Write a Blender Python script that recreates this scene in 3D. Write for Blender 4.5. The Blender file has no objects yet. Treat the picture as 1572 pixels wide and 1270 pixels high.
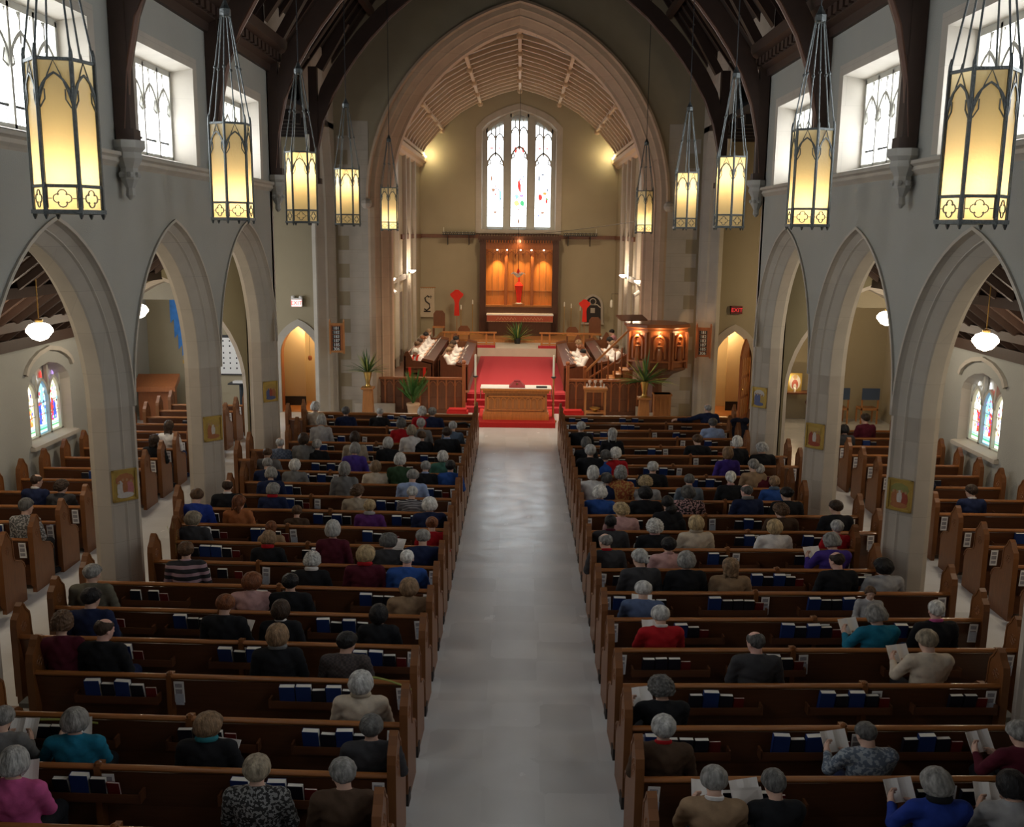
import bpy, math, random
import numpy as np
from mathutils import Vector, Matrix
random.seed(7)
PI = math.pi
R = math.radians
SC = bpy.context.scene
COL = SC.collection

# ---------------------------------------------------------------- camera
F, CX, CY = 1497.0, 786.0, 635.0
YH, X0, ROLL = 355.0, 795.0, R(0.65)
CAM = np.array([0.08, 0.0, 5.65])
_th = math.atan((CY - YH) / F); _ph = math.atan((X0 - CX) / F)
FW = np.array([-math.sin(_ph) * math.cos(_th), math.cos(_ph) * math.cos(_th), -math.sin(_th)])
_r = np.cross(FW, [0, 0, 1.0]); _r /= np.linalg.norm(_r); _u = np.cross(_r, FW)
RT = _r * math.cos(ROLL) + _u * math.sin(ROLL)
UP = -_r * math.sin(ROLL) + _u * math.cos(ROLL)
cd = bpy.data.cameras.new('camera'); cam = bpy.data.objects.new('camera', cd); COL.objects.link(cam)
cd.sensor_width = 36.0; cd.lens = 36.0 * F / 1572.0; cd.clip_end = 200
cam.matrix_world = Matrix(((RT[0], UP[0], -FW[0], CAM[0]), (RT[1], UP[1], -FW[1], CAM[1]), (RT[2], UP[2], -FW[2], CAM[2]), (0, 0, 0, 1)))
SC.camera = cam

def ray(x, y, **k):
    """world point on the sight line of a photo pixel, on the plane X=, Y= or Z="""
    d = FW + RT * (x - CX) / F - UP * (y - CY) / F
    a, v = list(k.items())[0]; i = 'XYZ'.index(a)
    return CAM + d * ((v - CAM[i]) / d[i])

# ---------------------------------------------------------------- view, world
SC.view_settings.view_transform = 'Standard'; SC.view_settings.look = 'None'
SC.view_settings.gamma = 1.0; SC.view_settings.use_curve_mapping = False
SC.view_settings.exposure = 0.95
SC.cycles.max_bounces = 6; SC.cycles.diffuse_bounces = 3; SC.cycles.glossy_bounces = 2
SC.cycles.transmission_bounces = 3; SC.cycles.transparent_max_bounces = 4
SC.cycles.use_denoising = True
SC.cycles.sample_clamp_indirect = 4.0
SC.cycles.caustics_reflective = False; SC.cycles.caustics_refractive = False
w = bpy.data.worlds.new('world'); SC.world = w; w.use_nodes = True
w.node_tree.nodes['Background'].inputs[0].default_value = (0.75, 0.85, 1.0, 1)
w.node_tree.nodes['Background'].inputs[1].default_value = 0.10

# ---------------------------------------------------------------- light levels
E_CLER = 7.0      # clerestory panes (overcast sky seen through pale glass)
E_EAST = 2.1
E_AISLE = 1.5
P_LANTERN = 34.0

def lamp(name, kind, loc, power, color=(1, .75, .45), size=.1, target=None, spot=None, blend=.6):
    l = bpy.data.lights.new(name, kind); l.energy = power; l.color = color
    if kind == 'AREA': l.size = size
    elif kind == 'SPOT': l.spot_size = spot; l.spot_blend = blend; l.shadow_soft_size = size
    else: l.shadow_soft_size = size
    o = bpy.data.objects.new(name, l); COL.objects.link(o); o.location = loc
    if target is not None:
        o.rotation_euler = (Vector(target) - Vector(loc)).to_track_quat('-Z', 'Y').to_euler()
    return o

# ---------------------------------------------------------------- materials
def _nt(name):
    m = bpy.data.materials.new(name); m.use_nodes = True; nt = m.node_tree
    return m, nt, nt.nodes['Principled BSDF']
def mat(name, base, rough=.6, var=.15, scale=4.0, bump=.0, bscale=40.0, metal=0.0, stretch=None, coat=0.0, second=None, spec=.5):
    m, nt, b = _nt(name); N = nt.nodes.new; L = nt.links.new
    tc = N('ShaderNodeTexCoord'); mp = N('ShaderNodeMapping'); L(tc.outputs['Object'], mp.inputs[0])
    if stretch: mp.inputs['Scale'].default_value = stretch
    no = N('ShaderNodeTexNoise'); no.inputs['Scale'].default_value = scale; no.inputs['Detail'].default_value = 5
    L(mp.outputs[0], no.inputs['Vector'])
    cr = N('ShaderNodeMix'); cr.data_type = 'RGBA'
    c1 = tuple(max(0, c * (1 - var)) for c in base); c2 = second or tuple(min(1, c * (1 + var)) for c in base)
    cr.inputs[6].default_value = (*c1, 1); cr.inputs[7].default_value = (*c2, 1)
    L(no.outputs['Fac'], cr.inputs[0]); L(cr.outputs[2], b.inputs['Base Color'])
    b.inputs['Roughness'].default_value = rough; b.inputs['Metallic'].default_value = metal
    b.inputs['Coat Weight'].default_value = coat; b.inputs['Specular IOR Level'].default_value = spec
    if bump:
        n2 = N('ShaderNodeTexNoise'); n2.inputs['Scale'].default_value = bscale; n2.inputs['Detail'].default_value = 3
        L(mp.outputs[0], n2.inputs['Vector'])
        bp = N('ShaderNodeBump'); bp.inputs['Strength'].default_value = bump; bp.inputs['Distance'].default_value = .02
        L(n2.outputs['Fac'], bp.inputs['Height']); L(bp.outputs[0], b.inputs['Normal'])
    return m
def emit(name, color, strength, noise=0.0, scale=5.0):
    m = bpy.data.materials.new(name); m.use_nodes = True; nt = m.node_tree; nt.nodes.clear()
    o = nt.nodes.new('ShaderNodeOutputMaterial'); e = nt.nodes.new('ShaderNodeEmission')
    e.inputs[0].default_value = (*color, 1); e.inputs[1].default_value = strength
    nt.links.new(e.outputs[0], o.inputs[0])
    if noise:
        no = nt.nodes.new('ShaderNodeTexNoise'); no.inputs['Scale'].default_value = scale
        tc = nt.nodes.new('ShaderNodeTexCoord'); nt.links.new(tc.outputs['Object'], no.inputs['Vector'])
        mx = nt.nodes.new('ShaderNodeMix'); mx.data_type = 'RGBA'
        mx.inputs[6].default_value = (*[c * (1 - noise) for c in color], 1); mx.inputs[7].default_value = (*color, 1)
        nt.links.new(no.outputs['Fac'], mx.inputs[0]); nt.links.new(mx.outputs[2], e.inputs[0])
    return m
def objcol(name, rough=.85, var=.25, scale=30.0, bump=.3, bscale=60.0, stretch=None):
    """cloth / hair / skin whose dye comes from the object's own colour"""
    m, nt, b = _nt(name); N = nt.nodes.new; L = nt.links.new
    oi = N('ShaderNodeObjectInfo'); tc = N('ShaderNodeTexCoord'); mp = N('ShaderNodeMapping'); L(tc.outputs['Object'], mp.inputs[0])
    if stretch: mp.inputs['Scale'].default_value = stretch
    no = N('ShaderNodeTexNoise'); no.inputs['Scale'].default_value = scale; no.inputs['Detail'].default_value = 4
    L(mp.outputs[0], no.inputs['Vector'])
    mr = N('ShaderNodeMapRange'); mr.inputs[1].default_value = .3; mr.inputs[2].default_value = .7
    mr.inputs[3].default_value = 1 - var; mr.inputs[4].default_value = 1 + var; L(no.outputs['Fac'], mr.inputs[0])
    mx = N('ShaderNodeVectorMath'); mx.operation = 'SCALE'; L(oi.outputs['Color'], mx.inputs[0]); L(mr.outputs[0], mx.inputs['Scale'])
    L(mx.outputs[0], b.inputs['Base Color']); b.inputs['Roughness'].default_value = rough
    b.inputs['Specular IOR Level'].default_value = .25
    if bump:
        bp = N('ShaderNodeBump'); bp.inputs['Strength'].default_value = bump; bp.inputs['Distance'].default_value = .01
        n2 = N('ShaderNodeTexNoise'); n2.inputs['Scale'].default_value = bscale; L(mp.outputs[0], n2.inputs['Vector'])
        L(n2.outputs['Fac'], bp.inputs['Height']); L(bp.outputs[0], b.inputs['Normal'])
    return m
def pattern(name, kind, c1, c2, scale, rough=.85, wscale=None):
    """cloth with a woven or printed pattern; kind: stripes, spots, check"""
    m, nt, b = _nt(name); N = nt.nodes.new; L = nt.links.new
    tc = N('ShaderNodeTexCoord'); mx = N('ShaderNodeMix'); mx.data_type = 'RGBA'
    mx.inputs[6].default_value = (*c1, 1); mx.inputs[7].default_value = (*c2, 1)
    if kind == 'stripes':
        t = N('ShaderNodeTexWave'); t.bands_direction = 'Z'; t.inputs['Scale'].default_value = scale
        L(tc.outputs['Object'], t.inputs['Vector']); src = t.outputs['Fac']
        r = N('ShaderNodeMath'); r.operation = 'GREATER_THAN'; r.inputs[1].default_value = .6; L(src, r.inputs[0]); src = r.outputs[0]
    elif kind == 'check':
        t = N('ShaderNodeTexChecker'); t.inputs['Scale'].default_value = scale; L(tc.outputs['Object'], t.inputs['Vector']); src = t.outputs['Fac']
    else:
        t = N('ShaderNodeTexNoise'); t.inputs['Scale'].default_value = scale; t.inputs['Detail'].default_value = 1
        L(tc.outputs['Object'], t.inputs['Vector'])
        r = N('ShaderNodeMath'); r.operation = 'GREATER_THAN'; r.inputs[1].default_value = .52; L(t.outputs['Fac'], r.inputs[0]); src = r.outputs[0]
    L(src, mx.inputs[0]); L(mx.outputs[2], b.inputs['Base Color']); b.inputs['Roughness'].default_value = rough
    return m
def masonry(name, base, mortar, bw=.5, bh=.28, rough=.8):
    m, nt, b = _nt(name); N = nt.nodes.new; L = nt.links.new
    tc = N('ShaderNodeTexCoord'); sx = N('ShaderNodeSeparateXYZ'); L(tc.outputs['Object'], sx.inputs[0])
    ad = N('ShaderNodeMath'); ad.operation = 'ADD'; L(sx.outputs[0], ad.inputs[0]); L(sx.outputs[1], ad.inputs[1])
    cb = N('ShaderNodeCombineXYZ'); L(ad.outputs[0], cb.inputs[0]); L(sx.outputs[2], cb.inputs[1])
    t = N('ShaderNodeTexBrick'); t.inputs['Scale'].default_value = 1; t.inputs['Brick Width'].default_value = bw; t.inputs['Row Height'].default_value = bh
    t.inputs['Mortar Size'].default_value = .004; t.inputs['Color1'].default_value = (*[c * .975 for c in base], 1)
    t.inputs['Color2'].default_value = (*[min(1, c * 1.02) for c in base], 1); t.inputs['Mortar'].default_value = (*mortar, 1)
    L(cb.outputs[0], t.inputs['Vector'])
    no = N('ShaderNodeTexNoise'); no.inputs['Scale'].default_value = 3.0; no.inputs['Detail'].default_value = 6; L(tc.outputs['Object'], no.inputs['Vector'])
    mr = N('ShaderNodeMapRange'); mr.inputs[3].default_value = .86; mr.inputs[4].default_value = 1.14; L(no.outputs['Fac'], mr.inputs[0])
    mx = N('ShaderNodeVectorMath'); mx.operation = 'SCALE'; L(t.outputs['Color'], mx.inputs[0]); L(mr.outputs[0], mx.inputs['Scale'])
    L(mx.outputs[0], b.inputs['Base Color']); b.inputs['Roughness'].default_value = rough
    return m

M = dict(
    plaster=mat('plaster', (.385, .385, .352), .9, .08, 1.2, .35, 60),
    plaster_warm=mat('plaster_warm', (.40, .34, .23), .9, .08, 1.2, .25, 60),
    plaster_cream=mat('plaster_cream', (.62, .48, .28), .9, .05, 1.0, .2, 60),
    stone=masonry('stone', (.465, .41, .345), (.395, .345, .285), 1.1, .55),
    stone_pale=masonry('stone_pale', (.50, .455, .39), (.43, .39, .335), 1.2, .6),
    stone_arch=masonry('stone_arch', (.50, .36, .25), (.40, .29, .20), 1.2, .6),
    plaster_olive=mat('plaster_olive', (.20, .17, .10), .9, .1, 2), roof_mould=mat('roof_mould', (.13, .058, .034), .4, .3, 5), plaster_shaded=mat('plaster_shaded', (.34, .28, .19), .9, .15, 1.5),
    stone_grey=mat('stone_grey', (.42, .41, .38), .8, .12, 6),
    tracery=mat('tracery', (.48, .47, .42), .75, .1, 6),
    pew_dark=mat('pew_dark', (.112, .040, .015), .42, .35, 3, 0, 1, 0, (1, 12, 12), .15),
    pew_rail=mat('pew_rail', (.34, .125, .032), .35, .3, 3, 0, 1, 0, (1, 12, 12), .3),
    pew_end=mat('pew_end', (.20, .070, .018), .45, .35, 5, 0, 1, 0, (8, 8, 1), .15),
    pew_edge=mat('pew_edge', (.19, .070, .020), .45, .2, 5),
    foot=mat('foot', (.018, .012, .010), .6),
    wood_red=mat('wood_red', (.34, .11, .035), .42, .35, 4, 0, 1, 0, (6, 6, 1), .15),
    wood_mid=mat('wood_mid', (.44, .18, .055), .45, .3, 4, 0, 1, 0, (6, 6, 1), .15),
    wood_gold=mat('wood_gold', (.60, .22, .05), .4, .3, 3, 0, 1, 0, (8, 8, .7), .2),
    wood_frame=mat('wood_frame', (.075, .028, .013), .42, .35, 4, 0, 1, 0, (6, 6, 1), .15),
    wood_choir=mat('wood_choir', (.155, .055, .022), .45, .35, 4, 0, 1, 0, (6, 6, 1), .15),
    roof_wood=mat('roof_wood', (.040, .019, .012), .6, .35, 3, 0, 1, 0, (2, 12, 2)),
    roof_board=mat('roof_board', (.022, .014, .011), .7, .4, 3, 0, 1, 0, (1, 10, 1)),
    aisle_board=mat('aisle_board', (.085, .045, .026), .55, .4, 3, 0, 1, 0, (1, 10, 1)),
    vault_panel=mat('vault_panel', (.40, .42, .45), .8, .1, 3),
    vault_rib=mat('vault_rib', (.58, .42, .27), .7, .12, 5),
    cushion=mat('cushion', (.19, .20, .20), .9, .1, 20),
    carpet=mat('carpet', (.38, .022, .035), .95, .12, 18, .3, 200),
    carpet_hi=mat('carpet_hi', (.46, .010, .008), .9, .1, 18, .3, 200),
    red_cloth=mat('red_cloth', (.75, .03, .015), .8, .1, 6),
    white_cloth=mat('white_cloth', (.85, .84, .82), .8, .04, 6),
    wax=mat('wax', (.85, .82, .72), .5, .03),
    iron=mat('iron', (.035, .045, .055), .45, .4, 25, .5, 90, .6),
    bronze=mat('bronze', (.10, .11, .11), .4, .4, 30, .4, 90, .8),
    brass=mat('brass', (.62, .40, .12), .3, .1, 8, 0, 1, .9),
    silver=mat('silver', (.80, .80, .80), .3, .1, 8, 0, 1, .35),
    gold_leaf=mat('gold_leaf', (.55, .38, .10), .4, .2, 12, 0, 1, .6),
    black=mat('black', (.012, .012, .014), .6, .1),
    paper=mat('paper', (.80, .78, .76), .8, .03, 5),
    page_edge=mat('page_edge', (.74, .72, .66), .8, .05, 60),
    book_blue=mat('book_blue', (.010, .035, .16), .5, .1, 8),
    book_dark=mat('book_dark', (.010, .010, .020), .5, .1, 8),
    book_red=mat('book_red', (.17, .012, .010), .5, .1, 8),
    terracotta=mat('terracotta', (.55, .36, .22), .8, .1, 8),
    palm=mat('palm', (.05, .13, .03), .5, .5, 9),
    palm_pale=mat('palm_pale', (.42, .46, .12), .5, .3, 9),
    leaf=mat('leaf', (.06, .17, .03), .5, .5, 9),
    skin=objcol('skin', .55, .08, 12, .05), hair=objcol('hair', .5, .55, 34, 1.0, 90, (1, 1, .30)),
    cloth=objcol('cloth', .9, .14, 14, .35, 25), shoe=mat('shoe', (.01, .01, .01), .4),
    eye=mat('eye', (.03, .02, .015), .3), lip=mat('lip', (.28, .05, .04), .5),
    pane=emit('pane', (.93, .97, 1.0), E_CLER, .12, 14), pane_e=emit('pane_e', (.86, .95, 1.0), E_EAST, .12, 10),
    pane_slit=emit('pane_slit', (.9, .95, 1.0), 1.6),
    bulb=emit('bulb', (1.0, .86, .66), 9.0),
)
def glasscol(name, c, s): 
    M[name] = emit(name, c, s, .45, 9.0)
for n_, c_ in dict(red=(.75, .05, .04), blue=(.05, .09, .75), sky=(.25, .55, .85), gold=(.95, .72, .2), green=(.08, .38, .16), cream=(.95, .88, .62),
                   violet=(.35, .22, .6), mint=(.55, .9, .7), dark=(.04, .05, .09), orange=(.8, .25, .06), brown=(.3, .16, .1), white=(.95, .97, 1.0)).items():
    glasscol('g_' + n_, c_, E_AISLE * (1.0 if n_ != 'white' else 1.1))

# floor: big pale worn tiles with a soft sheen
def floor_mat():
    m, nt, b = _nt('floor_tiles'); N = nt.nodes.new; L = nt.links.new
    tc = N('ShaderNodeTexCoord')
    v = N('ShaderNodeTexNoise'); v.inputs['Scale'].default_value = 1.1; v.inputs['Detail'].default_value = 5; L(tc.outputs['Object'], v.inputs['Vector'])
    ch = N('ShaderNodeTexVoronoi'); ch.distance = 'CHEBYCHEV'; ch.inputs['Scale'].default_value = 1.6; ch.inputs['Randomness'].default_value = 0.25; L(tc.outputs['Object'], ch.inputs['Vector'])
    mx = N('ShaderNodeMix'); mx.data_type = 'RGBA'; mx.inputs[6].default_value = (.62, .63, .645, 1); mx.inputs[7].default_value = (.82, .825, .82, 1)
    L(v.outputs['Fac'], mx.inputs[0])
    m2 = N('ShaderNodeMix'); m2.data_type = 'RGBA'; m2.blend_type = 'MULTIPLY'; m2.inputs[0].default_value = .14
    sx = N('ShaderNodeSeparateColor'); L(ch.outputs['Color'], sx.inputs[0]); cb = N('ShaderNodeCombineColor')
    for i_ in range(3): L(sx.outputs[0], cb.inputs[i_])
    L(mx.outputs[2], m2.inputs[6]); L(cb.outputs[0], m2.inputs[7]); L(m2.outputs[2], b.inputs['Base Color'])
    rn_ = N('ShaderNodeMapRange'); rn_.inputs[3].default_value = .12; rn_.inputs[4].default_value = .34; n4 = N('ShaderNodeTexNoise'); n4.inputs['Scale'].default_value = 2.3; n4.inputs['Detail'].default_value = 4
    L(tc.outputs['Object'], n4.inputs['Vector']); L(n4.outputs['Fac'], rn_.inputs[0]); L(rn_.outputs[0], b.inputs['Roughness'])
    b.inputs['Specular IOR Level'].default_value = .45
    n3 = N('ShaderNodeTexNoise'); n3.inputs['Scale'].default_value = 5; L(tc.outputs['Object'], n3.inputs['Vector'])
    bp = N('ShaderNodeBump'); bp.inputs['Strength'].default_value = .12; bp.inputs['Distance'].default_value = .02
    L(n3.outputs['Fac'], bp.inputs['Height']); L(bp.outputs[0], b.inputs['Normal'])
    return m
M['floor'] = floor_mat()
def amber_glass():
    m = bpy.data.materials.new('amber_glass'); m.use_nodes = True; nt = m.node_tree; nt.nodes.clear(); N = nt.nodes.new; L = nt.links.new
    o = N('ShaderNodeOutputMaterial'); t = N('ShaderNodeBsdfTranslucent'); d = N('ShaderNodeBsdfPrincipled'); mx = N('ShaderNodeMixShader')
    t.inputs[0].default_value = (.95, .78, .44, 1); d.inputs['Base Color'].default_value = (.66, .60, .38, 1); d.inputs['Roughness'].default_value = .3
    no = N('ShaderNodeTexNoise'); no.inputs['Scale'].default_value = 40; bp = N('ShaderNodeBump'); bp.inputs['Strength'].default_value = .5; bp.inputs['Distance'].default_value = .01
    tc = N('ShaderNodeTexCoord'); L(tc.outputs['Object'], no.inputs['Vector']); L(no.outputs['Fac'], bp.inputs['Height']); L(bp.outputs[0], d.inputs['Normal'])
    mx.inputs[0].default_value = .45; L(t.outputs[0], mx.inputs[1]); L(d.outputs[0], mx.inputs[2]); L(mx.outputs[0], o.inputs[0])
    return m
M['amber'] = amber_glass()

# ---------------------------------------------------------------- mesh building
class MB:
    def __init__(s): s.v = []; s.f = []; s.mi = []; s.cur = 0
    def add(s, vs, fs):
        n = len(s.v); s.v += [tuple(float(c) for c in p) for p in vs]; s.f += [tuple(i + n for i in f) for f in fs]; s.mi += [s.cur] * len(fs); return s
    def box(s, x0, x1, y0, y1, z0, z1):
        vs = [(x, y, z) for z in (z0, z1) for y in (y0, y1) for x in (x0, x1)]
        return s.add(vs, [(0, 2, 3, 1), (4, 5, 7, 6), (0, 1, 5, 4), (2, 6, 7, 3), (0, 4, 6, 2), (1, 3, 7, 5)])
    def prism(s, poly, a, b, axis='x'):
        """poly of 2-D points extruded along axis from a to b; x: (y,z)  y: (x,z)  z: (x,y)"""
        n = len(poly)
        def P(p, t): return (t, p[0], p[1]) if axis == 'x' else ((p[0], t, p[1]) if axis == 'y' else (p[0], p[1], t))
        vs = [P(p, a) for p in poly] + [P(p, b) for p in poly]
        return s.add(vs, [tuple(range(n))[::-1], tuple(range(n, 2 * n))] + [(i, (i + 1) % n, n + (i + 1) % n, n + i) for i in range(n)])
    def loft(s, rings, close=True, caps=True):
        n = len(rings[0]); vs = [p for r in rings for p in r]; fs = []
        for k in range(len(rings) - 1):
            for i in range(n if close else n - 1):
                j = (i + 1) % n; fs.append((k * n + i, k * n + j, (k + 1) * n + j, (k + 1) * n + i))
        if caps and close: fs += [tuple(range(n))[::-1], tuple(range((len(rings) - 1) * n, len(rings) * n))]
        return s.add(vs, fs)
    def lathe(s, prof, n=16, c=(0, 0), caps=True):
        return s.loft([[(c[0] + r * math.cos(2 * PI * i / n), c[1] + r * math.sin(2 * PI * i / n), z) for i in range(n)] for r, z in prof], True, caps)
    def tube(s, pts, r, n=6, caps=True):
        rings = []; P = [np.array(p, float) for p in pts]; rr = r if hasattr(r, '__len__') else [r] * len(P)
        for i, p in enumerate(P):
            d = P[min(i + 1, len(P) - 1)] - P[max(i - 1, 0)]; d = d / (np.linalg.norm(d) + 1e-9)
            a = np.cross(d, (0, 0, 1.0)); a = np.cross(d, (1.0, 0, 0)) if np.linalg.norm(a) < .3 else a; a /= np.linalg.norm(a); b = np.cross(d, a)
            rings.append([p + rr[i] * (a * math.cos(2 * PI * k / n) + b * math.sin(2 * PI * k / n)) for k in range(n)])
        return s.loft(rings, True, caps)
    def ball(s, c, r, n=10, m=6, sc=(1, 1, 1)):
        rings = [[(c[0] + r * sc[0] * math.sin(PI * j / m) * math.cos(2 * PI * i / n), c[1] + r * sc[1] * math.sin(PI * j / m) * math.sin(2 * PI * i / n), c[2] - r * sc[2] * math.cos(PI * j / m)) for i in range(n)] for j in range(1, m)]
        s.loft(rings, True, True); return s
    def bar(s, p, q, w, h):
        """rectangular bar between two points"""
        p = np.array(p, float); q = np.array(q, float); d = (q - p) / np.linalg.norm(q - p)
        a = np.cross(d, (0, 0, 1.0)); a = np.array((1.0, 0, 0)) if np.linalg.norm(a) < 1e-3 else a / np.linalg.norm(a); b = np.cross(a, d)
        rg = lambda o: [o + a * x * w / 2 + b * y * h / 2 for x, y in ((-1, -1), (1, -1), (1, 1), (-1, 1))]
        return s.loft([rg(p), rg(q)])
    def quad(s, a, b, c, d): return s.add([a, b, c, d], [(0, 1, 2, 3)])
KIDMAP = {}
def adopt(o, parent):
    o.parent = parent; KIDMAP.setdefault(parent.name, []).append(o)
def KIDS(o): return list(KIDMAP.get(o.name, []))
def ob(name, mb, m, parent=None, label=None, cat=None, group=None, kind=None, loc=None, rotz=None, color=None, smooth=False):
    if isinstance(mb, MB):
        me = bpy.data.meshes.new(name); me.from_pydata(mb.v, [], mb.f); me.update()
        for mm in (m if isinstance(m, (list, tuple)) else [m]): me.materials.append(M[mm] if isinstance(mm, str) else mm)
        if len(me.materials) > 1: me.polygons.foreach_set('material_index', mb.mi)
        if smooth: me.polygons.foreach_set('use_smooth', [True] * len(me.polygons))
        import bmesh
        if len(me.polygons) < 30000:
            bm = bmesh.new(); bm.from_mesh(me); bmesh.ops.recalc_face_normals(bm, faces=bm.faces); bm.to_mesh(me); bm.free()
            if smooth: me.set_sharp_from_angle(angle=R(40))
    else: me = mb
    o = bpy.data.objects.new(name, me); COL.objects.link(o)
    tag(o, label, cat, group, kind)
    if parent is not None: adopt(o, parent)
    if loc is not None: o.location = loc
    if rotz is not None: o.rotation_euler = (0, 0, rotz)
    if color is not None: o.color = (*color, 1)
    return o
def tag(o, label=None, cat=None, group=None, kind=None):
    if label: o['label'] = label
    if cat: o['category'] = cat
    if group: o['group'] = group
    if kind: o['kind'] = kind
    return o
def empty(name, loc=(0, 0, 0), rotz=0, label=None, cat=None, group=None, kind=None):
    o = bpy.data.objects.new(name, None); COL.objects.link(o); o.location = loc; o.rotation_euler = (0, 0, rotz); o.empty_display_size = .1
    return tag(o, label, cat, group, kind)
def inst(src, name=None, parent=None, loc=None, rotz=None, color=None, label=None, cat=None, group=None, scale=None, kids=True):
    """a copy of a thing together with its parts"""
    c = src.copy(); COL.objects.link(c)
    if name: c.name = name
    c.parent = None
    if parent is not None: adopt(c, parent)
    if loc is not None: c.location = loc
    if rotz is not None: c.rotation_euler = (0, 0, rotz)
    if scale is not None: c.scale = scale
    if color is not None: c.color = (*color, 1)
    tag(c, label, cat, group)
    if kids:
        for ch in KIDS(src): inst(ch, parent=c)
    return c
def struct(name, mb, m, parent=None, **k): return ob(name, mb, m, parent, kind='structure', **k)
# ================================================================ STRUCTURE
XW = 5.5                       # nave wall face
PIERS = [-2.6, 1.55, 5.7, 9.85, 13.9, 18.05, 22.35]
BAY = 4.2; SOFF = 1.81; ZSP = 3.1; RARC = 2.47; OUT = .29
def arc_pts(a, Rr, o, zs, n=14):
    """pointed-arch curve at outward offset o: right springing -> apex -> left springing"""
    r = Rr + o; c = a - Rr; h = math.sqrt(r * r - c * c); A = math.atan2(h, -c)
    right = [(c + r * math.cos(A * i / n), zs + r * math.sin(A * i / n)) for i in range(n + 1)]
    return right + [(-x, z) for x, z in right[::-1][1:]]
def arc_h(a, Rr, o): return math.sqrt((Rr + o) ** 2 - (a - Rr) ** 2)
PROF = [(.29, 0), (.25, 0), (.235, .045), (.16, .125), (.145, .125), (.13, .16), (.015, .275), (0, .30), (0, .50), (.09, .60)]
def sweep_arch(mb, side, yc, a, Rr, zs, prof, xw, jamb_to=None, n=14):
    rings = []
    for o, d in prof:
        pts = arc_pts(a, Rr, o, zs, n)
        if jamb_to is not None: pts = [(a + o, jamb_to)] + pts + [(-(a + o), jamb_to)]
        rings.append([(side * (xw + d), yc + y, z) for y, z in pts])
    mb.loft(rings, close=False, caps=False)
for side, nm in ((-1, 'left'), (1, 'right')):
    ar = MB(); wl = MB()
    for i in range(6):
        yc = (PIERS[i] + PIERS[i + 1]) / 2; BAY = PIERS[i + 1] - PIERS[i]; SOFF = BAY / 2 - .29
        sweep_arch(ar, side, yc, SOFF, RARC, ZSP, PROF, XW)
        # slightly proud outer roll round each arch
        sweep_arch(ar, side, yc, SOFF, RARC, ZSP, [(.29, 0), (.30, -.035), (.255, -.035), (.25, .0)], XW)
        cur = arc_pts(SOFF, RARC, .29, ZSP, 14)
        for (y1, z1), (y2, z2) in zip(cur[:-1], cur[1:]):
            for d in (0, .60):
                x = side * (XW + d); zt = 6.68
                wl.quad((x, yc + y1, z1), (x, yc + y2, z2), (x, yc + y2, zt), (x, yc + y1, zt))
        x = side * XW; ya, yb = yc - BAY / 2, yc + BAY / 2; wy0, wy1 = yc - 1.27, yc + 1.27
        for q in ((ya, wy0, 6.68, 9.1), (wy1, yb, 6.68, 9.1), (wy0, wy1, 8.29, 9.1)):
            wl.quad((x, q[0], q[2]), (x, q[1], q[2]), (x, q[1], q[3]), (x, q[0], q[3]))
    struct('wall_' + nm, wl, 'plaster')
    struct('trim_arcade_' + nm, ar, 'stone_pale', smooth=False)
    # splayed stone reveals, stepped sill string
    rv = MB()
    for i in range(6):
        yc = (PIERS[i] + PIERS[i + 1]) / 2; x = side * XW; xb = side * (XW + .50); wy0, wy1 = yc - 1.27, yc + 1.27
        rv.quad((x, wy0, 6.6), (xb, wy0 + .05, 6.6), (xb, wy0 + .05, 8.2), (x, wy0, 8.29))
        rv.quad((x, wy1, 6.6), (xb, wy1 - .05, 6.6), (xb, wy1 - .05, 8.2), (x, wy1, 8.29))
        rv.quad((x, wy0, 8.29), (xb, wy0 + .05, 8.2), (xb, wy1 - .05, 8.2), (x, wy1, 8.29))
        rv.quad((x, wy0, 6.69), (xb, wy0, 6.80), (xb, wy1, 6.80), (x, wy1, 6.69))
        x2 = x - side * .004   # dressed-stone margin round the opening
        for q in ((wy0 - .2, wy0, 6.7, 8.47), (wy1, wy1 + .2, 6.7, 8.47), (wy0, wy1, 8.29, 8.47)):
            rv.box(min(x, x2), max(x, x2), q[0], q[1], q[2], q[3])
    struct('trim_reveal_' + nm, rv, 'stone_pale')
    st = MB()
    pr = [(XW, 6.68), (XW - .11, 6.66), (XW - .12, 6.61), (XW - .07, 6.58), (XW - .08, 6.53), (XW - .03, 6.49), (XW, 6.46)]
    st.prism([(side * p, z) for p, z in pr], -3.0, 22.5, 'y')
    struct('trim_string_' + nm, st, 'stone_pale')
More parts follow.
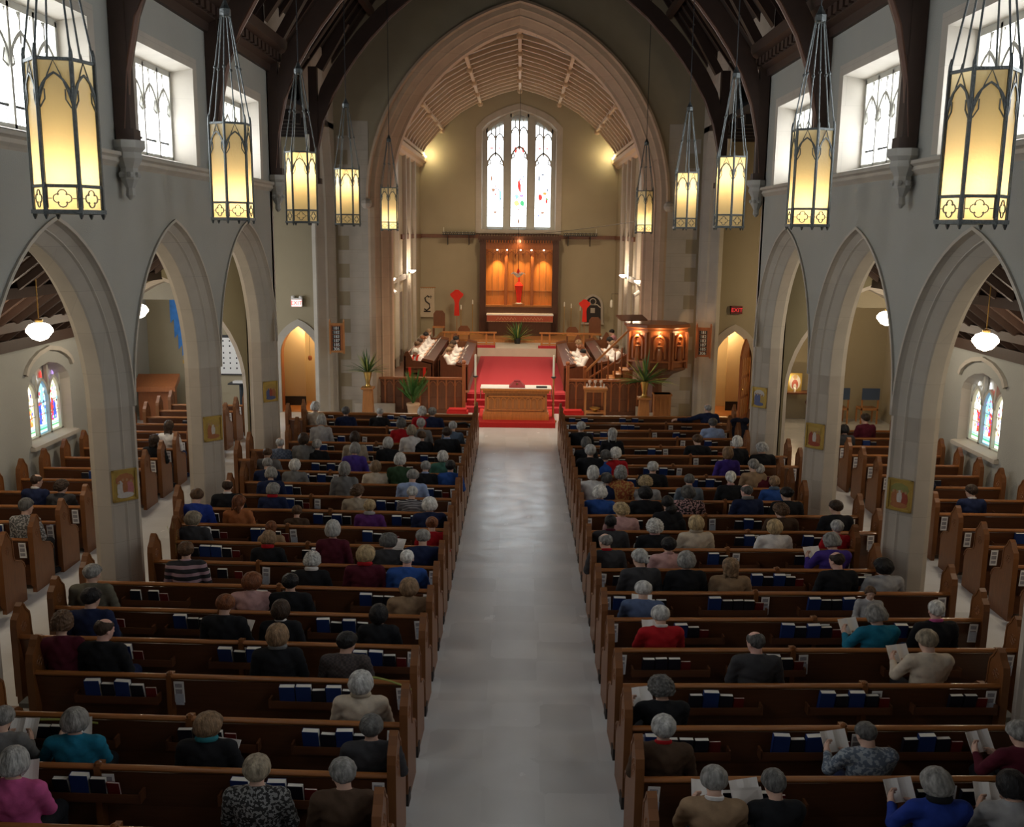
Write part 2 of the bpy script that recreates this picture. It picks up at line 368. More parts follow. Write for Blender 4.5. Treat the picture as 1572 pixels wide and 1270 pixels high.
# piers: each a thing of its own
def pier_mesh():
    half = [(.0, 0), (.04, 0), (.055, .045), (.13, .125), (.145, .125), (.16, .16), (.275, .275), (.29, .30), (.29, .50), (.20, .60), (0, .60)]
    plan = [(y, x) for y, x in half] + [(-y, x) for y, x in half[::-1][1:-1]]
    mb = MB(); n = len(plan)
    lv = [(0, .07), (.22, .07), (.30, .0), (ZSP, .0)]
    mb.loft([[((x + (x - .30) * g / .30), (y * (1 + g / .29)), z) for y, x in plan] for z, g in lv])
    return mb
BAY = 4.15; pm = pier_mesh(); names = {13.9: 'third', 18.05: 'second', 22.35: 'first', 9.85: 'fourth'}
for side, nm in ((-1, 'left'), (1, 'right')):
    mb = MB(); mb.v = [(side * (XW + x), y, z) for x, y, z in pm.v]; mb.f = pm.f; mb.mi = pm.mi
    first = None
    for y in PIERS[2:]:
        lab = 'chamfered pale stone pier of the %s arcade, %s from the chancel end' % (nm, names.get(y, 'nearest the camera, fifth'))
        if first is None: first = ob('stone_pier', mb, 'stone', label=lab, cat='pier', group='arcade piers', loc=(0, y, 0))
        else: inst(first, loc=(0, y, 0), label=lab)
    pbk = MB()
    for y in PIERS[:2]: pbk.box(*sorted((side * XW, side * (XW + .9))), y - .29, y + .29, 0, ZSP)
    struct('trim_back_' + nm, pbk, 'stone')

# ---- window tracery helpers
def flat_ring(mb, outer, inner, t, T):
    """bar of thickness t between two matching 2-D polylines, mapped by T(u, v, w)"""
    n = len(outer); vs = []
    for w_ in (0, t):
        vs += [T(u, v, w_) for u, v in outer] + [T(u, v, w_) for u, v in inner]
    fs = []
    for i in range(n - 1):
        fs += [(i, i + 1, n + i + 1, n + i), (2 * n + i, 3 * n + i, 3 * n + i + 1, 2 * n + i + 1), (i, 2 * n + i, 2 * n + i + 1, i + 1), (n + i, n + i + 1, 3 * n + i + 1, 3 * n + i)]
    mb.add(vs, fs)
def strip(mb, pts, w_, t, T):
    """a bar of width w_ following a 2-D polyline"""
    P = [np.array(p, float) for p in pts]; o, n_ = [], []
    for i, p in enumerate(P):
        d = P[min(i + 1, len(P) - 1)] - P[max(i - 1, 0)]; d /= np.linalg.norm(d) + 1e-9; q = np.array((-d[1], d[0]))
        o.append(tuple(p + q * w_ / 2)); n_.append(tuple(p - q * w_ / 2))
    flat_ring(mb, o, n_, t, T)
def lancet(mb, u0, u1, v0, vs_, w_, t, T, cusp=True, Rf=.9):
    a = (u1 - u0) / 2; c = (u0 + u1) / 2; Rr = Rf * (u1 - u0)
    p = [(c + u, v) for u, v in arc_pts(a, Rr, 0, vs_, 6)]
    strip(mb, p, w_, t, T)
    if cusp:
        h = arc_h(a, Rr, 0)
        for s in (-1, 1):
            strip(mb, [(c + s * a * .98, vs_ + h * .10), (c + s * a * .55, vs_ + h * .22), (c + s * a * .72, vs_ + h * .52)], w_ * .7, t * .8, T)
    return vs_ + arc_h(a, Rr, 0)
wn = 0
for side, nm in ((-1, 'left'), (1, 'right')):
    for i in range(6):
        wn += 1; yc = (PIERS[i] + PIERS[i + 1]) / 2; xp = side * (XW + .48); y0, y1 = -1.22, 1.22; z0, z1 = 6.76, 8.2
        root = empty('window_%d' % wn, (xp, yc, 0), kind='structure')
        pn = MB(); pn.quad((0, y0, z0), (0, y1, z0), (0, y1, z1), (0, y0, z1)); ob('pane', pn, 'pane' if i else 'pane_slit', root)
        if i < 2: continue
        T = lambda u, v, w_: (-side * (.02 + w_), u, v)
        tr = MB(); lw = (y1 - y0) / 4
        for k in range(5): strip(tr, [(y0 + k * lw, z0), (y0 + k * lw, z1)], .055 if k % 4 else .10, .09, T)
        strip(tr, [(y0, z1 - .02), (y1, z1 - .02)], .09, .09, T); strip(tr, [(y0, z0 + .02), (y1, z0 + .02)], .08, .09, T)
        for k in range(4): lancet(tr, y0 + k * lw, y0 + (k + 1) * lw, z0, z0 + .66, .05, .08, T)
        for k in range(4):
            u = y0 + (k + .5) * lw; strip(tr, [(u, z0 + 1.02), (u, z1)], .04, .07, T)
            for s in (-.5, .0): lancet(tr, u + s * lw, u + (s + .5) * lw, z0, z1 - .20, .03, .06, T, False)
        ob('tracery', tr, 'tracery', root)
        ld = MB()
        for k in range(1, 6): strip(ld, [(y0, z0 + k * .12), (y1, z0 + k * .12)], .006, .01, T)
        strip(ld, [(y0, z0 + .28), (y1, z0 + .28)], .03, .03, T)
        ob('leading', ld, 'black', root)
# ---- west wall with an added fill-light window (unseen, behind the camera), floor, outer walls
fl = MB(); fl.box(-13, 13, -7, 30.4, -.2, 0); struct('floor', fl, 'floor')
ww = MB(); ww.box(-13, 13, -7.2, -7.0, 0, 17); struct('wall_west', ww, 'plaster')
wn += 1; root = empty('window_%d' % wn, (0, -6.95, 0), kind='structure'); pn = MB(); pn.quad((-2.4, 0, 7.5), (2.4, 0, 7.5), (2.4, 0, 12.0), (-2.4, 0, 12.0)); ob('pane', pn, emit('pane_west_fill', (.92, .96, 1), .45), root)
XO = 9.7; WY = 20.05; WA = .92
for side, nm in ((-1, 'left'), (1, 'right')):
    w_ = MB(); x = side * XO
    pts = [(WA, 2.42), (.84, 2.56), (.66, 2.69), (.40, 2.80), (0, 2.87), (-.40, 2.80), (-.66, 2.69), (-.84, 2.56), (-WA, 2.42)]
    ya, yb = WY - WA, WY + WA
    for q in ((-7, ya, 0, 4.0), (yb, 22.2, 0, 4.0), (ya, yb, 0, 1.28)):
        w_.quad((x, q[0], q[2]), (x, q[1], q[2]), (x, q[1], q[3]), (x, q[0], q[3]))
    for (u1, v1), (u2, v2) in zip(pts[:-1], pts[1:]):
        w_.quad((x, WY + u1, v1), (x, WY + u2, v2), (x, WY + u2, 4.0), (x, WY + u1, 4.0))
    struct('wall_outer_' + nm, w_, 'plaster')
    rv = MB(); xb = side * (XO + .26)
    path = [(WA, 1.28)] + pts + [(-WA, 1.28)]
    rv.loft([[(x, WY + u, v) for u, v in path], [(xb, WY + u * .86, v if v < 2.4 else v - .06) for u, v in path]], False, False)
    rv.quad((x - side * .10, WY - WA - .08, 1.26), (x - side * .10, WY + WA + .08, 1.26), (xb, WY + WA, 1.34), (xb, WY - WA, 1.34))
    rv.box(*sorted((x, x - side * .10)), WY - WA - .08, WY + WA + .08, 1.18, 1.26)
    T = lambda u, v, w2: (x - side * w2, WY + u, v)
    hood = [(u * 1.10, v + .30) for u, v in pts]; strip(rv, hood, .09, .07, T)
    struct('trim_outer_window_' + nm, rv, 'stone_pale')
    wn += 1; root = empty('window_%d' % wn, (side * (XO + .24), WY, 0), kind='structure')
    T = lambda u, v, w2: (-side * (.01 + w2), u, v)
    bg = MB(); bg.quad((0.02 * side, -WA, 1.28), (.02 * side, WA, 1.28), (.02 * side, WA, 2.9), (.02 * side, -WA, 2.9)); ob('stone_panel', bg, 'tracery', root)
    tr = MB(); g = {}
    def poly(nmx, pts2, w2=0.0):
        mbx = g.setdefault(nmx, MB()); mbx.add([T(u, v, w2) for u, v in pts2], [tuple(range(len(pts2)))])
    lw = .50; mirror = side
    for k, uc in enumerate((-.52, .0, .52)):
        pts2 = [(uc + a_, v_) for a_, v_ in arc_pts(lw / 2 - .03, .40, 0, 2.15, 5)]
        poly('g_sky' if k == 1 else 'g_cream', [(uc - lw / 2 + .03, 1.36)] + [(uc + lw / 2 - .03, 1.36)] + pts2, .0)
        rnd = random.Random(k + (0 if side < 0 else 5))
        cols = [('g_blue', 'g_orange', 'g_violet'), ('g_blue', 'g_cream', 'g_dark'), ('g_red', 'g_blue', 'g_green')][k] if side < 0 else [('g_blue', 'g_white', 'g_green'), ('g_red', 'g_cream', 'g_blue'), ('g_red', 'g_cream', 'g_violet')][k]
        # ground panes, figure, canopy, scattered lights
        for q in range(4): poly(('g_mint', 'g_green', 'g_sky', 'g_mint')[q], [(uc - .21, 1.38 + q * .045), (uc + .21, 1.38 + q * .045), (uc + .21, 1.415 + q * .045), (uc - .21, 1.415 + q * .045)], .004)
        poly(cols[0], [(uc - .15, 1.56), (uc + .02, 1.54), (uc + .06, 1.95), (uc - .03, 2.06), (uc - .13, 1.95)], .006)
        poly(cols[1], [(uc + .0, 1.56), (uc + .15, 1.57), (uc + .12, 1.9), (uc + .03, 1.98)], .008)
        poly('g_cream', [(uc - .04 + .05 * math.cos(t), 2.09 + .06 * math.sin(t)) for t in np.linspace(0, 2 * PI, 8)[:-1]], .010)
        poly(cols[2], [(uc - .21, 1.9), (uc - .14, 1.86), (uc - .10, 2.2), (uc - .2, 2.16)], .007)
        for q in range(46):
            u = uc + rnd.uniform(-.2, .17); v = rnd.uniform(1.58, 2.26); s_ = rnd.uniform(.02, .05)
            poly(rnd.choice(['g_red', 'g_blue', 'g_gold', 'g_green', 'g_violet', 'g_dark', 'g_brown', 'g_sky', 'g_white']), [(u, v), (u + s_, v + rnd.uniform(-.02, .02)), (u + s_, v + s_ * 1.6), (u, v + s_ * 1.2)], .009 + q * .0003)
        strip(tr, [(uc - lw / 2, 1.30), (uc - lw / 2, 2.8)], .07, .07, T); strip(tr, pts2, .06, .07, T)
        for s_ in (-.11, .11):
            poly(rnd.choice(['g_red', 'g_violet', 'g_white']), [(uc + s_ - .05, 2.48), (uc + s_, 2.40), (uc + s_ + .05, 2.48), (uc + s_ + .03, 2.64), (uc + s_, 2.68), (uc + s_ - .03, 2.62)], .0)
    strip(tr, [(.77, 1.30), (.77, 2.8)], .07, .07, T); strip(tr, [(-.8, 1.30), (.8, 1.30)], .1, .07, T)
    for v in (1.75, 2.0): strip(tr, [(-.78, v), (.78, v)], .012, .02, T)
    ob('tracery', tr, 'tracery', root)
    keys = list(g); allm = MB()
    for j, key in enumerate(keys):
        allm.cur = j; allm.add(g[key].v, g[key].f)
    ob('stained_glass', allm, keys, root)
for y0_, y1_ in ((23.6, 24.8), (26.0, 27.2)):
    wn += 1; root = empty('window_%d' % wn, (-11.36, 0, 0), kind='structure'); pn = MB(); pn.quad((0, y0_, 1.8), (0, y1_, 1.8), (0, y1_, 4.6), (0, y0_, 4.6)); ob('pane', pn, 'pane', root)
    q = MB(); q.box(0, .08, y0_ - .1, y0_, 1.7, 4.7); q.box(0, .08, y1_, y1_ + .1, 1.7, 4.7); q.box(0, .08, y0_, y1_, 4.6, 4.7); q.box(0, .12, y0_ - .1, y1_ + .1, 1.7, 1.8); q.box(0, .05, (y0_ + y1_) / 2 - .03, (y0_ + y1_) / 2 + .03, 1.8, 4.6); ob('stone_frame', q, 'tracery', root)

# ---- aisle lean-to roofs
for side, nm in ((-1, 'left'), (1, 'right')):
    rf = MB(); x0, z0_, x1, z1_ = 6.3, 6.0, 9.9, 3.38
    rf.loft([[(side * x0, y, z0_), (side * x1, y, z1_), (side * x1, y, z1_ + .1), (side * x0, y, z0_ + .1)] for y in (-7, 22.6)])
    struct('ceiling_aisle_' + nm, rf, 'aisle_board')
    bm_ = MB(); sl = (z1_ - z0_) / (x1 - x0)
    y = 8.0
    while y < 22.4:
        bm_.bar((side * x0, y, z0_ - .05), (side * x1, y, z1_ - .05), .09, .14); y += .60
    for xx in (7.0, 8.0, 9.0): bm_.box(*sorted((side * xx, side * (xx + .14))), 6, 22.5, z0_ + sl * (xx - x0) - .27, z0_ + sl * (xx - x0) - .10)
    bm_.box(*sorted((side * 9.5, side * 9.68)), 6, 22.5, 3.30, 3.52)
    struct('trim_aisle_rafters_' + nm, bm_, 'roof_wood')

# ---- main roof
rf = MB(); sl = 1.36
for s in (-1, 1): rf.quad((s * 6.6, -7, 9.1), (s * 6.6, 30.5, 9.1), (0, 30.5, 9.1 + 6.6 * sl), (0, -7, 9.1 + 6.6 * sl))
struct('ceiling', rf, 'roof_board')
for side, nm in ((-1, 'left'), (1, 'right')):
    cn = MB(); pr = [(5.7, 9.02), (5.42, 9.02), (5.40, 9.16), (5.28, 9.22), (5.28, 9.42), (5.12, 9.5), (5.10, 9.7), (5.7, 9.72)]
    cn.prism([(side * a, b) for a, b in pr], 0, 22.6, 'y')
    for k in range(75): cn.box(*sorted((side * 5.2, side * 5.30)), .1 + k * .3, .28 + k * .3, 9.24, 9.40)
    struct('trim_cornice_' + nm, cn, 'roof_wood')
    pl = MB()
    for xx in (4.4, 3.2, 2.0, .9):
        z = 9.1 + (6.6 - xx) * sl - .14; pl.box(*sorted((side * xx, side * (xx - .16))), 0, 30, z - .2, z)
    y = 4.0
    while y < 30: pl.bar((side * 6.4, y, 9.1 + .2 * sl - .07), (side * .05, y, 9.1 + 6.5 * sl - .07), .08, .12); y += .7
    struct('trim_rafters_' + nm, pl, 'roof_wood')
def truss():
    r = empty('roof_truss')
    for s in (-1, 1):
        p = MB(); p.box(*sorted((s * 5.49, s * 5.27)), -.10, .10, 6.95, 9.8); p.box(*sorted((s * 5.47, s * 5.22)), -.12, .12, 6.83, 6.97); ob('wall_post', p, 'roof_wood', r)
        # curved brace, moulded inner edge
        c = [(5.36, 6.9), (5.28, 7.75), (5.12, 8.45), (4.86, 9.1), (4.56, 9.6), (4.28, 10.0), (3.88, 10.5), (3.3, 11.1), (2.5, 11.75), (1.5, 12.3), (0.0, 12.7)]
        b = MB(); b.loft([[(s * x, -.09, z), (s * x, .09, z), (s * (x + .34 * min(1, (z - 6.3) / 3)), .09, z + .16), (s * (x + .34 * min(1, (z - 6.3) / 3)), -.09, z + .16)] for x, z in c]); ob('arched_brace', b, 'roof_wood', r)
        e = MB(); e.tube([(s * x, -.06, z - .02) for x, z in c], .045, 6); ob('brace_moulding', e, 'roof_mould', r)
        q = MB(); q.bar((s * 6.2, 0, 9.4), (s * .1, 0, 9.4 + 6.1 * sl), .24, .34); ob('principal_rafter', q, 'roof_wood', r)
        k = MB(); k.bar((s * 5.2, 0, 9.75), (s * 4.5, 0, 10.9), .2, .2); ob('strut', k, 'roof_wood', r)
    cb = MB(); cb.box(-3.2, 3.2, -.12, .12, 13.0, 13.3); ob('collar_beam', cb, 'roof_wood', r)
    return r
tr0 = truss(); tnames = {5.7: 'nearest the camera', 9.85: 'second from the camera', 13.9: 'third from the camera', 18.05: 'fourth from the camera', 22.35: 'above the last arcade piers', 26.6: 'closest to the chancel arch'}
for i, (y, t_) in enumerate(tnames.items()):
    o = tr0 if i == 0 else inst(tr0)
    o.location = (0, y, 0); tag(o, 'dark arched timber roof truss, ' + t_, 'roof truss', 'roof trusses')
# corbels
cbm = MB(); cbm.lathe([(.02, 6.02), (.07, 6.08), (.06, 6.18), (.13, 6.30), (.12, 6.45), (.20, 6.58), (.18, 6.66), (.24, 6.72), (.24, 6.82)], 8)
for k in range(6): cbm.ball((.12 * math.cos(k), .12 * math.sin(k), 6.36), .05, 6, 4)
cbm.v = [(min(x, .135), y, z) for x, y, z in cbm.v]
c0 = None
for side, nm in ((-1, 'left'), (1, 'right')):
    for y, od in ((5.7, 'fifth'), (9.85, 'fourth'), (13.9, 'third'), (18.05, 'second'), (22.35, 'nearest')):
        lab = 'carved stone corbel under a roof post on the %s wall, %s from the chancel' % (nm, od)
        if c0 is None: c0 = ob('carved_corbel', cbm, 'stone_grey', label=lab, cat='corbel', group='carved corbels', loc=(side * (XW - .14), y, 0), rotz=PI); o = c0
        else: o = inst(c0, loc=(side * (XW - .14), y, 0), label=lab, rotz=PI if side < 0 else 0)

# ================================================================ CROSSING AND CHANCEL ARCH
YA = 30.0
TP = [(.50, 0), (.46, 0), (.44, .04), (.25, .20), (.22, .20), (.20, .26), (.02, .46), (0, .5), (.06, .62)]
for side, nm in ((-1, 'left'), (1, 'right')):
    a = 3.25; yc = 26.15; Rr = 6.2; zs = 5.7
    mb = MB(); sweep_arch(mb, side, yc, a, Rr, zs, TP, XW, 0.0, 16)
    struct('trim_transept_arch_' + nm, mb, 'stone_pale')
    wl = MB(); cur = arc_pts(a, Rr, .5, zs, 16)
    for (y1, z1), (y2, z2) in zip(cur[:-1], cur[1:]):
        x = side * XW; wl.quad((x, yc + y1, min(z1, 12)), (x, yc + y2, min(z2, 12)), (x, yc + y2, 12), (x, yc + y1, 12))
    wl.quad((side * XW, 22.2, 9.0), (side * XW, yc - a - .5, 9.0), (side * XW, yc - a - .5, 12), (side * XW, 22.2, 12)); wl.quad((side * XW, 22.2, ZSP + .01), (side * XW, yc - a - .5, ZSP + .01), (side * XW, yc - a - .5, 9), (side * XW, 22.2, 9))
    wl.quad((side * XW, yc + a + .5, 0), (side * XW, YA, 0), (side * XW, YA, 12), (side * XW, yc + a + .5, 12))
    struct('wall_crossing_' + nm, wl, 'stone')
    # transverse arch across the aisle, wall above it
    tm = MB(); a2 = 1.72; xc = side * 8.0; pts = arc_pts(a2, 2.6, 0, 2.0, 10); path = [(a2, 0)] + pts + [(-a2, 0)]
    tm.loft([[(xc + u, y, v) for u, v in [(p[0] * (1 + g / a2), p[1] + (g if p[1] > 2.0 else 0)) for p in path]] for y, g in ((22.15, .10), (22.25, 0), (22.6, 0), (22.7, .10))], False, False)
    struct('trim_aisle_arch_' + nm, tm, 'stone')
    tw = MB()
    for yy in (22.15, 22.7):
        pp = [(u * (1 + .10 / a2), v + (.10 if v > 2.0 else 0)) for u, v in path]
        for (u1, v1), (u2, v2) in zip(pp[:-1], pp[1:]):
            if abs(u1 - u2) > 1e-6: tw.quad((xc + u1, yy, v1), (xc + u2, yy, v2), (xc + u2, yy, 6.2), (xc + u1, yy, 6.2))
        for u1, u2 in ((-1.87, -1.82), (1.82, 1.87)): tw.quad((xc + u1, yy, 0), (xc + u2, yy, 0), (xc + u2, yy, 6.2), (xc + u1, yy, 6.2))
    struct('wall_aisle_arch_' + nm, tw, 'plaster_olive')
    # transept: outer wall, east wall with doorway, roof
    to = MB(); to.quad((side * 11.4, 22.6, 0), (side * 11.4, YA, 0), (side * 11.4, YA, 8.6), (side * 11.4, 22.6, 8.6)); to.quad((side * 9.7, 22.6, 0), (side * 11.4, 22.6, 0), (side * 11.4, 22.6, 8.6), (side * 9.7, 22.6, 8.6))
    to.quad((side * 6.1, 22.64, 4.0), (side * 11.4, 22.64, 4.0), (side * 11.4, 22.64, 8.6), (side * 6.1, 22.64, 8.6))
    struct('wall_transept_' + nm, to, 'plaster' if side < 0 else 'plaster_warm')
    dm = MB(); dc = side * 6.72; dh = .56; da = [(dc + u, v) for u, v in arc_pts(dh, 1.15, 0, 1.78, 8)]
    for (u1, v1), (u2, v2) in zip(da[:-1], da[1:]): dm.quad((u1, YA, v1), (u2, YA, v2), (u2, YA, 8.6), (u1, YA, 8.6))
    for u1, u2 in ((side * 5.5, dc - side * dh), (dc + side * dh, side * 11.4)): dm.quad((u1, YA, 0), (u2, YA, 0), (u2, YA, 8.6), (u1, YA, 8.6))
    struct('wall_transept_east_' + nm, dm, 'plaster_warm')
    sr = MB(); T = lambda u, v, w2: (u, YA - w2, v)
    ou = [(dc + side * (dh + .12), 0)] + [(dc + u * 1.22, v + .04) for u, v in arc_pts(dh, 1.15, 0, 1.78, 8)][:: (1 if side > 0 else 1)] + [(dc - side * (dh + .12), 0)]
    if side < 0: ou = [(dc + (dh + .12), 0)] + ou[1:-1] + [(dc - (dh + .12), 0)]
    strip(sr, ou, .22, .05, T); struct('trim_doorway_' + nm, sr, 'stone_pale')
    q = MB()
    jam = [(dc + dh, 0)] + da + [(dc - dh, 0)]
    q.loft([[(u, YA, v) for u, v in jam], [(u, YA + .35, v) for u, v in jam]], False, False); struct('trim_door_jamb_' + nm, q, 'wood_red')
    # lobby behind the doorway
    lb = MB(); lb.box(*sorted((side * 6.0, side * 8.2)), YA + 2.0, YA + 2.1, -.2, 3.2); lb.box(*sorted((side * 8.2, side * 8.3)), YA + .3, YA + 2.0, -.2, 3.2); lb.box(*sorted((side * 5.7, side * 5.8)), YA + .3, YA + 2.0, -.2, 3.2); lb.box(*sorted((side * 5.8, side * 8.2)), YA + .3, YA + 2.1, 3.2, 3.3)
    lb.box(*sorted((side * 6.8, side * 8.2)), YA + 1.2, YA + 1.3, -.2, 3.2)
    struct('wall_lobby_' + nm, lb, 'plaster_cream')
    lf = MB(); lf.box(*sorted((side * 5.8, side * 8.2)), YA, YA + 2.1, -.02, .01); struct('floor_lobby_' + nm, lf, 'wood_mid')
    bb = MB(); bb.box(*sorted((side * 6.8, side * 8.2)), YA + 1.16, YA + 1.2, .01, .3); struct('baseboard_lobby_' + nm, bb, 'black')
    lamp('lobby_lamp_' + nm, 'POINT', (side * 6.6, YA + .9, 2.7), 38, (1, .72, .40), .12)
    rt = MB(); rt.box(*sorted((side * 5.5, side * 11.5)), 22.6, YA + .1, 8.55, 8.7)
    for k in range(8): rt.box(*sorted((side * 5.6, side * 11.4)), 23.2 + k * .9, 23.35 + k * .9, 8.3, 8.56)
    struct('ceiling_transept_' + nm, rt, 'roof_board')
# chancel arch wall
CA, CR, CZ = 3.88, 5.25, 6.5
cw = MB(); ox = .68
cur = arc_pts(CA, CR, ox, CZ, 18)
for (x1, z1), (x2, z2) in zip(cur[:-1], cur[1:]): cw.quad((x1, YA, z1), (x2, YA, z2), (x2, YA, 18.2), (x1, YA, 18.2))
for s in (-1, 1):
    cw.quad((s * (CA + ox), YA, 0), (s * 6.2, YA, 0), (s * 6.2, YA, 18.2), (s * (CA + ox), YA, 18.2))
struct('wall_front', cw, 'plaster_shaded')  # plaster coloured darker all over, with the unlit gable's shade in it
cm = MB(); CP = [(.68, 0), (.68, -.12), (.61, -.14), (.57, -.03), (.44, 0), (.41, .06), (.30, .16), (.27, .16), (.24, .24), (.09, .40), (.08, .46), (0, .5), (0, .95), (.2, 1.1)]
rings = []
for o, d in CP:
    pts = arc_pts(CA, CR, o, CZ, 18); pts = [(CA + o, .0)] + pts + [(-CA - o, .0)] if o < .58 else pts
    if o >= .58: pts = [(pts[0][0], pts[0][1] - .01)] + pts + [(pts[-1][0], pts[-1][1] - .01)]
    rings.append([(x, YA + d, z) for x, z in pts])
cm.loft(rings[3:], False, False); cm.loft([r[1:-1] for r in rings[:4]], False, False)
for s in (-1, 1): cm.quad((s * (CA + .57), YA - .03, 0), (s * (CA + .68), YA, 0), (s * (CA + .68), YA, CZ), (s * (CA + .57), YA - .03, CZ))
struct('trim_chancel_arch', cm, 'stone_arch')
ls = MB()
for s in (-1, 1): ls.ball((s * (CA + .66), YA - .12, CZ - .08), .17, 8, 6)
struct('trim_label_stop', ls, 'stone')
for s, nm in ((-1, 'left'), (1, 'right')):      # ragged quoins each side of the arch
    q = MB()
    for k in range(21):
        w2 = .95 if k % 2 else .62
        q.box(*sorted((s * (CA + .6), s * (CA + .6 + w2))), YA - .012, YA, k * .42, k * .42 + .415)
    struct('trim_quoin_' + nm, q, 'stone')
    pb = MB(); pb.box(*sorted((s * 3.75, s * 5.0)), YA - .16, YA, 0, .32); struct('baseboard_pier_' + nm, pb, 'stone')
# ================================================================ CHANCEL
HX = 4.5; YE = 45.5; ZC = .5; ZS = .85
cf = MB(); cf.box(-HX, HX, 31.1, 40.4, -.1, ZC); struct('floor_choir', cf, 'wood_choir')
sf = MB(); sf.box(-HX, HX, 40.4, YE, -.1, ZS); struct('floor_sanctuary', sf, mat('marble', (.52, .47, .40), .5, .12, 3))
wd = MB(); wd.box(-3.6, 3.6, 42.6, YE, ZS, .97); struct('floor_altar_step', wd, 'wood_mid')
for s, nm in ((-1, 'left'), (1, 'right')):
    w_ = MB(); x = s * HX
    opens = [(32.0, 34.2, ZC, 3.6), (36.6, 38.4, ZC, 3.3)]; slits = [(35.2, 36.1, 6.1, 8.1), (40.6, 41.4, 6.1, 8.1)]
    def wallq(y0, y1, z0, z1): w_.quad((x, y0, z0), (x, y1, z0), (x, y1, z1), (x, y0, z1))
    ys = sorted({31.0, YE} | {v for o in opens + slits for v in o[:2]})
    for ya, yb in zip(ys[:-1], ys[1:]):
        cuts = [o for o in opens + slits if o[0] <= ya and yb <= o[1]]; z = 0
        for o in sorted(cuts, key=lambda q: q[2]): wallq(ya, yb, z, o[2]); z = o[3]
        wallq(ya, yb, z, 8.9)
    struct('wall_chancel_' + nm, w_, 'plaster_warm')
    rv = MB()
    for y0, y1, z0, z1 in opens + slits:
        xb = x + s * .5
        rv.loft([[(x, y0, z0), (x, y0, z1), (x, y1, z1), (x, y1, z0)], [(xb, y0, z0), (xb, y0, z1), (xb, y1, z1), (xb, y1, z0)]], True, False)
    for y0 in (34.5, 36.2, 38.8, 40.2, 42.2): rv.box(*sorted((x, x - s * .13)), y0, y0 + .28, .5, 8.6)
    rv.box(*sorted((x, x - s * .10)), 31.2, 39.6, 3.75, 3.95)
    struct('trim_chancel_' + nm, rv, 'stone')
    dk = MB()
    for y0, y1, z0, z1 in opens: dk.box(*sorted((x + s * .5, x + s * .6)), y0 - .1, y1 + .1, z0, z1)
    struct('trim_organ_screen_' + nm, dk, 'wood_choir')
    wn += 1; root = empty('window_%d' % wn, (x + s * .45, 0, 0), kind='structure')
    for y0, y1, z0, z1 in slits:
        p = MB(); p.quad((0, y0, z0), (0, y1, z0), (0, y1, z1), (0, y0, z1)); ob('pane', p, 'pane_slit', root)
    cn = MB(); cn.prism([(s * a, b) for a, b in [(HX, 8.45), (HX - .12, 8.5), (HX - .16, 8.62), (HX - .30, 8.68), (HX - .32, 8.82), (HX, 8.9)]], 31.0, YE, 'y')
    struct('trim_cornice_chancel_' + nm, cn, 'vault_rib')
    br = MB(); br.box(*sorted((x, x - s * .07)), 38.0, YE, 5.30, 5.48); struct('trim_rail_' + nm, br, 'wood_choir')
we = MB(); wa = 1.72; wh = [(1.72, 10.15), (1.35, 10.5), (.95, 10.73), (.5, 10.92), (0, 11.08), (-.5, 10.92), (-.95, 10.73), (-1.35, 10.5), (-1.72, 10.15)]
for (x1, z1), (x2, z2) in zip(wh[:-1], wh[1:]): we.quad((x1, YE, z1), (x2, YE, z2), (x2, YE, 12.2), (x1, YE, 12.2))
for a, b in ((-HX, -wa), (wa, HX)): we.quad((a, YE, 0), (b, YE, 0), (b, YE, 12.2), (a, YE, 12.2))
we.quad((-wa, YE, 0), (wa, YE, 0), (wa, YE, 5.7), (-wa, YE, 5.7))
struct('wall_east', we, 'plaster_warm')
er = MB(); path = [(wa, 5.7)] + wh + [(-wa, 5.7)]
er.loft([[(x, YE, z) for x, z in path], [(x * .93, YE + .4, z - (.12 if z > 6 else 0)) for x, z in path]], False, False)
T = lambda u, v, w2: (u, YE - w2, v)
strip(er, [(x * 1.06, z + (.08 if z > 6 else 0)) for x, z in path], .26, .05, T); er.box(-1.95, 1.95, YE - .12, YE + .4, 5.55, 5.72)
struct('trim_east_window', er, 'stone')
wn += 1; EW = empty('window_%d' % wn, (0, YE + .38, 0), kind='structure')
T = lambda u, v, w2: (u, -w2, v)
bg = MB(); bg.quad((-1.75, .06, 5.7), (1.75, .06, 5.7), (1.75, .06, 11.2), (-1.75, .06, 11.2)); ob('stone_panel', bg, 'tracery', EW)
tr = MB(); g = {}
def epoly(nmx, pts2, w2=0.0): g.setdefault(nmx, MB()).add([T(u, v, w2) for u, v in pts2], [tuple(range(len(pts2)))])
for uc, top, tip in ((-1.08, 10.05, 0), (0, 10.55, 0), (1.10, 10.05, 0)):
    h = .37; dz = .0 if uc == 0 else 0; s0 = 1 if uc < 0 else -1
    k = 0 if uc == 0 else s0 * .35
    epoly('pane_e', [(uc - h, 5.82), (uc + h, 5.82), (uc + h, top + (k if k > 0 else 0)), (uc - h, top + (-k if k < 0 else 0))], .0)
    for du in (-h - .03, h + .03): strip(tr, [(uc + du, 5.75), (uc + du, 10.95 if uc == 0 else 10.6)], .08, .1, T)
    sp = 8.55 if uc else 8.85
    lancet(tr, uc - h, uc + h, sp, sp + .0, .07, .09, T)
    strip(tr, [(uc, sp + .45), (uc, top + .3)], .06, .09, T)
    for q in (-1, 1):
        lancet(tr, uc + (q - 1) * h / 2, uc + (q + 1) * h / 2, sp + .3, sp + 1.15, .045, .08, T)
        strip(tr, [(uc + q * h / 2, sp + 1.4), (uc + q * h / 2, top + .35)], .04, .08, T)
    strip(tr, [(uc - h, 5.82), (uc + h, 5.82)], .05, .05, T)
    for z in (6.35, 6.7): strip(tr, [(uc - h, z), (uc + h, z)], .015, .02, T)
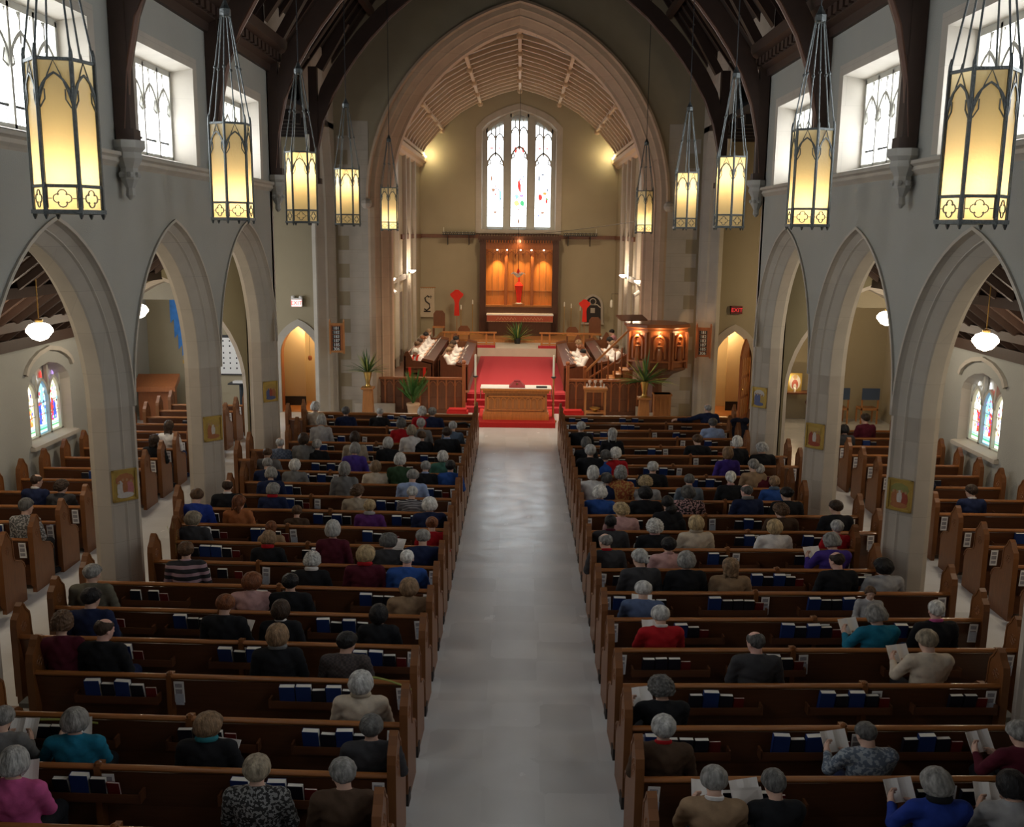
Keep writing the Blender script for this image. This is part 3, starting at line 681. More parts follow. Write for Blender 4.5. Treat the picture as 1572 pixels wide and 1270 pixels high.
top_ = MB(); strip(tr, [(x * .93, z - .12) for x, z in wh], .22, .1, T)
for du in (-.54, .55): strip(tr, [(du, 5.7), (du, 11.1)], .24, .12, T)
for du in (-1.58, 1.6): strip(tr, [(du, 5.7), (du, 10.5)], .14, .12, T)
ob('tracery', tr, 'tracery', EW)
rnd = random.Random(3)
def blob(key, u, v, ru, rv, n=7, w2=.012): epoly(key, [(u + ru * math.cos(t) * rnd.uniform(.7, 1.2), v + rv * math.sin(t) * rnd.uniform(.7, 1.2)) for t in np.linspace(0, 2 * PI, n + 1)[:-1]], w2 + rnd.uniform(0, .004))
for c_, u, v, a_, b_ in (('g_red', 0, 7.75, .07, .26), ('g_red', .06, 7.6, .05, .2), ('g_gold', -.10, 6.9, .13, .13), ('g_green', .17, 6.92, .09, .12), ('g_violet', .12, 7.25, .10, .07), ('g_sky', -.08, 7.2, .12, .10),
                         ('g_red', -.17, 9.28, .07, .13), ('g_red', .17, 9.28, .07, .13), ('g_red', 0, 9.4, .12, .06), ('g_brown', 0, 6.1, .05, .12), ('g_brown', -1.16, 7.5, .08, .09), ('g_sky', -.85, 7.25, .06, .26), ('g_brown', -1.25, 8.0, .04, .12),
                         ('g_red', .98, 7.2, .11, .14), ('g_red', 1.28, 7.05, .06, .14), ('g_orange', 1.2, 7.35, .10, .07), ('g_dark', .92, 8.05, .04, .14), ('g_dark', 1.08, 8.2, .08, .03), ('g_brown', -1.08, 6.5, .08, .05), ('g_brown', 1.1, 6.5, .08, .05), ('g_violet', .1, 8.0, .04, .08)):
    blob(c_, u, v, a_, b_)
for uc in (-1.08, 1.10):
    for q in (-.17, .17): blob('g_red', uc + q, 9.35, .07, .03)
for _ in range(130): blob(rnd.choice(['g_dark', 'g_sky', 'g_brown', 'g_violet', 'g_green', 'g_blue', 'g_red', 'g_gold']), rnd.choice([-1.08, 0, 1.1]) + rnd.uniform(-.3, .3), rnd.uniform(6.9, 8.3) if _ % 3 else rnd.uniform(5.95, 10.2), rnd.uniform(.012, .035), rnd.uniform(.02, .05), 5)
keys = list(g); allm = MB()
for j, key in enumerate(keys): allm.cur = j; allm.add(g[key].v, g[key].f)
ob('stained_glass', allm, keys, EW)
# ribbed vault
VC = [(4.5, 8.75), (4.18, 9.35), (3.45, 10.2), (2.62, 10.88), (1.75, 11.36), (.9, 11.68), (0, 11.92)]
VV = VC + [(-x, z) for x, z in VC[::-1][1:]]
vt = MB(); vt.loft([[(x, y, z) for x, z in VV] for y in (30.9, YE)], False, False); struct('ceiling_chancel', vt, 'vault_panel')
vr = MB()
def rib_arc(y, w2, d):
    strip(vr, [(x, z - d / 2) for x, z in VV], d, w2, lambda u, v, t: (u, y + t, v))
y = 31.2; n_ = 0
while y < YE - .2:
    rib_arc(y, .13, .13); y += .95; n_ += 1
for x, z in ((0, 11.92), (1.75, 11.36), (-1.75, 11.36), (3.45, 10.2), (-3.45, 10.2), (4.3, 9.1), (-4.3, 9.1)): vr.bar((x, 31, z - .10), (x, YE, z - .10), .11, .13)
for yy in (32.5, 35.6, 38.7, 41.8, 44.9):
    for x, z in ((0, 11.92), (1.75, 11.36), (-1.75, 11.36), (3.45, 10.2), (-3.45, 10.2)): vr.ball((x, yy, z - .2), .12, 8, 5)
struct('trim_vault_ribs', vr, 'vault_rib')
br = MB(); br.box(-HX, -1.75, YE - .07, YE, 5.32, 5.48); br.box(1.87, HX, YE - .07, YE, 5.32, 5.48); struct('trim_rail_east', br, 'wood_choir')
# steps and carpets
stp = MB(); stp.box(-2.1, 2.1, 30.25, 31.2, 0, .17); stp.box(-1.55, 1.6, 30.6, 31.2, .17, .34); stp.box(-1.55, 1.6, 30.92, 31.2, .34, .5)
ob('carpeted_steps', stp, 'carpet', label='red carpeted steps rising through the choir screen behind the nave altar', cat='steps')
cp = MB(); cp.box(-1.5, 1.6, 31.1, 40.38, ZC, ZC + .015); ob('carpet_runner', cp, 'carpet', label='red carpet between the two banks of choir stalls', cat='carpet')
pf = MB(); pf.box(-1.10, 1.18, 27.95, 30.22, 0, .15); ob('altar_platform', pf, 'carpet_hi', label='low platform with bright red carpet under the nave altar', cat='platform')
for s, nm in ((-1, 'left'), (1, 'right')):
    kc = MB(); kc.box(*sorted((s * 1.45, s * 2.1)), 29.35, 29.75, .02, .20); kc.box(*sorted((s * 1.50, s * 2.05)), 29.38, 29.72, .20, .26)
    ob('kneeling_cushion', kc, 'carpet_hi', label='red kneeling cushion on the floor at the %s end of the nave altar' % nm, cat='cushion', group='kneeling cushions')
# choir screens
for s, nm in ((-1, 'left'), (1, 'right')):
    r = empty('choir_screen', (0, 30.15, 0), 0, 'dark panelled wooden choir screen on the %s of the carpeted steps' % nm, 'screen', 'choir screens')
    b = MB(); x0, x1 = sorted((s * 1.62, s * 4.35)); b.box(x0, x1, -.03, .03, .06, 1.06); b.box(x0, x1, -.06, .06, .0, .12); b.box(x0 if s > 0 else x0, x1, -.045, .04, .5, .53); ob('panel', b, 'wood_choir', r)
    t = MB(); t.box(x0 - .03, x1 + .03, -.07, .08, 1.06, 1.13); ob('top_rail', t, 'wood_red', r)
    f = MB(); n = 10
    for k in range(n + 1):
        x = x0 + (x1 - x0) * k / n; f.box(x - .025, x + .025, -.055, -.03, .12, 1.06)
        if k < n: strip(f, [((x + .03) + (x2 + .10), z2) for x2, z2 in arc_pts(.10, .14, 0, .88, 4)], .02, .02, lambda u, v, t_: (u, -.03 - t_, v))
    ob('moulding', f, 'wood_red', r)
    e = MB(); ex = s * 1.62; e.box(ex - .05, ex + .05, -.10, .10, 0, 1.55); e.ball((ex, 0, 1.62), .07, 8, 6); ob('end_post', e, 'wood_red', r)
# choir stalls
def stall(s, x, y0, y1, z, lab):
    r = empty('choir_stall', (x, 0, z), 0, lab, 'choir stall', 'choir stalls')
    b = MB(); b.box(-.02, .02, y0, y1, 0, .72); ob('desk_front', b, 'wood_choir', r)
    t = MB(); t.loft([[(-.03 * s, yy, .72), (.34 * s, yy, .80), (.34 * s, yy, .835), (-.03 * s, yy, .755)] for yy in (y0, y1)]); ob('book_desk', t, 'wood_frame', r)
    for yy in (y0, y1 - .07):
        e = MB(); e.prism([(s * q[0], q[1]) for q in [(-.06, 0), (.92, 0), (.92, 1.0), (.86, 1.12), (.78, 1.15), (.70, 1.0), (.62, .84), (.36, .82), (.30, .92), (-.06, .84)]], yy, yy + .07, 'y'); ob('end_panel', e, 'wood_choir', r)
    q = MB(); q.box(*sorted((s * .42, s * .85)), y0, y1, .38, .44); ob('seat', q, 'wood_red', r)
    q = MB(); q.box(*sorted((s * .86, s * .90)), y0, y1, .38, .98); ob('seat_back', q, 'wood_choir', r)
for s, nm in ((-1, 'left'), (1, 'right')):
    stall(s, s * 1.62, 31.6, 38.6, ZC, 'front row of dark wooden choir stalls on the %s of the carpet' % nm)
    stall(s, s * 2.75, 31.6, 38.6, ZC + .12, 'back row of dark wooden choir stalls on the %s of the carpet' % nm)
    pb = MB(); pb.box(*sorted((s * 2.62, s * 4.45)), 31.2, 38.9, ZC, ZC + .12); struct('floor_stall_' + nm, pb, 'wood_choir')
# high altar and reredos
r = empty('reredos', (.06, YE - .02, .97), 0, 'tall carved wooden reredos with three lit bays under the east window', 'reredos')
b = MB(); b.box(-1.80, 1.80, -.10, 0, 0, 4.4); ob('back_panel', b, 'wood_gold', r)
f = MB()
for x0, x1 in ((-1.80, -1.52), (1.52, 1.80)): f.box(x0, x1, -.55, 0, 0, 4.4)
f.box(-1.52, 1.52, -.54, 0, .0, 1.25); ob('frame', f, 'wood_frame', r)
for x in (-.60, .60): q = MB(); q.box(x - .07, x + .07, -.30, -.1, 1.25, 4.2); q.lathe([(.05, 3.9), (.09, 3.95), (.02, 4.1)], 6, (x, -.3)); ob('mullion', q, 'wood_red', r)
q = MB()
for x0, x1 in ((-1.5, -.68), (-.52, .52), (.68, 1.5)):
    for k in range(1, 3 if x1 - x0 < .9 else 4): xx = x0 + (x1 - x0) * k / (3 if x1 - x0 < .9 else 4); q.box(xx - .015, xx + .015, -.13, -.1, 1.7, 3.9)
    q.box(x0, x1, -.14, -.1, 1.95, 1.99)
ob('panel_moulding', q, 'wood_mid', r)
q = MB(); q.box(-1.52, 1.52, -.42, -.1, 1.25, 1.33); ob('ledge', q, 'wood_mid', r)
q = MB(); T = lambda u, v, t_: (u, -.5 - t_, v)
for k in range(9):
    u = -1.36 + k * .34
    strip(q, [(u + a_, v_) for a_, v_ in arc_pts(.17, .22, 0, 3.55, 5)], .035, .04, T)
    for s_ in (-1, 1): strip(q, [(u + s_ * .16, 3.6), (u + s_ * .06, 3.66), (u + s_ * .10, 3.74)], .02, .03, T)
    strip(q, [(u - .17, 3.45), (u - .17, 4.0)], .03, .04, T)
q.box(-1.55, 1.55, -.53, -.48, 3.86, 4.15); ob('fretwork', q, 'wood_red', r)
q = MB(); q.box(-1.88, 1.88, -.62, 0, 4.28, 4.46)
for k in range(30): q.box(-1.84 + k * .123, -1.77 + k * .123, -.66, -.60, 4.16, 4.32); q.box(-1.84 + k * .123, -1.78 + k * .123, -.6, -.56, 4.46, 4.55)
ob('cornice', q, 'wood_frame', r)
q = MB(); q.box(-.28, .28, -.40, -.12, 1.33, 1.40); ob('tabernacle_step', q, 'wood_mid', r)
for i, (x, yy) in enumerate(((-1.0, -.46), (-.55, -.46), (.06, -.46), (.55, -.46), (1.12, -.46))):
    sp = MB(); sp.tube([(x, yy, 3.82), (x, yy, 3.95)], .035, 6); ob('spotlight', sp, 'bulb', r)
    lamp('reredos_spot', 'SPOT', (.06 + x, YE + yy - .04, .97 + 3.78), (60, 14, 22, 14, 46)[i] * 2.2, (1, .62, .25), .03, (.06 + x + .0, YE - .06, 1.9), R(70), .9)
lamp('reredos_glow', 'POINT', (.06, YE - .75, 5.2), 8, (1, .6, .3), .1)
def chalice_cross():
    r = empty('veiled_cross', (.06, YE - .28, 2.37), 0, 'altar cross veiled in red cloth at the centre of the reredos', 'cross')
    q = MB(); q.lathe([(.14, 0), (.10, .04), (.11, .3), (.15, .62), (.20, .82), (.13, .9), (.05, .98)], 12); ob('veil', q, 'red_cloth', r, smooth=True)
    q = MB(); q.lathe([(.17, -.02), (.17, .02), (.1, .04)], 12); ob('base', q, 'white_cloth', r)
    q = MB(); q.box(-.04, .04, -.02, .02, .95, 1.5); ob('upright', q, 'red_cloth', r)
chalice_cross()
q = MB()
for k in range(14): q.tube([(.0, 0, 0), (.25 * math.cos(k * .45), .1 * math.sin(k * .45), .08 + .03 * (k % 3)), (.32 * math.cos(k * .45), .12 * math.sin(k * .45), .04)], .012, 4)
q.lathe([(.05, -.1), (.2, .02), (.22, .05)], 10); HLO = ob('hanging_lamp', q, 'silver', label='silver openwork sanctuary lamp hanging before the reredos', cat='lamp', loc=(.02, YE - 1.5, 3.72))
q = MB(); q.tube([(0, 0, .1), (0, 0, 8.0)], .008, 4); ob('lamp_chain', q, 'iron', HLO)
q = MB(); q.lathe([(.05, 0), (.055, .1), (.03, .22)], 8); ob('red_glass', q, 'red_cloth', label='small red glass standing in the silver sanctuary lamp', cat='candle glass', loc=(.02, YE - 1.5, 3.78))
r = empty('high_altar', (.12, 44.6, .97), 0, 'high altar with white cloth and embroidered red frontal under the reredos', 'altar')
q = MB(); q.box(-1.42, 1.42, -.30, .30, 0, .92); ob('body', q, 'wood_frame', r)
q = MB(); q.box(-1.52, 1.52, -.36, .34, .92, .97); ob('altar_cloth', q, 'white_cloth', r)
q = MB(); q.box(-1.5, 1.5, -.37, -.355, .66, .92); ob('frontal', q, mat('frontal', (.42, .09, .05), .8, .3, 20), r)
q = MB()
for u0 in (-1.05, .15):
    for k in range(6): q.tube([(u0 + k * .15, -.38, .72), (u0 + k * .15 + .06, -.38, .85), (u0 + k * .15 + .13, -.38, .74)], .012, 4)
for k in range(60): q.box(-1.5 + k * .05, -1.47 + k * .05, -.375, -.365, .63, .66)
ob('gold_embroidery', q, mat('gilt', (.75, .45, .25), .6), r)
# communion rails
for s, nm in ((-1, 'left'), (1, 'right')):
    r = empty('communion_rail', (s * 2.05 + .05, 41.0, ZS), 0, 'wooden communion rail on the %s of the gap before the high altar' % nm, 'rail', 'communion rails')
    q = MB(); q.box(-1.15, 1.15, -.07, .07, .56, .62); q.box(-1.1, 1.1, -.04, .04, .08, .14); ob('rail', q, 'wood_mid', r)
    for k in (-1.05, -.72, .72, 1.05): q = MB(); q.box(k - .035, k + .035, -.035, .035, 0, .56); ob('post', q, 'wood_mid', r)
    q = MB(); q.box(*sorted((s * .9, s * 2.9)), 40.5, 40.8, ZS, ZS + .09); ob('red_kneeler', q, 'carpet', label='long red kneeler before the %s communion rail' % nm, cat='kneeler', group='long red kneelers')
# plants
def palm_fan(name, loc, s, n, lab, mats=('palm', 'palm_pale'), spread=1.0, base=None, cat='palm leaves', seed=1):
    rn = random.Random(seed); r = empty(name, loc, 0, lab, cat)
    for j, mm in enumerate(mats):
        q = MB()
        for k in range(n if j == 0 else n // 3):
            a = rn.uniform(0, 2 * PI); el = rn.uniform(.15, 1.35) * (1 if j == 0 else .9); L = s * rn.uniform(.7, 1.05)
            d = np.array([math.cos(a) * math.cos(el) * spread, math.sin(a) * math.cos(el) * spread * .7, math.sin(el)])
            p0 = np.array([0, 0, 0]) + d * .05; pts = [p0 + d * L * t + np.array([0, 0, -.22 * L * t * t * math.cos(el)]) for t in (0, .35, .7, 1.0)]
            side_ = np.cross(d, (0, 0, 1)); side_ /= np.linalg.norm(side_) + 1e-6; wd_ = s * .028
            ring = []
            for t, p in zip((.5, 1, .8, .08), pts): ring.append([p - side_ * wd_ * t, p + np.array([0, 0, wd_ * .35 * t]), p + side_ * wd_ * t, p - np.array([0, 0, wd_ * .2 * t])])
            q.loft(ring)
        ob('fronds', q, mm, r)
    return r
for s, x, nm, sd in ((-1, -4.5, 'left', 4), (1, 3.76, 'right', 9)):
    py_ = 29.35 if s < 0 else 28.1
    r = empty('plant_pedestal', (x, py_, 0), 0, 'narrow wooden pedestal holding palm leaves on the %s of the choir' % nm, 'pedestal', 'palm pedestals')
    q = MB(); q.loft([[(a * w_, b * w_, z) for a, b in ((-1, -1), (1, -1), (1, 1), (-1, 1))] for z, w_ in ((0, .24), (.06, .22), (.1, .17), (.85, .13), (.88, .19), (.93, .19))]); ob('column', q, 'wood_mid', r)
    q = MB(); q.lathe([(.14, .93), (.08, .97), (.06, 1.05), (.13, 1.38), (.14, 1.40)], 14); v = ob('palm_vase', q, 'brass', label='brass vase on the %s wooden pedestal' % nm, cat='vase', group='brass vases', loc=(x, py_, 0), smooth=True)
    palm_fan('palm_leaves', (x, py_, 1.36), .78 if s < 0 else 1.0, 46, 'spray of long palm leaves in the brass vase, %s of the choir' % nm, seed=sd)
q = MB(); q.lathe([(.15, 0), (.19, .32), (.21, .34), (.21, .40), (.18, .40)], 16); ob('plant_pot', q, 'terracotta', label='terracotta pot in front of the left choir screen', cat='plant pot', loc=(-3.15, 29.6, 0), smooth=True)
def bush(name, loc, s, n, lab, mm, seed, cat):
    rn = random.Random(seed); r = empty(name, loc, 0, lab, cat); q = MB(); st_ = MB()
    for k in range(n):
        a = rn.uniform(0, 2 * PI); el = rn.uniform(.95, 1.52); L = s * rn.uniform(.5, 1.0); d = np.array([math.cos(a) * math.cos(el), math.sin(a) * math.cos(el), math.sin(el)])
        pts = [d * L * t + np.array([0, 0, -.30 * L * t * t * math.cos(el)]) for t in (0, .3, .6, .8, 1)]
        st_.tube(pts, .006, 3)
        for t in np.linspace(.3, 1, 9):
            p = d * L * t + np.array([0, 0, -.30 * L * t * t * math.cos(el)])
            for sg in (-1, 1):
                e = np.cross(d, (0, 0, 1)) * sg * .8 + d * .7 + np.array([0, 0, -.15]); e /= np.linalg.norm(e); l = s * .21; m_ = np.cross(e, (0, 0, 1)) * .02 * s + np.array([0, 0, .008])
                q.loft([[p, p + m_ * .2], [p + e * l * .5 - m_, p + e * l * .5 + m_], [p + e * l, p + e * l + m_ * .2]], False, False)
    ob('stems', st_, 'leaf', r); ob('leaves', q, mm, r); return r
bush('parlour_palm', (-3.15, 29.6, .38), 1.05, 46, 'bushy green parlour palm in the terracotta pot', 'leaf', 5, 'plant')
palm_fan('palm_plant', (.02, 42.2, ZS + .15), .95, 54, 'dark spiky palm on the floor before the high altar', ('palm', 'palm_pale'), seed=12, cat='plant')
q = MB(); q.lathe([(.12, 0), (.15, .22), (.14, .24)], 12); ob('plant_pot', q, 'black', label='small dark pot under the spiky palm before the high altar', cat='plant pot', loc=(.02, 42.2, ZS))
# nave altar
r = empty('nave_altar', (.02, 28.72, .15), 0, 'carved oak nave altar on the red platform', 'altar')
q = MB(); q.box(-.98, .98, -.36, .36, 0, .17); q.box(-.95, .95, -.34, .34, .17, .24); ob('plinth', q, 'wood_gold', r)
q = MB(); q.box(-.92, .92, -.31, .31, .24, .88); ob('body', q, 'wood_mid', r)
q = MB()
for k in range(9): u = -.72 + k * .18; strip(q, [(u + .075, .34)] + [(u + a_, v_) for a_, v_ in arc_pts(.075, .10, 0, .56, 5)] + [(u - .075, .34)], .022, .02, lambda u_, v_, t_: (u_, -.31 - t_, v_))
q.box(-.85, .85, -.335, -.31, .68, .71); q.box(-.85, .85, -.335, -.31, .28, .31); q.box(-.85, -.81, -.335, -.31, .28, .71); q.box(.81, .85, -.335, -.31, .28, .71)
ob('arcade_carving', q, 'wood_gold', r)
q = MB(); q.box(-.98, .98, -.36, .36, .80, .88); q.box(-1.03, 1.03, -.40, .40, .88, .93); ob('table_top', q, 'wood_gold', r)
r = empty('altar_linen', (.02, 28.72, 1.085), 0, 'white linen cloth hanging over both ends of the nave altar', 'altar cloth')
q = MB(); q.box(-1.05, 1.05, -.36, .36, 0, .008); ob('cloth_top', q, 'white_cloth', r)
for s in (-1, 1):
    q = MB(); q.loft([[(s * (1.05 + .006 * math.sin(t * 9 + z * 20)), -.36 + t * .72, z) for t in np.linspace(0, 1, 12)] for z in (.004, -.15, -.32)] , False, False); ob('cloth_fall', q, 'white_cloth', r)
q = MB(); q.loft([[(a * w_, b * w_, z) for a, b in ((-1, -1), (1, -1), (1, 1), (-1, 1))] for z, w_ in ((0, .24), (.02, .23), (.17, .09), (.19, .09))]); o = ob('veiled_chalice', q, mat('burse', (.30, .02, .03), .7), label='chalice under a dark red veil with a gold cross on the nave altar', cat='chalice veil', loc=(.05, 28.70, 1.10))
q = MB(); q.box(-.008, .008, -.178, -.165, .05, .15); q.box(-.035, .035, -.172, -.16, .10, .115); ob('gold_cross', q, 'brass', o)
q = MB(); q.box(0, .32, 0, .2, 0, .03); ob('altar_book', q, 'black', label='closed black book on the white altar cloth', cat='book', loc=(.62, 28.5, 1.10))
for x, nm in ((-1.20, 'left'), (1.14, 'right')):
    r = empty('processional_candle', (x, 28.9, 0), 0, 'tall white candle on a wooden stand at the %s end of the nave altar' % nm, 'candle stand', 'processional candles')
    q = MB(); q.lathe([(.12, 0), (.12, .04), (.035, .08), (.03, .5), (.05, .54), (.03, .58), (.028, 1.30), (.05, 1.34)], 10); ob('stand', q, 'wood_mid', r)
    q = MB(); q.lathe([(.03, 1.32), (.08, 1.36), (.08, 1.38), (.02, 1.38)], 10); ob('drip_pan', q, 'iron', r)
    q = MB(); q.lathe([(.032, 1.38), (.032, 2.02), (.01, 2.03)], 10); ob('candle', q, 'wax', r)
# credence table and vessels
r = empty('credence_table', (2.44, 29.45, 0), 0, 'small wooden side table with vessels before the right choir screen', 'table')
q = MB(); q.box(-.36, .36, -.20, .20, .93, .99); q.box(-.33, .33, -.17, .17, .86, .93); ob('table_top', q, 'wood_mid', r)
q = MB(); q.box(-.31, .31, -.16, .16, .20, .24); ob('shelf', q, 'wood_mid', r)
for x in (-.30, .30):
    for y in (-.15, .15): q = MB(); q.box(x - .025, x + .025, y - .02, y + .02, 0, .86); ob('leg', q, 'wood_mid', r)
ch = MB(); ch.lathe([(.045, 0), (.04, .015), (.012, .03), (.012, .08), (.02, .09), (.012, .10), (.045, .14), (.05, .20), (.048, .20)], 12)
c0 = None
for k, (dx, w_) in enumerate(((-.17, 'left'), (0.0, 'middle'), (.17, 'right'))):
    lab = 'silver chalice on the small side table, %s of the three' % w_
    if c0 is None: c0 = ob('chalice', ch, 'silver', label=lab, cat='chalice', group='silver chalices', loc=(2.44 + dx, 29.5, .99), smooth=True)
    else: inst(c0, loc=(2.44 + dx, 29.5, .99), label=lab)
q = MB(); q.lathe([(.02, 0), (.028, .03), (.018, .1), (.022, .12)], 8); cr = ob('glass_cruet', q, 'silver', label='tiny cruet on the small side table, beside the left chalice', cat='cruet', group='cruets', loc=(2.18, 29.38, .99)); inst(cr, loc=(2.70, 29.38, .99), label='tiny cruet on the small side table, beside the right chalice')
q = MB(); q.lathe([(.07, 0), (.06, .02), (.16, .10), (.17, .12), (.15, .11)], 14); ob('offering_bowl', q, 'brass', label='gold offering bowl on the lower shelf of the side table', cat='bowl', loc=(2.44, 29.42, .24), smooth=True)
# pulpit
PX, PY = 4.2, 29.12
r = empty('pulpit', (PX, PY, .5), 0, 'tall octagonal carved wooden pulpit with lit statue niches on the right of the choir', 'pulpit')
def octr(rad, z, n=8): return [(rad * math.cos(PI / 8 + 2 * PI * i / n), rad * .8 * math.sin(PI / 8 + 2 * PI * i / n), z) for i in range(n)]
q = MB(); q.loft([octr(.80, 1.15), octr(.86, 1.20), octr(.86, 2.28), octr(.84, 2.3)]); ob('drum', q, 'wood_red', r)
q = MB(); q.loft([octr(.93, 2.28), octr(.95, 2.33), octr(.95, 2.38), octr(1.02, 2.42), octr(1.02, 2.50), octr(.98, 2.52)]); ob('top_moulding', q, 'wood_red', r)
q = MB(); q.loft([octr(.30, -.5), octr(.24, -.4), octr(.24, .1), octr(.22, .7), octr(.55, 1.0), octr(.92, 1.15), octr(.92, 1.22)]); ob('stem', q, 'wood_choir', r)
for i in (4, 5, 6, 7):
    a0 = PI / 8 + 2 * PI * (i - .0) / 8; p = [np.array(octr(.88, 0)[i % 8]), np.array(octr(.88, 0)[(i + 1) % 8])]
    c = (p[0] + p[1]) / 2; t = (p[1] - p[0]); t /= np.linalg.norm(t); nrm = np.array([c[0], c[1], 0]); nrm /= np.linalg.norm(nrm)
    T = lambda u, v, w2, c=c, t=t, nrm=nrm: tuple(c + t * u + nrm * w2 + np.array([0, 0, v]))
    f = MB()
    for u in (-.30, .30): strip(f, [(u, 1.2), (u, 2.28)], .06, .09, T)
    strip(f, [(.16, 1.5)] + [(a_, v_) for a_, v_ in arc_pts(.16, .22, 0, 1.98, 6)] + [(-.16, 1.5)], .05, .07, T); strip(f, [(-.3, 1.42), (.3, 1.42)], .05, .10, T)
    ob('niche', f, 'wood_red', r)
    fg = MB(); cc = c + nrm * .05; fg.lathe([(.075, 1.45), (.08, 1.6), (.06, 1.8), (.09, 1.88), (.03, 1.93)], 8, (cc[0], cc[1])); fg.ball((cc[0], cc[1], 1.98), .05, 8, 6); ob('carved_figure', fg, 'wood_red', r)
    if i != 7: lamp('niche_lamp', 'POINT', (PX + c[0] + nrm[0] * .10, PY + c[1] + nrm[1] * .10, 2.7), 4, (1, .6, .28), .02)
    else: lamp('niche_lamp', 'POINT', (PX + c[0] + nrm[0] * .10, PY + c[1] + nrm[1] * .10, 2.7), 3, (1, .6, .28), .02)
r2 = empty('book_rest', (PX - .75, PY + .1, 3.02), R(15), 'dark sloping book rest on the pulpit rim', 'book rest')
q = MB(); q.loft([[(-.42, y, .10 + y * .25), (.42, y, .10 + y * .25), (.42, y, .14 + y * .25), (-.42, y, .14 + y * .25)] for y in (-.22, .22)]); ob('slope', q, 'wood_choir', r2)
q = MB(); q.tube([(0, 0, 0), (0, 0, .12)], .03, 6); ob('stem', q, 'brass', r2)
r = empty('pulpit_stair', (-.62, .1, 0), 0, 'wooden stair with turned balusters rising to the pulpit', 'staircase')
tr_ = MB()
for k in range(6): tr_.box(2.95 + k * .20, 3.20 + k * .20, 30.4, 31.2, .0, .72 + k * .13)
ob('treads', tr_, 'wood_mid', r)
for k in range(7): q = MB(); x = 2.9 + k * .21; z = .62 + k * .14; q.lathe([(.02, z), (.03, z + .15), (.015, z + .3), (.028, z + .5), (.018, z + .78)], 6, (x, 30.38)); ob('baluster', q, 'wood_red', r)
q = MB(); q.bar((2.8, 30.38, 1.30), (4.15, 30.38, 2.65), .07, .06); ob('handrail', q, 'wood_mid', r)
q = MB(); q.bar((2.8, 30.42, 1.02), (4.3, 30.42, 2.0), .05, .05); ob('lower_rail', q, 'wood_red', r)
for x, z in ((2.8, 1.4), (4.25, 2.35)): q = MB(); q.box(x - .05, x + .05, 30.34, 30.44, .5, z); q.ball((x, 30.39, z + .05), .06, 8, 5); ob('newel', q, 'wood_red', r)
q = MB(); q.box(4.02, 4.06, 30.5, 31.0, 1.2, 2.3)
for k in range(5): pass
# lectern pedestal by pulpit
r = empty('wooden_plinth', (4.33, 28.4, 0), 0, 'square wooden plinth with a white notice beside the pulpit', 'plinth')
q = MB(); q.box(-.24, .24, -.2, .2, 0, 1.0); q.box(-.28, .28, -.24, .24, 0, .12); q.box(-.27, .27, -.23, .23, .95, 1.0)
for k in range(4): q.box(-.22 + k * .13, -.16 + k * .13, -.215, -.2, .15, .92)
ob('body', q, 'wood_mid', r); q = MB(); q.box(-.40, -.29, -.24, -.23, .30, .46); ob('notice', q, 'paper', r)
# sconces
for x, y, z, nm in ((-4.42, 33.4, 4.0, 'left chancel wall, nearer the nave'), (-4.35, 39.3, 4.05, 'left chancel wall, nearer the altar'), (4.35, 39.3, 3.95, 'right chancel wall, nearer the altar'), (4.42, 34.8, 3.95, 'right chancel wall, nearer the nave')):
    s = -1 if x < 0 else 1
    r = empty('wall_uplighter', (x, y, z), 0, 'bright uplighter on the ' + nm, 'wall light', 'chancel uplighters')
    q = MB(); q.lathe([(.03, -.08), (.13, -.02), (.15, .03), (.13, .03)], 12, (-s * .14, 0)); ob('shade', q, 'bulb', r); q = MB(); q.box(*sorted((0, -s * .06)), -.04, .04, -.12, .02); ob('bracket', q, 'iron', r)
    lamp('uplighter', 'POINT', (x - s * .2, y, z + .14), 60, (1, .80, .58), .05)
for x, y, z in ((-4.38, 33.6, 3.65), (4.38, 34.6, 3.6)):
    s = -1 if x < 0 else 1
    r = empty('stage_spotlight', (x, y, z), 0, 'white spotlight under the uplighter on the %s chancel wall' % ('left' if s < 0 else 'right'), 'spotlight', 'chancel spotlights')
    q = MB(); q.tube([(-s * .06, 0, 0), (-s * .24, -.05, -.12)], .07, 10); ob('housing', q, 'white_cloth', r); q = MB(); q.box(*sorted((0, -s * .06)), -.03, .03, -.03, .08); ob('bracket', q, 'iron', r)
lamp('choir_warm_left', 'SPOT', (-3.9, 31.6, 7.6), 900, (1, .78, .52), .15, (.6, 34.5, .9), R(95), .8)
lamp('choir_warm_right', 'SPOT', (3.9, 31.6, 7.6), 900, (1, .78, .52), .15, (-.6, 34.5, .9), R(95), .8)
for sx_ in (-1, 1):  # added spotlights that brighten the altar front, choir screens and front pews
    q = MB(); q.tube([(sx_ * 2.9, 22.35, 11.2), (sx_ * 2.85, 22.7, 11.0)], .09, 10); ob('added_truss_spotlight', q, 'black', label='added small black spotlight on the roof truss, %s of the nave' % ('left' if sx_ < 0 else 'right'), cat='spotlight', group='added truss spotlights')
    lamp('added_truss_fill', 'SPOT', (sx_ * 2.83, 22.85, 10.9), 650, (1, .80, .56), .1, (sx_ * .6, 29.6, .8), R(48), .9)
lamp('altar_spot', 'SPOT', (0.2, 31.2, 11.0), 700, (1, .86, .68), .15, (0, 28.2, .4), R(34), .8)
lamp('sanctuary_warm', 'SPOT', (0, 38.0, 11.3), 520, (1, .78, .50), .2, (0, 45.2, 2.0), R(75), .9)
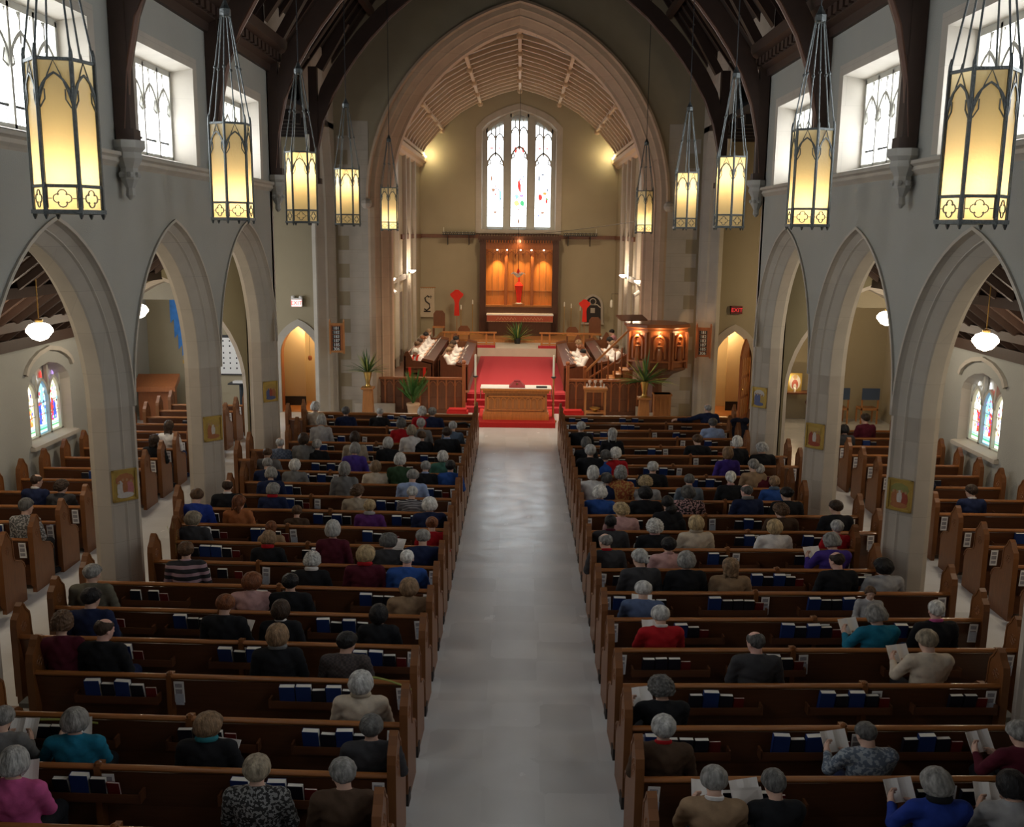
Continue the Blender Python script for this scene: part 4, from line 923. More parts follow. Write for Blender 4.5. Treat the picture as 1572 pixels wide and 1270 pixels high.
# cove strips of light along the vault edge by the east wall
for s, nm in ((-1, 'left'), (1, 'right')):
    q = MB(); q.bar((s * 4.2, 44.9, 8.9), (s * 4.2, 45.3, 8.9), .05, .05); ob('cove_lamp', q, 'bulb', label='strip lamp hidden behind the %s vault cornice by the east wall' % nm, cat='lamp', group='cove lamps')
    lamp('cove', 'POINT', (s * 4.05, 45.0, 9.0), 14, (1, .85, .45), .06)
# wall furnishings of the sanctuary
def brk(x0, x1, nm):
    r = empty('iron_candle_shelf', ((x0 + x1) / 2, YE - .3, 5.45), 0, 'black iron lattice candle shelf on the east wall, %s of the reredos' % nm, 'shelf', 'iron candle shelves')
    h = (x1 - x0) / 2; q = MB(); q.box(-h, h, -.16, .2, .0, .03); q.box(-h, h, -.18, -.15, .12, .14)
    for k in range(16): u = -h + k * h / 8; q.tube([(u, -.17, .0), (u + h / 8, -.17, .13)], .01, 4); q.tube([(u + h / 8, -.17, .0), (u, -.17, .13)], .01, 4)
    ob('lattice', q, 'iron', r)
    for u in (-h * .7, h * .6): q = MB(); q.tube([(u, .18, -.45), (u, .1, -.15), (u, -.1, -.02)], .02, 5); ob('bracket', q, 'iron', r)
    q = MB()
    for k in range(9): q.lathe([(.012, .03), (.012, .16)], 5, (-h + .08 + k * (2 * h - .16) / 8, 0))
    q.lathe([(.015, .03), (.015, .34)], 5, ((-h + .05) if x0 < 0 else (h - .05), 0)); ob('candles', q, 'wax', r)
brk(-3.45, -1.95, 'left'); brk(2.05, 3.6, 'right')
r = empty('staff_banner', (-4.18, YE - .12, 1.55), 0, 'cream hanging banner with a dark crosier emblem on the east wall', 'banner')
q = MB(); q.box(-.34, .34, -.02, .0, .12, 1.42); 
for k in range(7): q.box(-.33 + k * .1, -.27 + k * .1, -.02, 0, 1.42, 1.5)
ob('cloth', q, mat('linen', (.55, .46, .34), .9), r)
q = MB(); q.tube([(.10, -.03, 1.05), (.02, -.03, 1.12), (-.10, -.03, 1.02), (-.06, -.03, .86), (.10, -.03, .74), (.12, -.03, .56), (-.02, -.03, .44), (-.14, -.03, .52)], .035, 6); q.box(-.16, .16, -.035, -.02, .36, .42); q.box(.16, .18, -.035, -.02, .98, 1.14); q.box(.12, .22, -.035, -.02, 1.06, 1.08); ob('emblem', q, 'foot', r)
q = MB(); q.tube([(-.38, -.01, 1.5), (.38, -.01, 1.5)], .018, 6); ob('pole', q, 'wood_mid', r)
def veiled(x, y, z, sc, nm):
    r = empty('veiled_processional_cross', (x, y, ZS), 0, 'processional cross veiled in red, %s of the high altar' % nm, 'cross', 'veiled processional crosses')
    q = MB(); a = sc
    q.loft([[(-w_ * a, -.03, z + h * a), (w_ * a, -.03, z + h * a), (w_ * a, .03, z + h * a), (-w_ * a, .03, z + h * a)] for h, w_ in ((0, .12), (.05, .13), (.6, .10), (.78, .14), (.95, .30), (1.05, .32), (1.15, .18), (1.25, .08))]); ob('veil', q, 'red_cloth', r)
    q = MB(); q.tube([(0, 0, 0), (0, 0, z + .2)], .015, 6); ob('staff', q, 'wood_mid', r)
veiled(-2.78, 44.9, .95, .95, 'left'); veiled(3.0, 43.6, .85, .8, 'right')
for x, y, z, nm in ((-2.55, 44.3, 1.35, 'left of the high altar, beside the veiled cross'), (-2.05, 44.8, 1.55, 'left of the high altar, closer to the reredos'), (2.15, 44.8, 1.5, 'right of the high altar, closer to the reredos'), (2.45, 44.5, 1.45, 'right of the high altar, second from the reredos'), (2.85, 44.3, 1.35, 'right of the high altar, beside the veiled cross')):
    r = empty('pavement_candlestick', (x, y, ZS + .1), 0, 'thin floor candlestick ' + nm, 'candlestick', 'floor candlesticks')
    q = MB(); q.lathe([(.12, 0), (.1, .03), (.015, .06), (.012, z - .2), (.04, z - .16)], 8); ob('stick', q, 'brass', r); q = MB(); q.lathe([(.028, z - .16), (.028, z), (.008, z + .05)], 8); ob('candle', q, 'wax', r)
r = empty('wall_aumbry', (3.5, YE - .03, 1.5), 0, 'gothic arched niche with tracery on the east wall', 'niche')
T = lambda u, v, w2: (u, -w2, v)
q = MB(); strip(q, [(.44, 0)] + [(a_, v_) for a_, v_ in arc_pts(.42, .5, 0, .78, 8)] + [(-.44, 0)], .10, .08, T); q.box(-.52, .52, -.12, 0, -.08, 0); ob('surround', q, 'stone', r)
q = MB(); q.add([T(u, v, .01) for u, v in [(-.42, 0), (.42, 0)] + arc_pts(.42, .5, 0, .78, 8)], [tuple(range(19))]); ob('recess', q, 'foot', r)
q = MB(); strip(q, [(.14 * math.cos(t), .98 + .14 * math.sin(t)) for t in np.linspace(0, 2 * PI, 12)], .04, .05, T); strip(q, [(.36, .70), (.2, .84), (0, .84), (-.2, .84), (-.36, .70)], .05, .05, T); q.box(-.1, .1, -.04, 0, .45, .68); ob('tracery', q, 'stone', r)
r = empty('hanging_lantern', (4.18, 43.5, 2.35), 0, 'small white candle lamp hanging from a wall bracket by the niche', 'lamp')
q = MB(); q.lathe([(.03, 0), (.06, .06), (.06, .3), (.02, .36)], 8); ob('glass', q, 'wax', r); q = MB(); q.tube([(0, 0, .36), (0, 0, .62), (.3, 0, .62)], .01, 4); ob('bracket', q, 'iron', r)
def chair(x, y, rz, lab, h=1.15):
    r = empty('clergy_chair', (x, y, ZS + .12 if y > 42.6 else ZS), rz, lab, 'chair', 'clergy chairs')
    q = MB(); q.box(-.26, .26, -.25, .25, .40, .46); ob('seat', q, 'wood_mid', r)
    q = MB(); q.prism([(-.26, .46), (.26, .46), (.26, h - .15), (.15, h), (-.15, h), (-.26, h - .15)], .21, .25, 'y'); ob('backrest', q, 'wood_choir', r)
    for a in (-.23, .23):
        for b in (-.22, .22): q = MB(); q.box(a - .025, a + .025, b - .025, b + .025, 0, .40); ob('leg', q, 'wood_choir', r)
chair(-3.5, 43.6, R(0), 'round-topped dark chair on the left below the crosier banner'); chair(-2.3, 42.0, R(0), 'low brown chair on the left behind the communion rail', .75); chair(2.4, 42.0, R(0), 'low brown chair on the right behind the communion rail', .75); chair(3.4, 42.4, R(0), 'dark chair on the right below the arched niche')
q = MB(); q.tube([(x, 33.0, 5.05 + .0075 * x * x + (x + 4.5) * .10) for x in np.linspace(-.2, 4.5, 8)], .007, 4); ob('cable', q, 'black', label='thin cable strung across the right of the chancel opening', cat='cable')
# ================================================================ LANTERNS
def lantern_proto():
    r = empty('hanging_lantern'); RR = .236; H = 1.08
    cor = lambda i, rr=RR: (rr * math.cos(PI / 3 * i), rr * math.sin(PI / 3 * i))
    g_ = MB()
    for i in range(6):
        a, b = cor(i), cor(i + 1); g_.quad((*a, .02), (*b, .02), (*b, H), (*a, H))
    ob('glass_panels', g_, 'amber', r)
    fr = MB()
    for i in range(6):
        a = cor(i, RR + .004); fr.tube([(*a, -.05), (*a, -.02), (*a, H), (*a, H + .05), (a[0], a[1], H + .10)], [.006, .018, .017, .015, .004], 5)
    ob('corner_bars', fr, 'bronze', r)
    for z in (.0, .19, H): rg = MB(); rg.loft([[(*cor(i, RR + .014), z - .012) for i in range(6)], [(*cor(i, RR + .014), z + .012) for i in range(6)], [(*cor(i, RR - .006), z + .012) for i in range(6)], [(*cor(i, RR - .006), z - .012) for i in range(6)], [(*cor(i, RR + .014), z - .012) for i in range(6)]], True, False); ob('rim', rg, 'bronze', r)
    rg = MB(); rg.loft([[(*cor(i, RR + .03), -.01) for i in range(6)], [(*cor(i, RR + .03), .02) for i in range(6)], [(*cor(i, RR - .03), .02) for i in range(6)], [(*cor(i, RR - .03), -.01) for i in range(6)], [(*cor(i, RR + .03), -.01) for i in range(6)]], True, False)
    ob('bottom_rim', rg, 'bronze', r)
    tc = MB(); bd = MB()
    for i in range(6):
        a, b = np.array(cor(i)), np.array(cor(i + 1)); c = (a + b) / 2; t = (b - a) / np.linalg.norm(b - a); nn = c / np.linalg.norm(c)
        T = lambda u, v, w2, c=c, t=t, nn=nn: (c[0] + t[0] * u + nn[0] * (w2 + .003), c[1] + t[1] * u + nn[1] * (w2 + .003), v)
        strip(tc, [(a_, v_) for a_, v_ in arc_pts(.108, .21, 0, H - .28, 6)], .016, .010, T)
        strip(tc, [(.112, H - .32), (.088, H - .23), (.04, H - .10), (0, H - .01), (-.04, H - .10), (-.088, H - .23), (-.112, H - .32)], .008, .008, T)
        for s_ in (-1, 1): strip(tc, [(s_ * .105, H - .34), (s_ * .07, H - .28), (s_ * .07, H - .21)], .009, .008, T)
        for k in range(4): strip(bd, [(.032 * math.cos(q) + .032 * math.cos(k * PI / 2), .10 + .032 * math.sin(q) + .032 * math.sin(k * PI / 2)) for q in np.linspace(k * PI / 2 - 1.9, k * PI / 2 + 1.9, 7)], .007, .008, T)
        for s_ in (-1, 1):
            strip(bd, [(s_ * .072, .10), (s_ * .10, .10)], .007, .008, T); strip(bd, [(s_ * .10, .03), (s_ * .10, .18)], .006, .008, T); pass
    ob('arched_tracery', tc, 'bronze', r); ob('pierced_band', bd, 'bronze', r)
    for i in range(6):
        a = cor(i, RR); b = cor(i, .05); m_ = tuple(np.array(a) * .5 + np.array(b) * .5)
        q = MB(); q.tube([(*a, H + .04), (*m_, H + .62), (*b, H + 1.22)], .0085, 5); q.ball((*m_, H + .62), .022, 6, 4); ob('hanging_rod', q, 'bronze', r)
    q = MB(); q.lathe([(.05, H + 1.18), (.065, H + 1.2), (.065, H + 1.26), (.04, H + 1.30), (.015, H + 1.36)], 6); ob('crown', q, 'bronze', r)
    q = MB(); q.tube([(0, 0, H + 1.3), (0, 0, 13.6 - 5.76)], .008, 5); ob('cord', q, 'black', r)
    q = MB(); q.ball((0, 0, 0), .05, 10, 8); ob('light_bulb', q, 'bulb', r, loc=(0, 0, .24))
    return r
lp = lantern_proto()
LN = [(-3.33, 7.5, 14, 0, 'left row, nearest the camera'), (-3.3, 11.7, 31, 0, 'left row, second from the camera'), (-3.4, 15.85, 8, 1, 'left row, third from the camera'), (-3.4, 20.05, 6, 1, 'left row, fourth from the camera'), (-3.4, 26.5, 30, 0, 'left row, in front of the chancel arch'),
      (3.47, 7.5, -12, 0, 'right row, nearest the camera'), (3.45, 11.7, 28, 0, 'right row, second from the camera'), (3.4, 15.85, 26, 1, 'right row, third from the camera'), (3.4, 20.05, 28, 1, 'right row, fourth from the camera'), (3.4, 26.7, 30, 0, 'right row, in front of the chancel arch')]
for i, (x, y, a, hi, lab) in enumerate(LN):
    o = lp if i == 0 else inst(lp)
    zb = 5.75 if y < 25 else 5.66
    o.location = (x, y, zb); o.rotation_euler = (0, 0, R(a)); tag(o, 'hexagonal amber glass lantern with gothic metalwork, ' + lab, 'lantern', 'nave lanterns')
    zz = .80 if hi else .24
    for k in KIDS(o):
        if k.name.startswith('light_bulb'): k.location = (0, 0, zz)
    lamp('lantern_lamp', 'POINT', (x, y, zb + zz), P_LANTERN * (1.0 if hi else .75), (1.0, .74, .42), .055)
# aisle pendant lamps
def pend():
    r = empty('pendant_lamp')
    q = MB(); q.lathe([(.02, -.17), (.12, -.13), (.215, -.01), (.21, .03), (.16, .10), (.09, .13), (.05, .14)], 20); ob('glass_globe', q, 'bulb', r, smooth=True)
    q = MB(); q.lathe([(.06, .13), (.065, .18), (.02, .2)], 10); q.tube([(0, 0, .2), (0, 0, .98)], .009, 6); q.lathe([(.07, .96), (.07, .99), (.02, 1.0)], 10); ob('brass_stem', q, 'brass', r)
    return r
pp = pend()
for i, (x, y, lab) in enumerate(((-7.9, 16.15, 'left aisle, nearer the camera'), (-7.9, 20.4, 'left aisle, farther from the camera'), (7.9, 16.35, 'right aisle, nearer the camera'), (7.9, 20.8, 'right aisle, farther from the camera'), (-7.9, 12.0, 'left aisle, hidden behind the fourth pier'), (7.9, 12.0, 'right aisle, hidden behind the fourth pier'))):
    o = pp if i == 0 else inst(pp); o.location = (x, y, 3.93); tag(o, 'white opal schoolhouse pendant lamp on a brass stem, ' + lab, 'pendant lamp', 'aisle pendant lamps')
    lamp('pendant', 'POINT', (x, y, 3.62), 30, (1, .84, .62), .12)
lamp('aisle_chapel_right', 'POINT', (8.6, 27.0, 4.2), 60, (1, .74, .42), .2)
lamp('aisle_chapel_left', 'POINT', (-8.8, 26.0, 5.0), 26, (1, .88, .68), .2)

# ================================================================ PEWS
P0, PS = 7.98, .915            # rail of row 1, spacing
CHEV = R(1.8)
XA = .10                       # centre line of the nave aisle
ORD = ['nearest', 'second', 'third', 'fourth', 'fifth', 'sixth', 'seventh', 'eighth', 'ninth', 'tenth', 'eleventh', 'twelfth', 'thirteenth', 'fourteenth', 'fifteenth', 'sixteenth', 'seventeenth', 'eighteenth', 'nineteenth', 'twentieth', 'twenty-first']
def rowY(k): return P0 + PS * (k - 1)
END_PROF = [(-.05, 0), (.56, 0), (.56, .52), (.53, .60), (.46, .66), (.36, .68), (.28, .72), (.255, .80), (.25, .98), (.235, 1.06), (.17, 1.12), (.13, 1.19), (.10, 1.22), (.07, 1.19), (.03, 1.12), (-.035, 1.06), (-.05, .98)]
def end_mesh():
    q = MB(); q.prism(END_PROF, -.032, .032, 'x'); return q
def edge_mesh():
    q = MB(); T = lambda u, v, w2: (-.040 + w2, u, v); strip(q, [(p[0] - (0.005 if p[0] < .1 else -.004), p[1]) for p in END_PROF[2:] + [(-.05, .1)]], .022, .080, T)
    for sx in (-.036, .024):
        for k in range(4):
            cx_, cz_ = .10 + .035 * math.cos(k * PI / 2), .93 + .035 * math.sin(k * PI / 2)
            q.tube([(sx + .006, cx_ + .03 * math.cos(t), cz_ + .03 * math.sin(t)) for t in np.linspace(0, 2 * PI, 8)], .007, 4)
    return q
me_end = end_mesh(); me_edge = edge_mesh()
def mesh_of(name, mb, mm, smooth=False):
    o = ob(name, mb, mm, smooth=smooth); me = o.data; bpy.data.objects.remove(o); return me
ME_END = mesh_of('pew_end', me_end, 'pew_end'); ME_EDGE = mesh_of('carved_edge', me_edge, 'pew_edge')
q = MB(); q.box(-.045, .045, -.07, .08, 0, .13); ME_FOOT = mesh_of('metal_foot', q, 'foot')
_cache = {}
def bodies(L, s):
    """meshes of one pew of length L running from local x=0 outwards in direction s; y=0 is the rail"""
    key = (round(L, 2), s)
    if key in _cache: return _cache[key]
    X = lambda a, b: tuple(sorted((s * a, s * b)))
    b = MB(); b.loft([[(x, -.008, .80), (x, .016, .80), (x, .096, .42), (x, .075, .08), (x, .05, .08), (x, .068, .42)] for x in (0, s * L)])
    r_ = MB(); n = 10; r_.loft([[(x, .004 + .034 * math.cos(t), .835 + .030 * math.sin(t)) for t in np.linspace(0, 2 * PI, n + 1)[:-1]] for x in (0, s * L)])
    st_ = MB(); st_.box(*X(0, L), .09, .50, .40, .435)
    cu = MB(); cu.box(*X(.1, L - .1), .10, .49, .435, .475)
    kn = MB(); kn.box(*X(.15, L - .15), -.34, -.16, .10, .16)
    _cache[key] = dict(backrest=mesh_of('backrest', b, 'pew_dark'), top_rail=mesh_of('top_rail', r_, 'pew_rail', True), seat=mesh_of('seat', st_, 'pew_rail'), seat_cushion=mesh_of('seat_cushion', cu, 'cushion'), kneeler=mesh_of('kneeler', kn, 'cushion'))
    return _cache[key]
q = MB(); q.box(-.028, .028, -.03, .10, .05, .86); q.lathe([(.036, .85), (.032, .885), (.01, .90)], 8, (0, .005)); ME_DIV = mesh_of('divider', q, 'pew_end')
q = MB(); q.box(-.45, .45, -.115, -.01, .555, .575); q.box(-.45, .45, -.118, -.106, .575, .64); q.box(-.46, -.44, -.118, -.01, .555, .66); q.box(.44, .46, -.118, -.01, .555, .66); ME_RACK = mesh_of('book_rack', q, 'pew_dark')
PEWS = {}
def child(name, me, parent, loc=(0, 0, 0)):
    o = bpy.data.objects.new(name, me); COL.objects.link(o); adopt(o, parent); o.location = loc; return o
def pew(block, k, x0, s, L, y, lab, div=None, racks=(), inner_end=True, outer_end=True, foot=False, chev=CHEV):
    r = empty('church_pew', (x0, y, 0), s * chev, lab, 'pew', 'pews')
    for nm_, me in bodies(L, s).items():
        child(nm_, me, r)
    for xx, on in ((0, inner_end), (L, outer_end)):
        if on:
            e = child('pew_end', ME_END, r, (s * xx, 0, 0)); child('carved_edge', ME_EDGE, e)
    if foot: child('metal_foot', ME_FOOT, r, (0, 0, 0)); 
    if div: child('divider', ME_DIV, r, (s * div, -.01, 0))
    for u in racks: child('book_rack', ME_RACK, r, (s * u, 0, 0))
    PEWS[(block, k)] = dict(o=r, x0=x0, s=s, L=L, y=y, div=div)
    return r
def on_pew(block, k, u, v, z):
    """world point u metres along the pew from its inner end, v in front of (+) or behind (-) its rail"""
    p = PEWS[(block, k)]; a = p['s'] * CHEV
    lx, ly = p['s'] * u, v
    return (p['x0'] + lx * math.cos(a) - ly * math.sin(a), p['y'] + lx * math.sin(a) + ly * math.cos(a), z)
def u_at(block, k, xpix):
    """distance along the pew of a photo column"""
    p = PEWS[(block, k)]; X = 0
    y = p['y']
    for _ in range(4):
        # rail height point seen in that column
        lo, hi = 0.0, 1270.0
        for _ in range(22):
            mid = (lo + hi) / 2
            if ray(xpix, mid, Y=y)[2] > .75: lo = mid
            else: hi = mid
        X = ray(xpix, lo, Y=y)[0]; y = p['y'] + abs(X - p['x0']) * math.tan(CHEV)
    return (X - p['x0']) * p['s']
SHORT = {-1: {7: 4.25, 8: 4.25, 9: 4.5, 11: 4.2, 12: 4.2, 13: 4.25, 16: 4.2, 17: 4.2, 18: 4.2, 3: 4.2, 2: 4.2}, 1: {7: 4.15, 8: 4.15, 11: 4.15, 12: 4.15, 13: 4.2, 16: 4.15, 17: 4.15, 18: 4.15, 2: 4.2, 3: 4.2}}
# book racks: photo columns where a run of books starts, with the run (b blue, d dark, r red, o open blue)
RUN = {
 ('L', 0): [(60, 'bdr')], ('L', 1): [(90, 'dbdr'), (360, 'bdbdr')], ('L', 2): [(63, 'dd'), (279, 'dddr'), (469, 'bdbd')], ('L', 3): [(137, 'bdbdr'), (433, 'bodod')], ('L', 4): [(167, 'dbr'), (340, 'bdbr'), (545, 'bbdr')],
 ('L', 5): [(145, 'ddr'), (271, 'bdddr'), (489, 'bdbd')], ('L', 6): [(204, 'd.dr'), (395, 'bddd'), (554, 'bdd')], ('L', 7): [(295, 'dd.d r'), (450, 'dd'), (572, 'bdd')], ('L', 8): [(295, 'dbbdr'), (466, 'dbdr'), (614, 'bd')], ('L', 9): [(310, 'bdr'), (388, 'bbdr'), (558, 'bddr')],
 ('L', 10): [(326, 'd'), (483, 'bdbd'), (603, 'bdb')], ('L', 11): [(440, 'bdr'), (580, 'bdbd')], ('L', 12): [(438, 'bd'), (512, 'bdd'), (654, 'bdr')], ('L', 13): [(464, 'bdbd'), (600, 'bd')], ('L', 14): [(480, 'bdbd'), (625, 'd')], ('L', 15): [(461, 'd'), (552, 'bd'), (646, 'bdd')], ('L', 16): [(493, 'bd'), (563, 'bd'), (660, 'db')], ('L', 17): [(499, 'bdb'), (655, 'd')], ('L', 18): [(476, 'd'), (598, 'd')], ('L', 19): [(506, 'd'), (600, 'bd')],
 ('R', 0): [(1032, 'bddr'), (1260, 'bdbdr')], ('R', 1): [(1100, 'dbdr'), (1400, 'dd dd')], ('R', 2): [(988, 'bdddr'), (1182, 'bdbdr'), (1381, 'dbdr')], ('R', 3): [(1055, 'dbdr'), (1253, 'bdbdr'), (1452, 'ddr')], ('R', 4): [(984, 'dddr'), (1130, 'dbbdr'), (1368, 'dbdr')], ('R', 5): [(1014, 'dbdr'), (1196, 'bdbdr'), (1350, 'dbdr')],
 ('R', 6): [(940, 'bd dd'), (1086, 'bdddr'), (1237, 'bddbr')], ('R', 7): [(940, 'dd'), (1035, 'ddr'), (1150, 'bdbdr'), (1313, 'd')], ('R', 8): [(975, 'dd'), (1085, 'bdr'), (1218, 'db d')], ('R', 9): [(975, 'dd'), (1126, 'dbd'), (1230, 'bdbd')], ('R', 10): [(960, 'dd'), (1126, 'dbd'), (1295, 'd')], ('R', 11): [(1035, 'dd'), (1165, 'dd')],
 ('R', 12): [(955, 'dd'), (1025, 'ddb')], ('R', 13): [(962, 'bd'), (1057, 'bdbd')], ('R', 14): [(987, 'bdbd'), (1130, 'dd')], ('R', 15): [(916, 'bddd'), (1090, 'dd')], ('R', 16): [(973, 'ddbd'), (1079, 'bdr')], ('R', 17): [(900, 'ddb'), (1080, 'bd')], ('R', 18): [(900, 'bdb'), (1032, 'bd')], ('R', 19): [(875, 'bbd'), (952, 'bbd'), (1044, 'dd')]}
for s, B, nm in ((-1, 'L', 'left'), (1, 'R', 'right')):
    for k in range(0, 20):
        L = SHORT[s].get(k, 4.85); div = 2.15 if (k % 2 == 0) else 2.68
        x0 = XA + s * 1.10
        PEWS[(B, k)] = dict(x0=x0, s=s, L=L, y=rowY(k))
        rk = []
        for xp, runs in RUN.get((B, k), []):
            u = u_at(B, k, xp); c = (u + .34) if s > 0 else (u - .34)
            c = min(max(c, .55), L - .55)
            if all(abs(c - q_) > .95 for q_ in rk): rk.append(c)
        pew(B, k, x0, s, L, rowY(k), 'long dark wooden pew, %s from the camera in the %s nave block' % (ORD[k], nm), div, rk, foot=True)
    # front screen
    r = empty('pew_front_screen', (XA + s * 1.1, rowY(20), 0), s * CHEV, 'panelled wooden screen in front of the first pew of the %s nave block' % nm, 'pew screen', 'pew front screens')
    q = MB(); L = 4.6; q.box(*sorted((0, s * L)), -.02, .03, .05, .80); ob('panel', q, 'pew_dark', r)
    q = MB(); q.box(*sorted((0, s * L)), -.05, .06, .80, .86); ob('top_rail', q, 'pew_rail', r)
    q = MB(); q.box(*sorted((.1, s * L) if s > 0 else (-.1, s * L)), -.16, -.02, .52, .55); ob('book_shelf', q, 'pew_dark', r)
    for xx in (0, L): child('pew_end', ME_END, r, (s * xx, -.2, 0))
    PEWS[(B, 20)] = dict(o=r, x0=XA + s * 1.1, s=s, L=L, y=rowY(20), div=None)
RUN[('L', 20)] = [(596, 'bdbd'), (505, 'd')]; RUN[('R', 20)] = [(873, 'bdbd'), (950, 'bdbd'), (1045, 'dd')]
# side-aisle pews
for s, B, nm, off in ((-1, 'AL', 'left', .12), (1, 'AR', 'right', .38)):
    for k in range(3, 22 if s < 0 else 19):
        y = rowY(k) + off
        if 21.3 < y < 22.7: pass
        L = 2.05; x0 = s * 7.45; PEWS[(B, k)] = dict(x0=x0, s=s, L=L, y=y)
        pew(B, k, x0, s, L, y, 'short wooden pew, %s from the camera in the %s side aisle' % (ORD[k - 3], nm), None, (1.0,) if k % 2 else (), chev=0)

# books and cards
def book(w_, h, t, cover):
    q = MB(); q.cur = 0
    q.box(-w_ / 2, w_ / 2, -t / 2, -t / 2 + .004, 0, h); q.box(-w_ / 2, w_ / 2, t / 2 - .004, t / 2, 0, h); q.box(-w_ / 2, -w_ / 2 + .005, -t / 2, t / 2, 0, h)
    c_ = MB(); c_.box(-w_ / 2 + .005, w_ / 2 - .002, -t / 2 + .003, t / 2 - .003, .004, h - .002)
    return mesh_of('cover', q, cover), mesh_of('pages', c_, 'page_edge')
BK = {'b': book(.165, .235, .062, 'book_blue'), 'd': book(.14, .195, .046, 'book_dark'), 'r': book(.115, .155, .020, 'book_red')}
q = MB(); n_ = 6
for s_ in (-1, 1): q.loft([[(s_ * .15 * t / n_, -.02 - .02 * math.sin(PI * t / n_), .0), (s_ * .15 * t / n_, -.02 - .02 * math.sin(PI * t / n_), .235), (s_ * .15 * t / n_, .0, .24), (s_ * .15 * t / n_, .0, .0)] for t in range(n_ + 1)])
OPENB = mesh_of('open_pages', q, 'page_edge')
NM = {'b': ('hymnal', 'thick blue hymnal', 'hymnal', 'blue hymnals in the pew racks'), 'd': ('prayer_book', 'small dark prayer book', 'prayer book', 'dark prayer books in the pew racks'), 'r': ('song_booklet', 'thin red booklet', 'booklet', 'red booklets in the pew racks')}
POSN = ['first', 'second', 'third', 'fourth', 'fifth', 'sixth']
BLK = {'L': 'left block', 'R': 'right block', 'AL': 'left aisle', 'AR': 'right aisle'}
rb = random.Random(11)
def put_book(c, B, k, u, which, seq):
    kk = 'b' if c == 'o' else c
    w_ = {'b': .165, 'd': .14, 'r': .115}[kk]
    p = on_pew(B, k, u, -.058, .590); s = PEWS[(B, k)]['s']
    cov, pg = BK[kk]; nm, d, cat, grp = NM[kk]
    o = bpy.data.objects.new(nm, cov); COL.objects.link(o); o.location = p; o.rotation_euler = (R(rb.uniform(9, 14)), R(rb.uniform(-1.5, 1.5)), s * CHEV + R(rb.uniform(-3, 3)))
    where = 'rack behind %s pew' % ORD[k] if k < 20 else 'shelf of the front screen'
    tag(o, '%s, %s in the %s %s, %s' % (d, seq, which, where, BLK[B]), cat, grp)
    child('pages', pg, o)
for (B, k), runs in sorted(RUN.items()):
    p = PEWS[(B, k)]; s = p['s']
    for ri, (xp, seq) in enumerate(runs):
        u = u_at(B, k, xp)
        if not (0 < u < p['L'] + .2): continue
        which = ['leftmost', 'middle', 'rightmost', 'fourth'][ri] if len(runs) > 2 else (['left', 'right'][ri] if len(runs) == 2 else 'only')
        n = 0
        for c in seq:
            if c in ' .': u += s * .10; continue
            w_ = {'b': .165, 'o': .165, 'd': .14, 'r': .115}[c]
            uc = u + s * w_ / 2; u += s * (w_ + .012)
            if 0.1 < uc < p['L'] - .1:
                put_book(c, B, k, uc, which, POSN[min(n, 5)]); n += 1
q = MB(); q.box(-.055, .055, -.006, 0, 0, .25); ME_CARD = mesh_of('card', q, 'paper')
q = MB()
for z_, h_ in ((.03, .05), (.10, .06), (.18, .045)): q.box(-.04, .035, -.0075, -.006, z_, z_ + h_)
ME_PRINT = mesh_of('print', q, mat('print_grey', (.33, .31, .33), .8, .6, 60))
q = MB(); q.box(-.045, .05, -.011, -.0075, .0, .13); ME_CARD2 = mesh_of('front_card', q, mat('card_tint', (.50, .53, .60), .8, .25, 40))
for s, B, nm in ((-1, 'L', 'left'), (1, 'R', 'right')):
    for k in range(0, 20):
        for wh, u in (('at the centre-aisle end', .12), ('beside its divider', (PEWS[(B, k)]['div'] or 2) + (-.12 if s < 0 else .12)), ('at the outer end', PEWS[(B, k)]['L'] - .15)):
            if wh == 'at the outer end' and (s < 0 or k < 3): continue
            p = on_pew(B, k, u, -.045, .56)
            o = bpy.data.objects.new('pew_card', ME_CARD); COL.objects.link(o); o.location = p; o.rotation_euler = (R(4), R(rb.uniform(-4, 4)), s * CHEV)
            tag(o, 'printed white card behind the %s pew of the %s, %s' % (ORD[k], BLK[B], wh), 'card', 'pew cards')
            child('print', ME_PRINT, o); child('front_card', ME_CARD2, o, (rb.uniform(-.01, .01), 0, rb.uniform(-.03, .02)))
for s, B, nm in ((-1, 'AL', 'left'), (1, 'AR', 'right')):
    for k in range(3, 22 if s < 0 else 19):
        p = PEWS[(B, k)]; o = bpy.data.objects.new('pew_card', ME_CARD); COL.objects.link(o); o.location = (p['x0'] + s * .14, p['y'] - .045, .56); o.rotation_euler = (R(4), 0, 0)
        tag(o, 'printed white card behind the %s pew of the %s' % (ORD[k - 3], BLK[B]), 'card', 'pew cards'); child('print', ME_PRINT, o)
        if k % 2:
            for j, c in enumerate('bd' if k % 4 == 1 else 'd'):
                nm_, d, cat, grp = NM[c]; b_ = bpy.data.objects.new(nm_, BK[c][0]); COL.objects.link(b_); b_.location = (p['x0'] + s * (1.0 + .17 * j), p['y'] - .062, .577)
                tag(b_, '%s in the rack behind the %s pew of the %s' % (d, ORD[k - 3], BLK[B]), cat, grp); child('pages', BK[c][1], b_)
